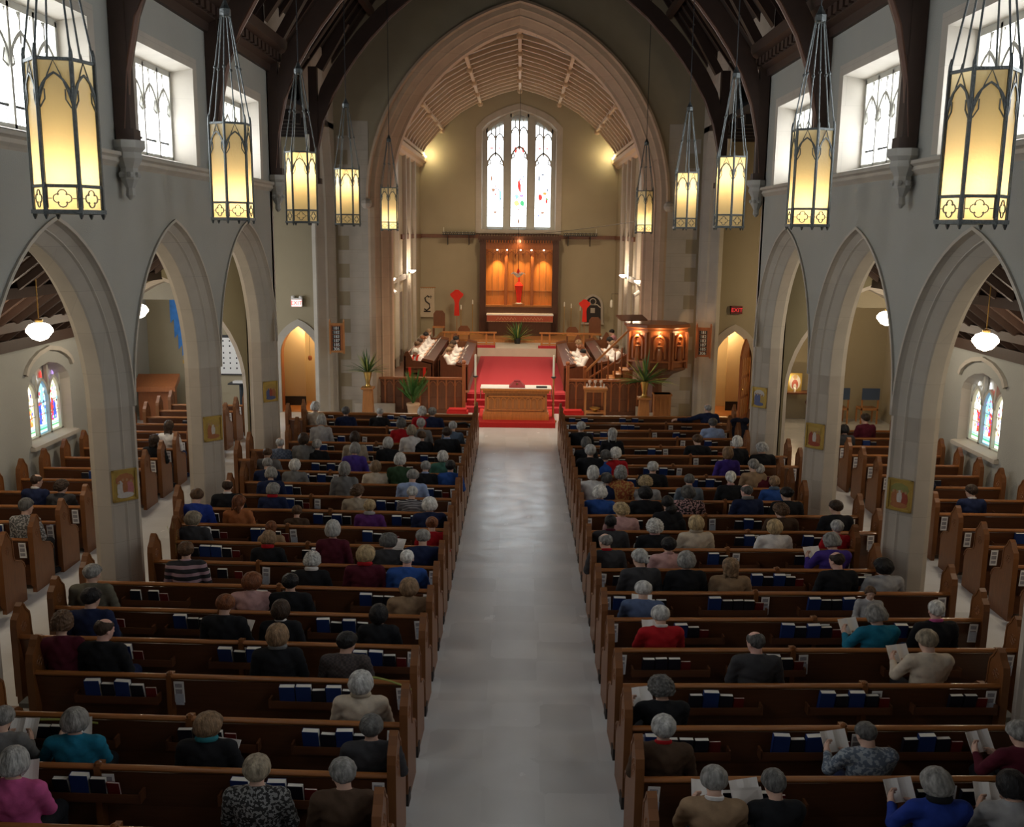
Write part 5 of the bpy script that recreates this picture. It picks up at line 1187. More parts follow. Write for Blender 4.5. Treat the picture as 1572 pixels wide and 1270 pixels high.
# ================================================================ PEOPLE
# bodies are grown from smooth distance fields and meshed with surface nets
def rotm(yaw=0, pitch=0, roll=0):
    cy_, sy = math.cos(yaw), math.sin(yaw); cp_, sp = math.cos(pitch), math.sin(pitch); cr, sr = math.cos(roll), math.sin(roll)
    Z = np.array([[cy_, -sy, 0], [sy, cy_, 0], [0, 0, 1]]); X = np.array([[1, 0, 0], [0, cp_, -sp], [0, sp, cp_]]); Y = np.array([[cr, 0, sr], [0, 1, 0], [-sr, 0, cr]])
    return Z @ X @ Y
class SDF:
    def __init__(s, lo, hi, h):
        s.lo = np.array(lo, float); s.h = h; s.n = np.ceil((np.array(hi) - s.lo) / h).astype(int) + 1
        s.f = np.full(s.n, .2, np.float32)
    def _sl(s, lo, hi, m=.05):
        a = np.maximum(0, np.floor((np.array(lo) - m - s.lo) / s.h).astype(int)); b = np.minimum(s.n, np.ceil((np.array(hi) + m - s.lo) / s.h).astype(int) + 1)
        if np.any(b <= a): return None
        g = np.meshgrid(*[s.lo[i] + s.h * np.arange(a[i], b[i]) for i in range(3)], indexing='ij', sparse=True)
        return tuple(slice(a[i], b[i]) for i in range(3)), g
    def _mix(s, sl, d, k):
        f = s.f[sl]
        if k <= 0: s.f[sl] = np.minimum(f, d); return
        h = np.clip(.5 + .5 * (f - d) / k, 0, 1); s.f[sl] = f * (1 - h) + d * h - k * h * (1 - h)
    def cap(s, a, b, ra, rb, k=.02):
        a, b = np.array(a, float), np.array(b, float); r = max(ra, rb); q = s._sl(np.minimum(a, b) - r, np.maximum(a, b) + r)
        if q is None: return
        sl, (x, y, z) = q; ab = b - a; L2 = ab @ ab + 1e-9
        t = np.clip(((x - a[0]) * ab[0] + (y - a[1]) * ab[1] + (z - a[2]) * ab[2]) / L2, 0, 1)
        d = np.sqrt((x - a[0] - t * ab[0]) ** 2 + (y - a[1] - t * ab[1]) ** 2 + (z - a[2] - t * ab[2]) ** 2) - (ra + (rb - ra) * t)
        s._mix(sl, d, k)
    def ell(s, c, r, k=.02, Rm=None, sub=False):
        c = np.array(c, float); r = np.array(r, float); m = r.max(); q = s._sl(c - m, c + m)
        if q is None: return
        sl, (x, y, z) = q; X, Y, Z = x - c[0], y - c[1], z - c[2]
        if Rm is not None: X, Y, Z = (Rm[0, 0] * X + Rm[1, 0] * Y + Rm[2, 0] * Z, Rm[0, 1] * X + Rm[1, 1] * Y + Rm[2, 1] * Z, Rm[0, 2] * X + Rm[1, 2] * Y + Rm[2, 2] * Z)
        k0 = np.sqrt((X / r[0]) ** 2 + (Y / r[1]) ** 2 + (Z / r[2]) ** 2); k1 = np.sqrt((X / r[0] ** 2) ** 2 + (Y / r[1] ** 2) ** 2 + (Z / r[2] ** 2) ** 2) + 1e-6
        d = k0 * (k0 - 1) / k1
        if sub: s.f[sl] = np.maximum(s.f[sl], -d)
        else: s._mix(sl, d, k)
    def grid(s): return np.meshgrid(*[s.lo[i] + s.h * np.arange(s.n[i]) for i in range(3)], indexing='ij', sparse=True)
    def cut(s, d): s.f = np.maximum(s.f, d).astype(np.float32)
    def mesh(s, name, mm):
        f = s.f; f[0] = f[-1] = .1; f[:, 0] = f[:, -1] = .1; f[:, :, 0] = f[:, :, -1] = .1
        neg = f < 0; c = np.zeros(tuple(s.n - 1), np.int8)
        for dx in (0, 1):
            for dy in (0, 1):
                for dz in (0, 1): c += neg[dx:s.n[0] - 1 + dx, dy:s.n[1] - 1 + dy, dz:s.n[2] - 1 + dz]
        cells = np.argwhere((c > 0) & (c < 8)); idx = np.full(c.shape, -1, np.int64); idx[tuple(cells.T)] = np.arange(len(cells))
        acc = np.zeros((len(cells), 3)); cnt = np.zeros(len(cells)); cr = [(0, 0, 0), (1, 0, 0), (0, 1, 0), (1, 1, 0), (0, 0, 1), (1, 0, 1), (0, 1, 1), (1, 1, 1)]
        for a in range(8):
            for b in (a | 1, a | 2, a | 4):
                if b == a: continue
                pa = cells + cr[a]; pb = cells + cr[b]; fa = f[tuple(pa.T)]; fb = f[tuple(pb.T)]; m = (fa < 0) != (fb < 0)
                t = (fa / (fa - fb + 1e-12))[:, None]; acc[m] += (pa + t * (pb - pa))[m]; cnt[m] += 1
        V = s.lo + s.h * acc / np.maximum(cnt, 1)[:, None]; faces = []
        for ax in range(3):
            o = [0, 0, 0]; o[ax] = 1; A = neg[:s.n[0] - o[0], :s.n[1] - o[1], :s.n[2] - o[2]]; B = neg[o[0]:, o[1]:, o[2]:]
            e = np.argwhere(A != B); u, v = [(1, 2), (2, 0), (0, 1)][ax]; e = e[(e[:, u] > 0) & (e[:, v] > 0)]; fl_ = A[tuple(e.T)]
            def at(du, dv): q = e.copy(); q[:, u] -= du; q[:, v] -= dv; return idx[tuple(q.T)]
            q = np.stack([at(1, 1), at(0, 1), at(0, 0), at(1, 0)], 1); q[~fl_] = q[~fl_][:, ::-1]; faces.append(q)
        Q = np.concatenate(faces); Q = Q[(Q >= 0).all(1)]
        me = bpy.data.meshes.new(name); me.vertices.add(len(V)); me.vertices.foreach_set('co', V.astype(np.float32).ravel())
        me.loops.add(len(Q) * 4); me.loops.foreach_set('vertex_index', Q.astype(np.int32).ravel()); me.polygons.add(len(Q))
        me.polygons.foreach_set('loop_start', np.arange(0, len(Q) * 4, 4, dtype=np.int32)); me.polygons.foreach_set('loop_total', np.full(len(Q), 4, np.int32))
        me.polygons.foreach_set('use_smooth', np.ones(len(Q), bool)); me.update(calc_edges=True); me.materials.append(M[mm]); return me

NECK = np.array((0, .155, 1.10))
def head_frame(yaw, pitch, roll): return rotm(R(yaw), R(pitch), R(roll))
def HP(Rm, p): return NECK + Rm @ (np.array(p, float) - NECK)
def hand(S, w, d, side, nrm, sx, curl=.5, k=.008):
    """palm, four fingers of different lengths and a thumb; w wrist, d forward, side thumb side, nrm palm normal"""
    w, d, side, nrm = [np.array(q, float) for q in (w, d, side, nrm)]; d /= np.linalg.norm(d); side /= np.linalg.norm(side); nrm /= np.linalg.norm(nrm)
    S.cap(w, w + d * .03, .027, .030, .02); 
    for t in (-.024, -.008, .008, .024): S.cap(w + d * .02 + side * t * .7, w + d * .085 + side * t, .014, .012, .012)
    for t, L in ((-.029, .052), (-.010, .066), (.010, .074), (.029, .066)):
        p = w + d * .085 + side * t; a = curl * .9; q = p + (d * math.cos(a) + nrm * math.sin(a)) * L * .5; e = q + (d * math.cos(a * 2.3) + nrm * math.sin(a * 2.3)) * L * .55
        S.cap(p, q, .0105, .0095, .004); S.cap(q, e, .0095, .0075, .004)
    p = w + d * .02 + side * .026; q = p + (side * .7 + d * .6) * .036; e = q + (side * .25 + d * .8 + nrm * .4) * .034
    S.cap(p, q, .014, .011, .008); S.cap(q, e, .011, .008, .004)
POSES = {   # yaw pitch roll of the head, arms
    'up': dict(h=(0, -4, 0), arm='lap'), 'down': dict(h=(3, -26, 2), arm='lap'), 'read': dict(h=(0, -30, 0), arm='read'),
    'left': dict(h=(32, -14, 4), arm='lap'), 'right': dict(h=(-32, -14, -4), arm='lap'), 'readl': dict(h=(18, -26, 3), arm='readl'), 'reach': dict(h=(30, -6, 0), arm='reach')}
def arms(kind):
    """shoulder, elbow, wrist, hand direction, thumb side, palm normal, curl — left then right"""
    if kind == 'lap': return [(s, (s * .185, .15, .985), (s * .245, .20, .735), (s * .115, .40, .665), (-s * .35, 1, -.15), (-s, 0, .2), (0, -.1, -1), .45) for s in (-1, 1)]
    if kind == 'read': return [(s, (s * .185, .15, .985), (s * .235, .26, .755), (s * .13, .42, .80), (-s * .1, .75, .45), (-s * .3, .2, 1), (-s, .1, .1), .75) for s in (-1, 1)]
    if kind == 'readl': return [(-1, (-.185, .15, .985), (-.29, .24, .77), (-.25, .42, .84), (.0, .75, .5), (.2, .1, 1), (1, .1, 0), .75), (1, (.185, .15, .985), (.20, .27, .74), (.0, .44, .76), (-.4, .8, .3), (-.3, .2, 1), (-1, .1, 0), .7)]
    return [(-1, (-.185, .15, .985), (-.44, .10, .90), (-.72, .05, .90), (-1, 0, -.1), (0, .8, .4), (0, 0, -1), .5), (1, (.185, .15, .985), (.245, .20, .735), (.115, .40, .665), (-.35, 1, -.15), (-1, 0, .2), (0, -.1, -1), .45)]
def body_mesh(nm, pose):
    P = POSES[pose]; Rm = head_frame(*P['h']); wide = .82 if P['arm'] == 'reach' else .36
    S = SDF((-wide - .04, -.02, -.01), (.36, .80, 1.40), .0085)
    S.ell((0, .17, .55), (.175, .125, .12)); S.ell((0, .165, .73), (.15, .105, .16), .04); S.ell((0, .15, .90), (.165, .105, .16), .04)
    S.cap((-.14, .15, 1.005), (.14, .15, 1.005), .055, .055, .05); S.cap((0, .145, 1.02), NECK + np.array([0, .012, .03]), .056, .05, .03)
    # head
    S.ell(HP(Rm, (0, .165, 1.225)), (.074, .094, .090), .015, Rm); S.ell(HP(Rm, (0, .205, 1.165)), (.057, .062, .070), .03, Rm); S.cap(HP(Rm, (0, .17, 1.13)), HP(Rm, (0, .235, 1.115)), .035, .024, .03)
    S.cap(HP(Rm, (0, .258, 1.205)), HP(Rm, (0, .276, 1.178)), .009, .014, .010); S.ell(HP(Rm, (0, .255, 1.145)), (.026, .012, .009), .008, Rm)
    S.cap(HP(Rm, (-.035, .250, 1.222)), HP(Rm, (.035, .250, 1.222)), .010, .010, .015)
    for s in (-1, 1):
        S.ell(HP(Rm, (s * .030, .266, 1.203)), (.013, .010, .009), 0, Rm, True); S.ell(HP(Rm, (s * .030, .252, 1.203)), (.012, .011, .010), 0, Rm)
        S.ell(HP(Rm, (s * .077, .165, 1.185)), (.011, .020, .032), .008, Rm); S.ell(HP(Rm, (s * .088, .170, 1.190)), (.006, .010, .016), 0, Rm, True)
        hp, kn, an = (s * .09, .20, .52), (s * .115, .60, .525), (s * .12, .585, .10)
        S.cap(hp, kn, .085, .058, .03); S.cap(kn, an, .055, .036, .02); S.cap((s * .12, .58, .055), (s * .135, .74, .035), .038, .030, .02)
    for s, sh, el, wr, d, sd, nr, cu in arms(P['arm']):
        S.cap(sh, el, .050, .038, .03); S.cap(el, wr, .037, .026, .02); hand(S, wr, d, sd, nr, s, cu)
    return S.mesh(nm, 'skin')
def top_mesh(nm, kind, long=False):
    wide = .82 if kind == 'reach' else .40
    S = SDF((-wide, -.02, .36), (.40, .62, 1.14), .010)
    S.ell((0, .17, .56), (.20, .145, .15)); S.ell((0, .165, .73), (.172, .125, .19), .05); S.ell((0, .15, .90), (.186, .124, .17), .05)
    S.cap((-.155, .15, .995), (.155, .15, .995), .066, .066, .05); S.cap((0, .14, 1.02), (0, .150, 1.075), .075, .062, .03)
    for s, sh, el, wr, d, sd, nr, cu in arms(kind):
        sh, el, wr = map(np.array, (sh, el, wr)); S.cap(sh, el, .071, .054, .035); S.cap(el, wr - (wr - el) * .06, .050, .039, .025)
    x, y, z = S.grid()
    fold = .005 * np.sin(z * 42 + 3 * np.sin(x * 14)) * np.sin(x * 19 + y * 23 + 2 * np.sin(z * 11)); S.f = (S.f + fold).astype(np.float32)
    S.cut(np.maximum(z - 1.083 + (y - .14) * .35, .44 - z) + 0 * x)
    return S.mesh(nm, 'cloth')
def trouser_mesh(nm, skirt=False):
    S = SDF((-.32, -.02, -.03), (.32, .82, .72), .012)
    S.ell((0, .175, .55), (.195, .145, .135))
    for s in (-1, 1):
        hp, kn, an = (s * .09, .20, .53), (s * .115, .60, .53), (s * .12, .59, .12)
        S.cap(hp, kn, .102, .074, .03); S.cap(kn, an, .070, .055, .02); S.cap((s * .12, .575, .055), (s * .138, .755, .038), .050, .042, .01)
    if skirt: S.cap((-.05, .45, .50), (.05, .45, .50), .11, .11, .06); S.cap((0, .62, .48), (0, .62, .25), .13, .15, .05)
    return S.mesh(nm, 'cloth')
def hair_mesh(nm, style):
    """in head coordinates: origin at the skull centre, +y the face"""
    S = SDF((-.17, -.20, -.34), (.17, .16, .17), .0062); x, y, z = S.grid()
    g = .75 * z - .66 * y + .034
    th = dict(short=.015, neat=.019, curly=.031, bob=.025, long=.021, bun=.016, pony=.015, bald=.008, fluffy=.027, crop=.008)[style]
    S.ell((0, -.004, 0), (.079 + th, .098 + th, .089 + th)); low = -.088
    if style in ('bob', 'fluffy', 'curly'): S.ell((0, -.022, -.045), (.078 + th, .080 + th, .085 + th * .7), .03); low = dict(bob=-.135, fluffy=-.10, curly=-.105)[style]
    if style == 'long': S.ell((0, -.045, -.12), (.088, .060, .155), .04); low = -.26
    if style == 'bun': S.ell((0, -.115, .01), (.042, .036, .042), .01)
    if style == 'pony': S.cap((0, -.095, .0), (0, -.125, -.06), .030, .024, .02); S.cap((0, -.125, -.06), (.01, -.115, -.20), .026, .014, .02); 
    amp, fr = dict(curly=(.0095, 80), fluffy=(.0075, 52), short=(.0042, 75), neat=(.0038, 65), bob=(.0050, 55), long=(.006, 60)).get(style, (.0035, 65))
    n = np.sin(fr * x + 2.1 * np.sin(.55 * fr * z)) * np.sin(fr * y + 1.7 * np.sin(.6 * fr * x)) * np.sin(fr * (.55 if style not in ('curly',) else 1) * z + 1.3 * np.sin(.5 * fr * y)); S.f = (S.f + amp * n).astype(np.float32)
    face = {'bob': .046, 'long': .046, 'curly': .040, 'fluffy': .040}.get(style, .034)
    keep = -(.75 * z - .66 * y + face)
    keep = np.maximum(keep, low - z) + 0 * x
    if style in ('bob', 'long', 'fluffy'):    # side hair in front of the ears
        side = np.maximum(np.maximum(.062 - np.abs(x), y - .045), low - z); keep = np.minimum(keep, side)
    if style == 'bald': keep = np.maximum(keep, np.sqrt(x ** 2 + (y - .01) ** 2 + (z - .105) ** 2) * -1 + .078)
    S.cut(keep)
    S.f = np.where(((x / .070) ** 2 + (y / .090) ** 2 + (z / .086) ** 2) < 1, .05, S.f).astype(np.float32)   # hollow for the skull
    return S.mesh(nm, 'hair')
BODY = {p: body_mesh('person', p) for p in POSES}
TOPM = {k: top_mesh('top', k) for k in ('lap', 'read', 'readl', 'reach')}
TRM = trouser_mesh('trousers')
HAIRM = {s: hair_mesh('hair', s) for s in ('short', 'neat', 'curly', 'bob', 'long', 'bun', 'pony', 'bald', 'fluffy', 'crop')}
def ring_mesh(r, t, tilt, mm, nm, sq=1.0):
    q = MB(); n = 18; pts = [(r * math.cos(a), r * .95 * math.sin(a), tilt * math.sin(a) * r) for a in np.linspace(0, 2 * PI, n + 1)]
    q.loft([[(p[0] * (1 + t * math.cos(b) / r), p[1] * (1 + t * math.cos(b) / r), p[2] + t * sq * math.sin(b)) for b in np.linspace(0, 2 * PI, 8)[:-1]] for p in pts], True, False); return mesh_of(nm, q, mm, True)
COLLAR = ring_mesh(.064, .010, -.35, 'cloth', 'collar', 2.0); SCARF = ring_mesh(.073, .026, -.30, 'cloth', 'scarf', 1.3)
SK = {'l': (.62, .40, .31), 'p': (.70, .42, .35), 't': (.45, .27, .18), 'd': (.06, .035, .025), 'm': (.26, .14, .085)}
HC = dict(white=(.62, .61, .58), silver=(.42, .42, .41), grey=(.24, .235, .225), darkgrey=(.10, .098, .095), blond=(.42, .31, .17), ashblond=(.30, .25, .18), brown=(.10, .055, .030), darkbrown=(.040, .024, .016), black=(.012, .011, .012), auburn=(.16, .055, .022), sandy=(.22, .14, .08))
TC = dict(black=(.012, .013, .016), navy=(.014, .022, .065), charcoal=(.045, .045, .050), grey=(.17, .17, .17), lightgrey=(.36, .36, .37), white=(.70, .68, .67), cream=(.58, .50, .40), beige=(.40, .34, .26), tan=(.30, .20, .12), brown=(.075, .045, .028), red=(.38, .010, .016), maroon=(.085, .010, .022), blue=(.025, .08, .30),
          royal=(.018, .045, .28), teal=(.012, .16, .26), lightblue=(.32, .42, .66), purple=(.10, .025, .14), violet=(.055, .030, .22), green=(.035, .075, .035), seagreen=(.05, .14, .11), pink=(.55, .33, .32), rose=(.55, .10, .28), denim=(.09, .13, .24), orange=(.40, .14, .05), olive=(.13, .12, .09), slate=(.13, .16, .20), jade=(.03, .20, .24), dustyblue=(.10, .14, .20))
PAT = {'floral': pattern('floral', 'spots', (.35, .08, .03), (.50, .28, .08), 28), 'pinkfloral': pattern('pinkfloral', 'spots', (.02, .012, .015), (.50, .30, .30), 34), 'printblue': pattern('printblue', 'spots', (.10, .13, .18), (.28, .32, .36), 32), 'printblack': pattern('printblack', 'spots', (.020, .020, .020), (.22, .22, .22), 42),
       'rugby': pattern('rugby', 'stripes', (.022, .022, .028), (.40, .26, .30), 3.0), 'striped': pattern('striped', 'stripes', (.02, .02, .03), (.40, .40, .42), 11), 'tweed': pattern('tweed', 'check', (.040, .034, .034), (.075, .058, .056), 40), 'fur': pattern('fur', 'spots', (.12, .12, .12), (.42, .41, .40), 34), 'houndstooth': pattern('houndstooth', 'spots', (.02, .02, .02), (.6, .6, .6), 30), 'plaid': pattern('plaid', 'check', (.05, .07, .12), (.12, .15, .22), 22)}
_tp = {}
def pat_top(kind, patn):
    key = (kind, patn)
    if key not in _tp: me = TOPM[kind].copy(); me.materials.clear(); me.materials.append(PAT[patn]); _tp[key] = me
    return _tp[key]
rp = random.Random(5)
def make_person(loc, rz, pose, hs, hc, top, skin='l', sc=1.0, wd=1.0, coll=None, scarf=None, trou='black', label='', zs=1.0, name='person', group=None):
    o = bpy.data.objects.new(name, BODY[pose]); COL.objects.link(o); o.location = loc; o.rotation_euler = (0, 0, rz); o.scale = (sc * wd, sc * 1.02, sc * zs); o.color = (*SK[skin], 1)
    tag(o, label, 'person', group)
    kind = POSES[pose]['arm']
    t = child('jacket' if top in ('black', 'navy', 'charcoal', 'brown', 'tweed') else 'top', pat_top(kind, top) if top in PAT else TOPM[kind], o); t.color = (*(TC[top] if top in TC else (.5, .5, .5)), 1)
    t = child('trousers', TRM, o); t.color = (*TC[trou], 1)
    if hs:
        Rm = head_frame(*POSES[pose]['h']); c = HP(Rm, (0, .165, 1.225)); h = child('hair', HAIRM[hs], o)
        h.matrix_local = Matrix.LocRotScale(Vector(c), Matrix([list(r_) for r_ in Rm]).to_quaternion(), Vector((1.07, 1.05, 1.03)) if hs not in ('bald', 'crop') else None); j = rp.uniform(.85, 1.12); h.color = (*[v * j for v in HC[hc]], 1)
    if coll: q_ = child('collar', COLLAR, o, (0, .150, 1.078)); q_.color = (*TC[coll], 1)
    if scarf: q_ = child('scarf', SCARF, o, (0, .150, 1.085)); q_.color = (*TC[scarf], 1)
    return o
def booklet(loc, rz, tilt, w_=.135, h=.20, lab='', cat='booklet', open_=.35):
    q = MB(); n = 5
    for s in (-1, 1): q.loft([[(s * w_ * t / n, .02 * math.sin(PI * t / n) - open_ * w_ * t / n * .0 + s * 0, 0) for _ in (0,)] + [(s * w_ * t / n, .02 * math.sin(PI * t / n), h)] + [(s * w_ * t / n, .02 * math.sin(PI * t / n) + .004, h)] + [(s * w_ * t / n, .02 * math.sin(PI * t / n) + .004, 0)] for t in range(n + 1)])
    o = ob('open_booklet', q, 'paper', label=lab, cat=cat, group='open booklets held by people'); o.location = loc; o.rotation_euler = (R(tilt), 0, rz); return o

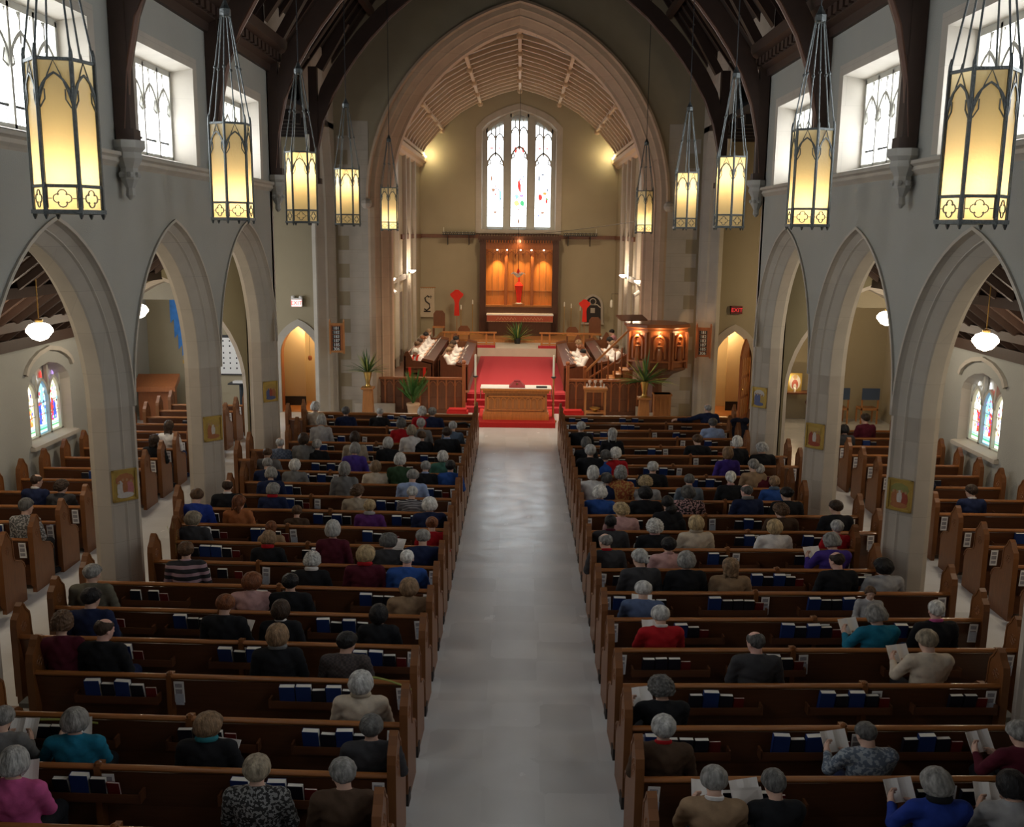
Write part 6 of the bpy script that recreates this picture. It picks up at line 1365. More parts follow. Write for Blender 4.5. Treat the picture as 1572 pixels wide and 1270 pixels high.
# head centre in the photo | row block | hair | clothes ...
# x, y, block, hair style, hair colour, pose, top, extras, description
PEOPLE = [
 (477,627,'L','fluffy','white','right','cream','','white curly hair in a cream blouse'), (531,634,'L','neat','darkgrey','up','navy','','dark grey hair in a navy jacket'), (581,635,'L','bald','silver','down','black','c=white','thinning silver hair, black jacket and white collar'),
 (648,634,'L','fluffy','white','up','red','','white set hair in a red top'), (663,635,'L','short','grey','up','navy','w','short grey hair in a dark navy suit'), (492,648,'L','bob','silver','down','lightgrey','','silver bob in a pale grey top'), (615,653,'L','fluffy','darkgrey','up','red','','dark grey hair in a deep red top'),
 (645,653,'L','neat','silver','up','grey','','silver hair in a grey top'), (695,657,'L','short','silver','down','dustyblue','','silver hair in a dusty blue top'), (632,664,'L','bob','ashblond','down','white','','ash blond hair in a white and navy top'), (687,667,'L','short','darkbrown','up','black','c=lightblue w','dark brown hair, black jacket, pale blue collar'),
 (648,672,'L','short','brown','down','black','','brown hair in a black coat'), (464,677,'L','bob','darkbrown','up','grey','','dark bob in a stone grey top'), (545,675,'L','bob','darkbrown','up','beige','','full dark bob in a beige top'), (485,686,'L','neat','silver','up','black','','neat silver hair in a black and violet top'),
 (594,683,'L','bob','silver','up','black','','straight silver hair in a black coat'), (542,692,'L','bob','grey','down','violet','','grey brown hair in a purple top'), (428,683,'L','bald','silver','up','plaid','','bald man with silver sides in a blue plaid shirt'), (376,698,'L','bald','brown','down','grey','s=t w','bald tanned head in a grey coat'),
 (612,709,'L','fluffy','white','up','green','','round white hair in a dark green top'), (680,704,'L','bob','white','up','seagreen','','white bob in a sea green top'), (409,715,'L','short','grey','down','navy','','short grey hair in a navy top'), (450,719,'L','bob','white','up','grey','','white hair in a grey cardigan'), (529,722,'L','bob','grey','up','grey','','grey bob in a grey top'),
 (577,722,'L','bob','sandy','up','cream','','brown bob in a cream top'), (652,720,'L','short','grey','down','black','c=lightblue','short grey hair in a black jacket'), (695.5,719,'L','short','black','up','blue','','black hair in a blue top'), (415,731,'L','fluffy','grey','down','navy','','wavy grey hair in a dark blue top'), (631,734,'L','neat','grey','down','lightblue','w','short grey hair in a wide pale blue shirt'),
 (348.6,750,'L','bald','darkbrown','up','black','w c=white','bald crown with dark sides in a black jacket'), (417,759,'L','fluffy','grey','right','navy','f=red','grey hair in a navy top with a red scarf'), (291,765,'L','short','brown','down','royal','w','brown hair in a wide royal blue top'), (547,760,'L','curly','brown','right','beige','','curly brown grey hair in a beige top'), (630,762,'L','pony','silver','down','striped','','silver ponytail over a black and grey striped top'),
 (363,775,'L','long','auburn','right','orange','','long auburn hair in a rust shawl'), (660,779,'L','fluffy','white','up','navy','w','white hair in a navy coat'), (565,786,'L','neat','blond','up','purple','f=lightgrey','short blond hair in a purple top'), (292.7,803,'L','bob','ashblond','right','charcoal','w','ash blond hair in a dark charcoal coat'), (455,797,'L','neat','brown','down','brown','k','child with brown hair low behind the rail'),
 (415.5,801,'L','long','auburn','up','tan','k','child with long auburn hair'), (508,812,'L','fluffy','silver','up','maroon','','silver hair in a dark maroon top'), (409,834,'L','fluffy','sandy','down','black','f=red','greying sandy hair, black coat, red scarf'), (664,810,'L','bun','auburn','down','red','','dark auburn bun in a red top'), (649,830,'L','short','grey','down','navy','w','thinning grey hair in a navy padded jacket'), (594,836,'L','fluffy','darkgrey','right','charcoal','w','dark grey streaked hair in a charcoal coat'),
 (284.5,850,'L','short','brown','up','rugby','w','brown hair in a purple and white striped jersey'), (559,857,'L','bob','blond','right','maroon','f=red w','curled blond hair, maroon sweater, red scarf'), (623,862,'L','crop','white','up','blue','s=p w','white cropped hair in a bright blue polo shirt'), (476,866,'L','curly','silver','down','black','f=white','curly silver hair, black jacket, white ruffle'),
 (384,899,'L','bob','auburn','right','pink','w','auburn bob in a pink beige coat'), (443,900,'L','short','black','up','black','w','black hair in a wide black coat'), (627,909,'L','bob','sandy','up','tan','w','sandy brown bob in a tan coat'), (340,935,'L','neat','auburn','down','black','w','short red brown hair in a black suit'), (429,943,'L','bob','darkbrown','up','black','c=white','dark brown bob, black top, white collar'),
 (579,957,'L','bob','black','up','black','','black hair in a black coat'), (425,983,'L','bob','sandy','up','black','f=grey w','light brown bob, black coat, striped scarf'), (527.5,994,'L','short','black','right','tweed','w','black hair in a dark tweed jacket'), (137,886,'L','short','grey','right','olive','w','grey hair in an olive grey jacket'), (135,925,'L','neat','black','right','navy','w','black hair in a navy blazer'),
 (90,952,'L','curly','brown','down','maroon','','curly brown hair in a maroon top'), (150.5,974,'L','bald','darkbrown','right','black','s=p w','bald pink head in a black jacket'), (552,1057,'L','bob','silver','up','cream','w f=beige','silver bob in a cream hooded jacket'), (110,1119,'L','bob','grey','readl','teal','w','grey bob in a teal fleece'), (314,1125,'L','bob','sandy','right','black','f=jade w','sandy hair, black top, turquoise collar'),
 (579.5,1127,'L','short','darkgrey','up','charcoal','w','dark grey hair in a charcoal suit'), (-4,1118,'L','short','grey','read','grey','','grey clothing cut by the picture edge'), (390,1194,'L','neat','ashblond','up','printblack','w','ash brown hair in a black patterned blouse'), (527,1200,'L','short','grey','left','brown','w','greying hair in a brown suit jacket'), (12,1184,'L','bob','silver','readl','rose','w','silver hair in a bright pink top'),
 # right block
 (1087.6,629,'R','bald','silver','reach','navy','w','bald silver head, navy jacket, arm stretched along the pew'), (891.6,658,'R','short','silver','up','black','w','silver hair in a black suit'), (1095,652,'R','short','darkgrey','up','lightblue','w','dark grey hair in a pale blue shirt'), (940,669,'R','long','silver','up','black','','long silver hair in a black coat'), (900,683,'R','bob','darkgrey','down','black','','dark grey hair in a black top'),
 (905.6,694,'R','neat','silver','up','black','w','short silver hair in a wide black coat'), (1071.5,678,'R','neat','brown','left','black','w','red brown hair in a black jacket'), (1133,681,'R','fluffy','white','up','black','','white round hair in a black cardigan'), (946.6,700,'R','curly','white','right','red','','white curly hair in a red sweater'), (1173,691,'R','fluffy','silver','left','black','w','silver hair in a black jacket with red collar'),
 (929,703,'R','neat','darkgrey','up','blue','w','dark grey hair in a blue fleece'), (1119.7,699,'R','bob','sandy','up','violet','','brown bob in a purple top'), (910.5,728,'R','bob','white','up','white','','white bob in a white blouse'), (952.5,728,'R','curly','grey','up','floral','','curly grey hair in an orange floral top'), (1002,721,'R','short','silver','up','black','w','silver hair in a black coat, sitting alone'),
 (931,739,'R','short','darkgrey','up','navy','w','short dark hair in a dark navy suit'), (1158.6,718,'R','neat','grey','left','tan','','grey hair in a light tan top'), (1169,725,'R','neat','silver','left','maroon','','silver hair in a dark plum top'), (991,744,'R','curly','blond','down','lightgrey','w','grey blond curls in a pale grey jacket'), (1059.5,741,'R','short','darkgrey','down','slate','','short dark grey hair in a slate top'), (1123,737,'R','pony','white','up','black','c=pink','long white tied hair in a black top'),
 (920.4,760,'R','fluffy','white','up','blue','w','white hair in a wide blue top'), (991.7,761,'R','bob','black','left','black','w','black hair in a black jacket by the curly blond one'), (1056.8,760,'R','bob','darkgrey','left','pinkfloral','w','dark grey hair in a pink and black print'), (1151,758,'R','bald','darkgrey','left','navy','f=grey s=p w','bald pink crown, navy coat, grey hood'), (1189.6,744,'R','neat','sandy','up','blue','f=dustyblue','sandy hair, blue top, blue scarf'), (1210,762,'R','bun','black','left','black','w','dark bun in a black coat, face turned'),
 (1027,777,'R','neat','black','down','black','','small black haired head in dark clothes'), (1029.5,789,'R','short','black','up','black','c=pink','black hair, dark top, pink collar'), (955.4,789,'R','curly','blond','left','pink','w','blond curls in a pink shirt'), (1202,788,'R','curly','brown','left','brown','w','curly brown hair in a brown coat'), (1288,783,'R','short','darkbrown','left','black','w','dark hair in a black coat beside the pier'),
 (937,806,'R','crop','black','up','charcoal','s=d c=maroon w','very dark shaved head in a charcoal jacket'), (1007.5,813,'R','curly','white','up','black','c=pink w','white curls in a black jacket'), (1071,808,'R','bob','blond','up','cream','f=beige w','blond bob in a cream coat'), (1191.6,814,'R','bob','blond','up','white','w','blond bob in a white blouse'), (1296,815,'R','short','silver','up','red','s=p','short silver hair in a red top'),
 (930,836,'R','bald','grey','left','charcoal','c=red w','bald crown with grey sides, charcoal jacket'), (1028.8,846,'R','neat','black','up','pink','c=pink w','black hair in a pale pink shirt'), (1282.7,836,'R','fluffy','grey','readl','violet','w','grey hair in a violet blue blouse'), (986,862,'R','pony','silver','left','charcoal','w','silver braid over a charcoal jacket'), (1055,866,'R','fluffy','grey','up','black','w','bushy grey hair in a black coat'), (1122.4,880,'R','long','sandy','up','tan','w','long light brown hair in a tan top'),
 (1291,866,'R','bald','darkbrown','left','black','s=p w','dark hair with a bald patch, black jacket'), (1362,877,'R','bob','black','left','lightgrey','w','black bob in a pale grey top'), (986.4,919,'R','neat','silver','read','denim','w','silver hair in a blue denim shirt'), (1354,951,'R','fluffy','grey','readl','teal','w','greying brown hair in a bright teal top'), (1018,952,'R','neat','silver','read','red','c=white w','silver hair, bright red sweater, white collar'), (1443.6,943,'R','crop','white','up','black','c=rose s=p w','white hair, black jacket, pink collar'),
 (1164,994,'R','bald','darkgrey','left','charcoal','s=p w','balding dark grey hair in a charcoal suit'), (1432.4,992,'R','neat','ashblond','readl','cream','w','short ash blond hair in a cream sweater'), (1019.7,1066,'R','curly','darkgrey','readl','black','w','dark grey curls in a black coat'), (1019.7,1128,'R','neat','silver','up','brown','c=red w','thin white hair in a dark brown jacket'), (1339,1138,'R','crop','darkgrey','readl','printblue','w','cropped grey hair in a blue grey print blouse'),
 (1097.5,1213,'R','neat','grey','read','tan','c=white w','neat grey hair in a tan grey suit'), (1196.6,1217,'R','short','darkgrey','readl','black','','short dark grey hair in black'), (1447.7,1216,'R','bob','grey','readl','royal','f=black w','long grey hair, royal blue top, dark scarf'), (1562,1220,'R','bob','black','read','lightgrey','w','black hair in a pale grey top'), (1579,1150,'R','neat','grey','readl','maroon','w','dark plum sweater and grey trousers at the picture edge'),
 # side aisles
 (50,742,'AL','bald','darkbrown','right','navy','c=white','bald crown, navy jacket, white collar'), (91,753,'AL','curly','darkbrown','right','charcoal','','curly dark brown hair in a charcoal coat'), (50,779,'AL','neat','darkgrey','right','fur','','dark grey hair in a grey fur collar coat'), (285.5,657,'AL','long','darkbrown','up','white','','long dark hair in a white jacket'), (241.5,679,'AL','long','darkbrown','up','black','','long dark hair in black'),
 (1494.6,758,'AR','short','darkbrown','left','navy','c=white','short dark hair, navy jacket, white collar'), (1332,645,'AR','neat','darkbrown','left','maroon','','dark hair and glasses in a maroon sweater'), (1299,662,'AR','bob','black','down','charcoal','','black hair bent low in a dark striped top')]
used = {}
PLACED = []
for x, y, B, hs, hc, pose, top, ex, desc in PEOPLE:
    best = None
    for k in range(0, 20):
        p = PEWS.get((B, k))
        if not p or 'o' not in p: continue
        yy = p['y'] + .17; X = 0
        for _ in range(3):
            w_ = ray(x, y, Y=yy); X = w_[0]
            if B in 'LR': yy = p['y'] + .17 + abs(X - p['x0']) * math.tan(CHEV)
        if 'k' in ex.split(): e = abs(w_[2] - 1.02)
        else: e = abs(w_[2] - 1.20)
        if best is None or e < best[0]: best = (e, k, X, yy, w_[2])
    e, k, X, yy, Z = best; p = PEWS[(B, k)]
    X = min(max(X, min(p['x0'], p['x0'] + p['s'] * p['L']) + .22), max(p['x0'], p['x0'] + p['s'] * p['L']) - .22)
    child_ = 'k' in ex.split(); skin = 'l'; coll = scarf = None
    for t_ in ex.split():
        if t_.startswith('s='): skin = t_[2:]
        if t_.startswith('c='): coll = t_[2:]
        if t_.startswith('f='): scarf = t_[2:]
    zs = min(max(Z / 1.20, .93), 1.07) if not child_ else 1
    wd = 1.10 if 'w' in ex.split() else .98
    rz = R(rp.uniform(-6, 6))
    o = make_person((X, yy - .17 + .075, .02), rz, pose, hs, hc, top, skin, .84 if child_ else 1.0, wd, coll, scarf, 'black' if rp.random() < .7 else 'navy', desc + ', %s pew, %s' % (ORD[k if B in 'LR' else k - 3], BLK[B]), zs)
    PLACED.append((o, k, B, x, y))
    if pose in ('read', 'readl') :
        if pose == 'read': c = Vector((0, .53, .80)); t_ = -38; rzz = rz
        else: c = Vector((-.13, .53, .82)); t_ = -34; rzz = rz + R(14)
        c.x *= wd; wpt = Matrix.Rotation(rz, 3, 'Z') @ c
        booklet((o.location.x + wpt.x, o.location.y + wpt.y, wpt.z * zs), rzz, t_, lab='open white booklet held by the person with ' + ' '.join(desc.replace(',', '').split()[:5]))
# loose sheets in laps or hands
SHEETS = [(608, 842, 'L', 'white sheet held up by the person in a charcoal coat'), (372, 970, 'L', 'folded sheet held beside the person in a black suit'), (312, 826, 'L', 'white sheet beside the ash blond person'), (395, 940, 'L', 'sheet by the pink beige coat'), (345, 1160, 'L', 'white sheet held by the person with a turquoise collar'), (978, 840, 'R', 'crumpled white tissue by the curly white hair'), (1090, 905, 'R', 'white tissue by the long light brown hair'), (1150, 1240, 'R', 'open white booklet between the tan suit and the dark haired person')]
for x, y, B, lab in SHEETS:
    best = None
    for k in range(0, 20):
        p = PEWS[(B, k)]; w_ = ray(x, y, Y=p['y'] + .42); e = abs(w_[2] - .84)
        if best is None or e < best[0]: best = (e, k, w_)
    e, k, w_ = best; s_ = .05 if 'tissue' in lab else .13
    q = MB(); q.loft([[(-s_, -s_, 0), (s_, -s_, .01), (s_, -s_, .014), (-s_, -s_, .004)], [(-s_, 0, .03), (s_, 0, .02), (s_, 0, .024), (-s_, 0, .034)], [(-s_, s_ * 1.2, .0), (s_, s_ * 1.2, .02), (s_, s_ * 1.2, .024), (-s_, s_ * 1.2, .004)]])
    o = ob('paper_sheet', q, 'paper', label=lab, cat='paper', loc=tuple(w_)); o.rotation_euler = (R(48), 0, R(rp.uniform(-25, 25)))
# the child who looks back over the pew
p = PEWS[('R', 4)]; w_ = ray(1338.8, 928.5, Y=rowY(5) + .33)
kid = make_person((w_[0], rowY(5) + .50, .255), R(180 - 8), 'up', 'neat', 'brown', 'lightgrey', 'l', .70, 1.0, 'white', None, 'navy', 'small child turned round to face the camera with mouth open, peering over a pew')
for s in (-1, 1):
    q = MB(); q.ball((s * .030, .2665, 1.203), .0075, 8, 6); ob('eye', q, 'eye', kid)
q = MB(); q.ball((0, .262, 1.150), .017, 10, 6, (1, .6, 1.1)); ob('mouth', q, 'lip', kid)

# ---- choir
def surplice():
    S = SDF((-.36, -.05, .30), (.36, .62, 1.13), .012)
    S.ell((0, .17, .56), (.225, .17, .17)); S.ell((0, .165, .73), (.20, .15, .20), .06); S.ell((0, .15, .90), (.20, .135, .18), .05); S.cap((-.16, .15, .99), (.16, .15, .99), .072, .072, .05)
    for s, sh, el, wr, d, sd, nr, cu in arms('read'):
        sh, el, wr = map(np.array, (sh, el, wr)); S.cap(sh, el, .072, .085, .03); S.cap(el, wr - (wr - el) * .25, .078, .085, .03)
    x, y, z = S.grid(); S.f = (S.f + .006 * np.sin(x * 60) * np.sin(z * 9 + 1)).astype(np.float32); S.cut(np.maximum(z - 1.07 + (y - .14) * .4, .38 - z) + 0 * x)
    return S.mesh('surplice', 'cloth')
SURP = surplice()
q = MB()
for s in (-1, 1): q.loft([[(s * .075 - .035, yy, z), (s * .075 + .035, yy, z), (s * .075 + .035, yy + .01, z), (s * .075 - .035, yy + .01, z)] for yy, z in ((.12, 1.085), (.20, 1.07), (.285, .97), (.305, .80), (.33, .62), (.36, .42))])
ME_STOLE = mesh_of('stole', q, 'red_cloth')
CH = [(None, -3.25, 32.3, 0, 165, 'white', 'fluffy', 'white haired choir member in a surplice and red stole facing the nave'),
      ('b', -1, 33.1, 1, 0, 'brown', 'neat', 'brown haired choir member in the left back row, nearest the nave'), ('b', -1, 34.0, 1, 0, 'darkbrown', 'short', 'dark haired choir member, second from the nave in the left back row'), ('b', -1, 35.0, 1, 0, 'auburn', 'neat', 'auburn haired choir member, third from the nave in the left back row'), ('b', -1, 36.2, 1, 0, 'black', 'short', 'black haired choir member, fourth from the nave in the left back row'), ('b', -1, 37.4, 1, 0, 'sandy', 'neat', 'sandy haired choir member nearest the altar in the left back row'),
      ('f', -1, 32.5, 0, 0, 'sandy', 'neat', 'sandy haired choir member in the left front row nearest the nave'), ('f', -1, 33.5, 0, 0, 'brown', 'short', 'brown haired choir member, second from the nave in the left front row'), ('f', -1, 34.6, 0, 0, 'darkbrown', 'bob', 'dark haired choir member, third from the nave in the left front row'), ('f', -1, 36.0, 0, 0, 'black', 'neat', 'black haired choir member nearest the altar in the left front row'),
      ('f', 1, 32.5, 0, 0, 'black', 'short', 'black haired choir member in the right front row nearest the nave'), ('f', 1, 33.7, 0, 0, 'auburn', 'bob', 'auburn haired choir member, second from the nave in the right front row'), ('f', 1, 35.2, 0, 0, 'sandy', 'bob', 'sandy haired choir member nearest the altar in the right front row'),
      ('b', 1, 33.0, 1, 0, 'brown', 'neat', 'brown haired choir member in the right back row nearest the pulpit stair'), ('b', 1, 34.0, 1, 0, 'sandy', 'long', 'long haired choir member, second from the nave in the right back row'), ('b', 1, 35.2, 1, 0, 'black', 'bob', 'black haired choir member, third from the nave in the right back row'),
      (None, 4.05, 39.3, 0, 75, 'black', 'short', 'choir member in red and white robes standing back by the right wall')]
for kind_, sx, Y, row, rdeg, hc, hs, lab in CH:
    Zf = ZC + (.12 if row else 0)
    if kind_: s = sx; X2 = s * ((2.75 if row else 1.62) + .84); rzz = R(-90) if s < 0 else R(90); rzz = -rzz if False else (R(-90) if s < 0 else R(90)); rz = None
    else: X2 = sx; rzz = R(rdeg); rz = 1; s = 1
    o = bpy.data.objects.new('person', BODY['read']); COL.objects.link(o); o.location = (X2, Y, Zf); o.rotation_euler = (0, 0, rzz + R(rp.uniform(-8, 8))); o.color = (*SK['l'], 1); tag(o, lab, 'person', None)
    t = child('surplice', SURP, o); t.color = (.78, .74, .74, 1) if 'robes' not in lab else (.62, .30, .34, 1)
    t = child('cassock', TRM, o); t.color = (.02, .015, .03, 1)
    Rm = head_frame(*POSES['read']['h']); h = child('hair', HAIRM[hs], o); h.matrix_local = Matrix.LocRotScale(Vector(HP(Rm, (0, .165, 1.225))), Matrix([list(r_) for r_ in Rm]).to_quaternion(), None); h.color = (*HC[hc], 1)
    if 'stole' in lab: child('stole', ME_STOLE, o)
    v = Matrix.Rotation(o.rotation_euler.z, 3, 'Z') @ Vector((0, .53, .80))
    booklet((o.location.x + v.x, o.location.y + v.y, Zf + v.z), o.rotation_euler.z, -38, .13, .22, 'white music folder held by the ' + ' '.join(lab.split()[:9]), 'folder')
r = empty('kneeling_desk', (-3.25, 31.75, ZC), 0, 'small reading desk hung with red stole ends before the white haired choir member', 'desk')
q = MB(); q.box(-.35, .35, -.2, .1, .70, .74); q.box(-.33, .33, -.02, .02, 0, .7); ob('desk_body', q, 'wood_choir', r)
q = MB(); 
for u in (-.26, .22): q.box(u, u + .09, -.215, -.205, .02, .74)
ob('red_hanging', q, 'red_cloth', r)
# ================================================================ WALL FURNISHINGS AND SIGNS
def text(body, size, parent, loc, mm, ext=.002, name='lettering'):
    c = bpy.data.curves.new(name, 'FONT'); c.body = body; c.size = size; c.extrude = ext; c.align_x = 'CENTER'; c.align_y = 'CENTER'; c.space_line = .92
    o = bpy.data.objects.new(name, c); COL.objects.link(o); c.materials.append(M[mm] if isinstance(mm, str) else mm)
    o.rotation_euler = (R(90), 0, 0); bpy.context.view_layer.update()
    me = bpy.data.meshes.new_from_object(o.evaluated_get(bpy.context.evaluated_depsgraph_get())); bpy.data.objects.remove(o); bpy.data.curves.remove(c)
    o = bpy.data.objects.new(name, me); COL.objects.link(o); adopt(o, parent); o.location = loc; o.rotation_euler = (R(90), 0, 0); return o
M['white_paint'] = mat('white_paint', (.85, .85, .83), .6, .02)
# hymn boards on the crossing piers
for x, nm in ((-5.38, 'left'), (5.62, 'right')):
    r = empty('hymn_board', (x, YA - .82, 0), R(6 if x < 0 else -6), 'wooden hymn number board on the pier to the %s of the chancel' % nm, 'hymn board', 'hymn boards')
    q = MB(); q.box(-.20, .20, -.02, .02, 2.02, 2.86); ob('board', q, 'wood_red', r)
    q = MB(); q.box(-.23, -.18, -.045, .02, 1.96, 2.93); q.box(.18, .23, -.045, .02, 1.96, 2.93); q.box(-.2, .2, -.04, .02, 2.82, 2.88); q.box(-.2, .2, -.04, .02, 2.0, 2.06)
    q.lathe([(.03, 2.93), (.012, 3.0)], 4, (-.205, -.01)); q.lathe([(.03, 2.93), (.012, 3.0)], 4, (.205, -.01)); ob('frame', q, 'wood_mid' if x < 0 else 'wood_red', r)
    for k, n in enumerate(('181', '182', '183', '187', '185', '306')):
        z = 2.73 - k * .125
        q = MB(); q.box(-.13, .10, -.026, -.022, z - .058, z + .056); c = ob('number_card', q, 'black', r)
        text(n, .125, r, (-.015, -.03, z), 'white_paint', name='number')
def sign(x, z, lit, nm):
    r = empty('exit_sign', (x, YA - .10, z), 0, ('white cased red lit EXIT sign above the left doorway' if lit else 'dark cased red EXIT sign above the right doorway'), 'exit sign')
    q = MB(); q.box(-.17, .17, -.05, .06, -.12, .15 if lit else .12); ob('case', q, 'white_cloth' if lit else 'book_red', r)
    q = MB(); q.box(-.15, .15, -.056, -.05, -.10, .09); ob('face', q, emit('exit_glow', (1, .55, .5), 1.1) if lit else mat('exit_dark', (.10, .012, .010)), r)
    text('EXIT', .17, r, (0, -.062, -.005), emit('exit_letters_' + nm, (.95, .05, .05), .9 if lit else .45), name='letters')
    if lit: q = MB(); q.lathe([(.05, .15), (.06, .19), (.03, .22)], 8, (-.12, 0)); q.lathe([(.05, .15), (.06, .19), (.03, .22)], 8, (.12, 0)); ob('emergency_lamp', q, 'white_cloth', r)
sign(-6.72, 3.42, True, 'left'); sign(6.72, 3.36, False, 'right')
# small painted panels on the splayed pier faces
def icon(side, y, seed, lab, cols):
    a = R(45) if side < 0 else R(-45)
    # the face looking back towards the camera, half way along the 45 degree splay
    px = side * (XW + .15); py = y - .15; nx, ny = -side * .7071, -.7071
    r = empty('painted_panel', (px + nx * .03, py + ny * .03, 1.95), math.atan2(-nx * -1, -ny) if False else (R(45) if side < 0 else R(-45)), lab, 'painting', 'painted panels on the piers')
    q = MB(); q.box(-.165, .165, 0, .03, -.22, .22)
    for b in ((-.18, -.15, -.235, .235), (.15, .18, -.235, .235), (-.18, .18, .205, .235), (-.18, .18, -.235, -.205)): q.box(b[0], b[1], -.018, .03, b[2], b[3])
    ob('gilt_frame', q, 'gold_leaf', r)
    rn = random.Random(seed); q = {}
    def P(mm, u, v, a_, b_, w2): q.setdefault(mm, MB()).add([(u + a_ * math.cos(t), -w2, v + b_ * math.sin(t)) for t in np.linspace(0, 2 * PI, 10)[:-1]], [tuple(range(9))])
    P(cols[0], 0, .08, .14, .10, .002); P(cols[1], -.07, -.05, .05, .13, .003); P(cols[2], .07, -.06, .06, .12, .0035); P(cols[3], 0, -.03, .04, .11, .004); P(cols[1], .0, -.15, .13, .045, .0045)
    for k in range(4): P('p_face', -.09 + k * .06, .07 + rn.uniform(-.03, .02), .018, .022, .005)
    allm = MB()
    for j, kk in enumerate(q): allm.cur = j; allm.add(q[kk].v, q[kk].f)
    ob('picture', allm, list(q), r)
for n_, c_ in dict(p_gold=(.45, .30, .07), p_red=(.33, .06, .03), p_rust=(.38, .14, .05), p_blue=(.10, .12, .25), p_pale=(.55, .50, .45), p_face=(.42, .24, .12), p_pink=(.45, .16, .16), p_olive=(.25, .24, .07)).items(): M[n_] = mat(n_, c_, .5, .2, 20)
icon(-1, 13.9, 1, 'gilt framed painting of red and pale figures on the left pier nearest the camera', ('p_rust', 'p_pale', 'p_pink', 'p_rust')); icon(-1, 18.05, 2, 'gilt framed painting with a white centre figure on the middle left pier', ('p_gold', 'p_rust', 'p_gold', 'p_pale')); icon(-1, 22.35, 3, 'gilt framed painting on the left pier closest to the chancel', ('p_gold', 'p_blue', 'p_rust', 'p_red'))
icon(1, 13.9, 4, 'gilt framed painting with olive sky on the right pier nearest the camera', ('p_olive', 'p_rust', 'p_red', 'p_pale')); icon(1, 18.05, 5, 'gilt framed painting with a pale centre figure on the middle right pier', ('p_gold', 'p_red', 'p_rust', 'p_pale')); icon(1, 22.35, 6, 'gilt framed painting with blue grey figures on the right pier closest to the chancel', ('p_pale', 'p_blue', 'p_gold', 'p_blue'))
# left transept
r = empty('display_board', (-8.72, YA - .06, 1.78), 0, 'white notice board with rows of small cards in a dark frame, left transept wall', 'notice board')
q = MB(); q.box(-.48, .48, -.03, .03, -.62, .62); ob('frame', q, 'black', r); q = MB(); q.box(-.44, .44, -.036, -.03, -.58, .54); ob('sheet', q, 'white_cloth', r)
q = MB()
for i in range(6):
    for j in range(4):
        z = .42 - i * .16 - (.05 if i > 1 else 0); q.box(-.34 + j * .2, -.30 + j * .2, -.04, -.036, z, z + .05)
ob('small_cards', q, 'book_dark', r)
r = empty('stand_with_papers', (-8.35, YA - .7, 0), 0, 'small stand holding white papers below the notice board', 'stand')
q = MB(); q.box(-.36, .36, -.2, .2, .98, 1.02); ob('stand_top', q, 'black', r); q = MB(); q.tube([(0, 0, 0), (0, 0, .98)], .07, 8); q.lathe([(.25, 0), (.22, .04)], 12); ob('post', q, 'iron', r)
q = MB(); q.box(-.2, .15, -.12, .12, 0, .06); ob('paper_stack', q, 'paper', label='stack of white papers on the small stand, left transept', cat='papers', loc=(-8.38, YA - .7, 1.02))
r = empty('blue_banner', (-10.40, YA - .14, 0), 0, 'tall narrow blue streamer banner on the left transept wall', 'banner')
q = MB()
for k, (u, z0, z1) in enumerate(((-.16, 2.75, 4.35), (-.05, 2.3, 4.1), (.06, 1.95, 3.4), (.17, 1.75, 2.7))): q.loft([[(u - .06, -.01 * k, z0), (u + .06, -.01 * k, z0 + .15), (u + .06, -.01 * k + .012, z0 + .15), (u - .06, -.01 * k + .012, z0)], [(u - .05, -.01 * k, z1), (u + .05, -.01 * k, z1 - .1), (u + .05, -.01 * k + .012, z1 - .1), (u - .05, -.01 * k + .012, z1)]])
ob('streamers', q, mat('banner_blue', (.05, .22, .62), .8, .5, 5), r); q = MB(); q.tube([(-.25, 0, 4.35), (.3, 0, 4.35)], .015, 6); ob('rod', q, 'iron', r)
r = empty('reading_desk', (-10.7, YA - 1.3, 0), R(8), 'reddish wooden desk with a sloping top in the left transept', 'desk')
q = MB(); q.prism([(-.45, .88), (.35, 1.12), (.35, 1.30), (-.45, 1.02)], -.6, .6, 'x'); ob('sloping_top', q, 'wood_red', r); q = MB(); q.box(-.5, .5, -.25, .25, 0, .95); ob('pedestal', q, 'wood_red', r)
for z, nm in ((1.93, 'upper'), (1.55, 'lower')): q = MB(); q.box(-.14, .14, -.02, 0, -.06, .06); ob('brass_plaque', q, 'brass', label='%s small brass plaque on the left transept wall' % nm, cat='plaque', group='brass plaques', loc=(-10.2, YA - .01, z))
q = MB(); q.loft([[(-.12, 0, 1.1), (.02, 0, .95), (.02, .01, .95), (-.12, .01, 1.1)], [(-.08, 0, .35), (.20, .03, .2), (.20, .04, .2), (-.08, .01, .35)], [(.05, 0, -.1), (.26, .03, -.05), (.26, .04, -.05), (.05, .01, -.1)]]); ob('white_pennant', q, 'white_cloth', label='white hanging pennant above the notice board, left transept', cat='pennant', loc=(-8.75, YA - .3, 2.55))
q = MB(); q.tube([(0, 0, 0), (0, 0, 1.5)], .006, 4); ob('cord', q, 'foot', label='pull cord hanging in the left doorway', cat='cord', loc=(-6.6, YA + 1.0, 1.65)); q = MB(); q.ball((0, 0, 0), .07, 8, 6, (1, .4, 1.3)); ob('cord_pull', q, 'wood_red', label='wooden pull on the cord in the left doorway', cat='pull', loc=(-6.6, YA + 1.0, 1.58))
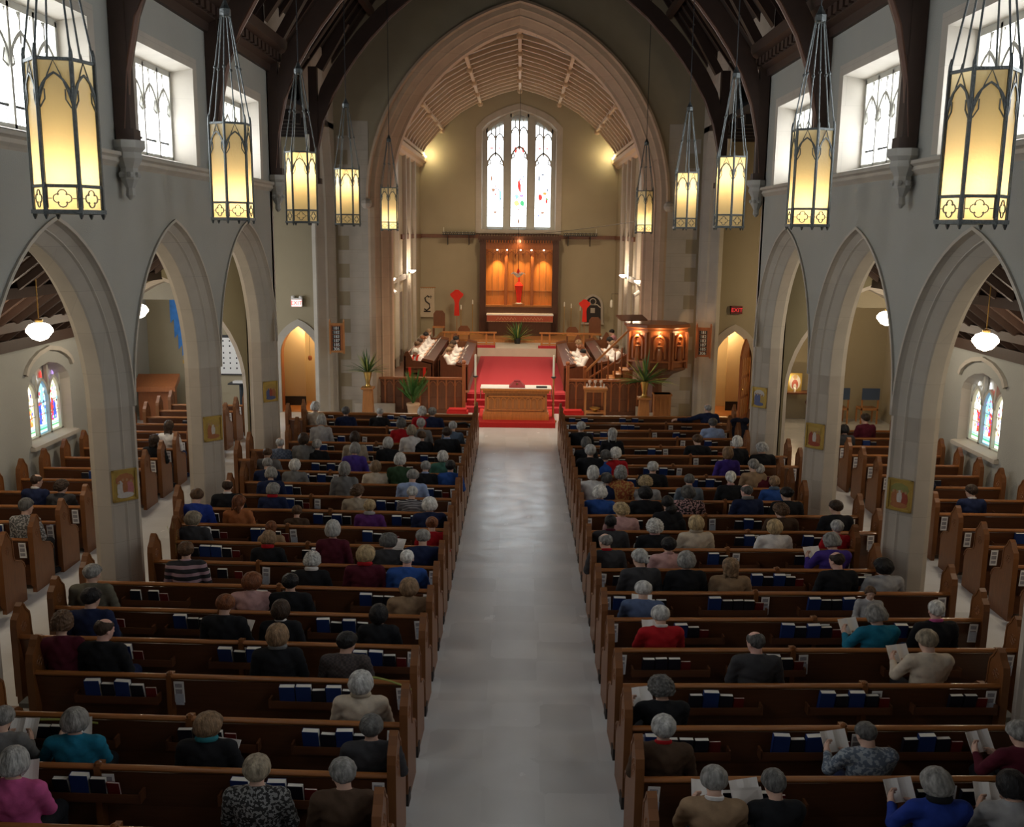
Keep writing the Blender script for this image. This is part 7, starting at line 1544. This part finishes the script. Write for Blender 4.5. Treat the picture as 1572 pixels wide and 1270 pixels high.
# open oak door on the right
r = empty('door_1', (7.24, YA + .12, 0), R(62), kind='structure')
q = MB(); q.prism([(-.95, .02), (0, .02), (0, 2.0), (-.2, 2.3), (-.48, 2.5), (-.75, 2.3), (-.95, 2.0)], -.03, .03, 'y'); ob('door_leaf', q, 'wood_red', r)
q = MB()
for k in range(4):
    for j in range(3): q.box(-.88 + k * .22, -.72 + k * .22, -.045, -.03, .15 + j * .62, .68 + j * .62)
ob('door_panels', q, 'wood_mid', r); q = MB(); q.ball((-.88, -.07, 1.0), .03, 8, 6); ob('door_handle', q, 'brass', r)
# right transept
r = empty('console_table', (8.5, YA - .5, 0), 0, 'dark side table with curved legs in the right transept', 'table')
q = MB(); q.box(-.62, .62, -.25, .25, .88, .93); ob('table_top', q, 'wood_choir', r)
for u in (-.5, .5): q = MB(); q.tube([(u, 0, .88), (u * .8, 0, .6), (u * 1.05, 0, .3), (u * .9, 0, 0)], .03, 6); ob('leg', q, 'wood_choir', r)
r = empty('standing_icon', (8.55, YA - .42, .93), 0, 'gold ground painted panel of a seated red robed figure on the side table, right transept', 'painting')
q = MB(); q.box(-.21, .21, 0, .03, 0, .55); ob('panel', q, 'gold_leaf', r)
q = {}
for mm, u, v, a_, b_, w2 in (('p_pale', 0, .27, .17, .24, .003), ('p_red', 0, .20, .10, .16, .005), ('p_pale', .0, .12, .05, .11, .007), ('p_face', 0, .42, .04, .05, .008), ('p_gold', 0, .43, .065, .065, .006)): q.setdefault(mm, MB()).add([(u + a_ * math.cos(t), -w2, v + b_ * math.sin(t)) for t in np.linspace(0, 2 * PI, 12)[:-1]], [tuple(range(11))])
allm = MB()
for j, kk in enumerate(q): allm.cur = j; allm.add(q[kk].v, q[kk].f)
ob('picture', allm, list(q), r); lamp('icon_candle', 'POINT', (8.55, YA - .75, 1.25), 3, (1, .75, .45), .03)
q = MB(); q.lathe([(.06, 0), (.2, .1), (.22, .13), (.19, .12)], 14); ob('shallow_bowl', q, 'terracotta', label='shallow pale bowl on the side table, right transept', cat='bowl', loc=(8.05, YA - .5, .93), smooth=True)
q = MB(); q.lathe([(.03, 0), (.03, .12), (.01, .13)], 8); ob('votive_candle', q, 'wax', label='small white candle before the painted panel, right transept', cat='candle', loc=(8.5, YA - .62, .93))
for x, nm in ((9.85, 'nearer the nave'), (10.75, 'nearer the outer wall')):
    r = empty('blue_chair', (x, YA - .8, 0), 0, 'wooden chair with a blue padded back in the right transept, ' + nm, 'chair', 'blue backed chairs')
    q = MB(); q.box(-.26, .26, -.05, 0, .75, 1.1); ob('backrest', q, mat('pad_blue_' + nm[:6], (.06, .09, .16), .8), r); q = MB(); q.box(-.26, .26, -.02, .45, .42, .48); ob('seat', q, 'wood_mid', r)
    for a_ in (-.24, .24):
        for b_ in (0, .42): q = MB(); q.box(a_ - .02, a_ + .02, b_ - .02, b_ + .02, 0, .75 if b_ == 0 else .42); ob('leg', q, 'wood_mid', r)
q = MB(); q.lathe([(.06, 0), (.08, .02), (.05, .05)], 10); o = ob('wall_boss', q, 'iron', label='small round dark fitting on the right transept wall', cat='fitting', loc=(11.38, 29.0, 1.9)); o.rotation_euler = (0, R(-90), 0)
# palm strips tied to pews
def palm_strip(B, k, u, d, lab, v=-.07, z=.80):
    p = on_pew(B, k, u, v, z); q = MB(); pts = [np.array((0, 0, 0)) + np.array(d) * t + np.array((0, 0, .04 * math.sin(PI * t))) for t in np.linspace(0, 1, 6)]
    q.loft([[a + (0, 0, .012), a + (0, -.004, 0), a - (0, 0, .012), a + (0, .004, 0)] for a in pts]); return ob('palm_strip', q, 'palm_pale', label=lab, cat='palm leaf', group='palm strips', loc=p)
palm_strip('L', 3, .02, (-.62, -.02, .16), 'yellow palm strip lying by the silver bob in the cream jacket'); palm_strip('L', 2, 3.05, (-.95, -.02, .0), 'yellow palm strip stretched along the third pew, left block')
palm_strip('L', 5, 4.15, (-.42, .0, -.1), 'palm strip near the navy blazer, left block'); palm_strip('R', 3, 4.7, (-.32, -.05, -.38), 'palm strip tucked on the outer pew end, right block', -.07, .98)
for i, (dx, dz, o_) in enumerate(((-.10, .55, 'tallest'), (-.02, .62, 'middle'), (.05, .50, 'shortest'))): palm_strip('L', 8, 4.22, (dx, 0, dz), 'upright palm strip at the ninth pew end, left block, ' + o_ + ' of three', -.05, .55)
for i, (dx, dz, o_) in enumerate(((.10, .30, 'longer'), (.16, .18, 'shorter'))): palm_strip('R', 8, .14, (dx, 0, dz), 'palm strip sticking up near the very dark head, right block, %s one' % o_, -.05, .70)
# coats left on pews
def coat(loc, lab, mm='cloth', col=(.012, .014, .03), s=(1, 1, 1)):
    S = SDF((-.3, -.25, -.75), (.3, .25, .12), .02); S.cap((-.16, 0, 0), (.16, 0, 0), .07, .07, .03); S.ell((0, .02, -.32), (.20, .09, .34), .05); S.cap((-.17, .02, -.05), (-.22, .03, -.5), .055, .045, .03)
    x, y, z = S.grid(); S.f = (S.f + .012 * np.sin(x * 30 + z * 8)).astype(np.float32)
    o = bpy.data.objects.new('folded_coat', S.mesh('folded_coat', mm)); COL.objects.link(o); o.location = loc; o.scale = s; o.color = (*col, 1); tag(o, lab, 'coat'); return o
w_ = ray(1136, 655, Y=rowY(18) + .1); coat((w_[0], w_[1], 1.12), 'dark coat draped over a pew end beside the pale blue shirt, right block')
w_ = ray(1352, 738, Y=rowY(11)); coat((7.42, w_[1], 1.22), 'long black coat hung on a pew end behind the right pier nearest the camera')
q = MB(); q.tube([(-.22, .02, .0), (-.1, -.05, .10), (.1, -.05, .12), (.24, .02, 0)], .03, 6); ob('dark_bag', q, 'black', label='black bag straps hanging on the first pew end, left block', cat='bag', loc=on_pew('L', 19, .35, -.08, .72))
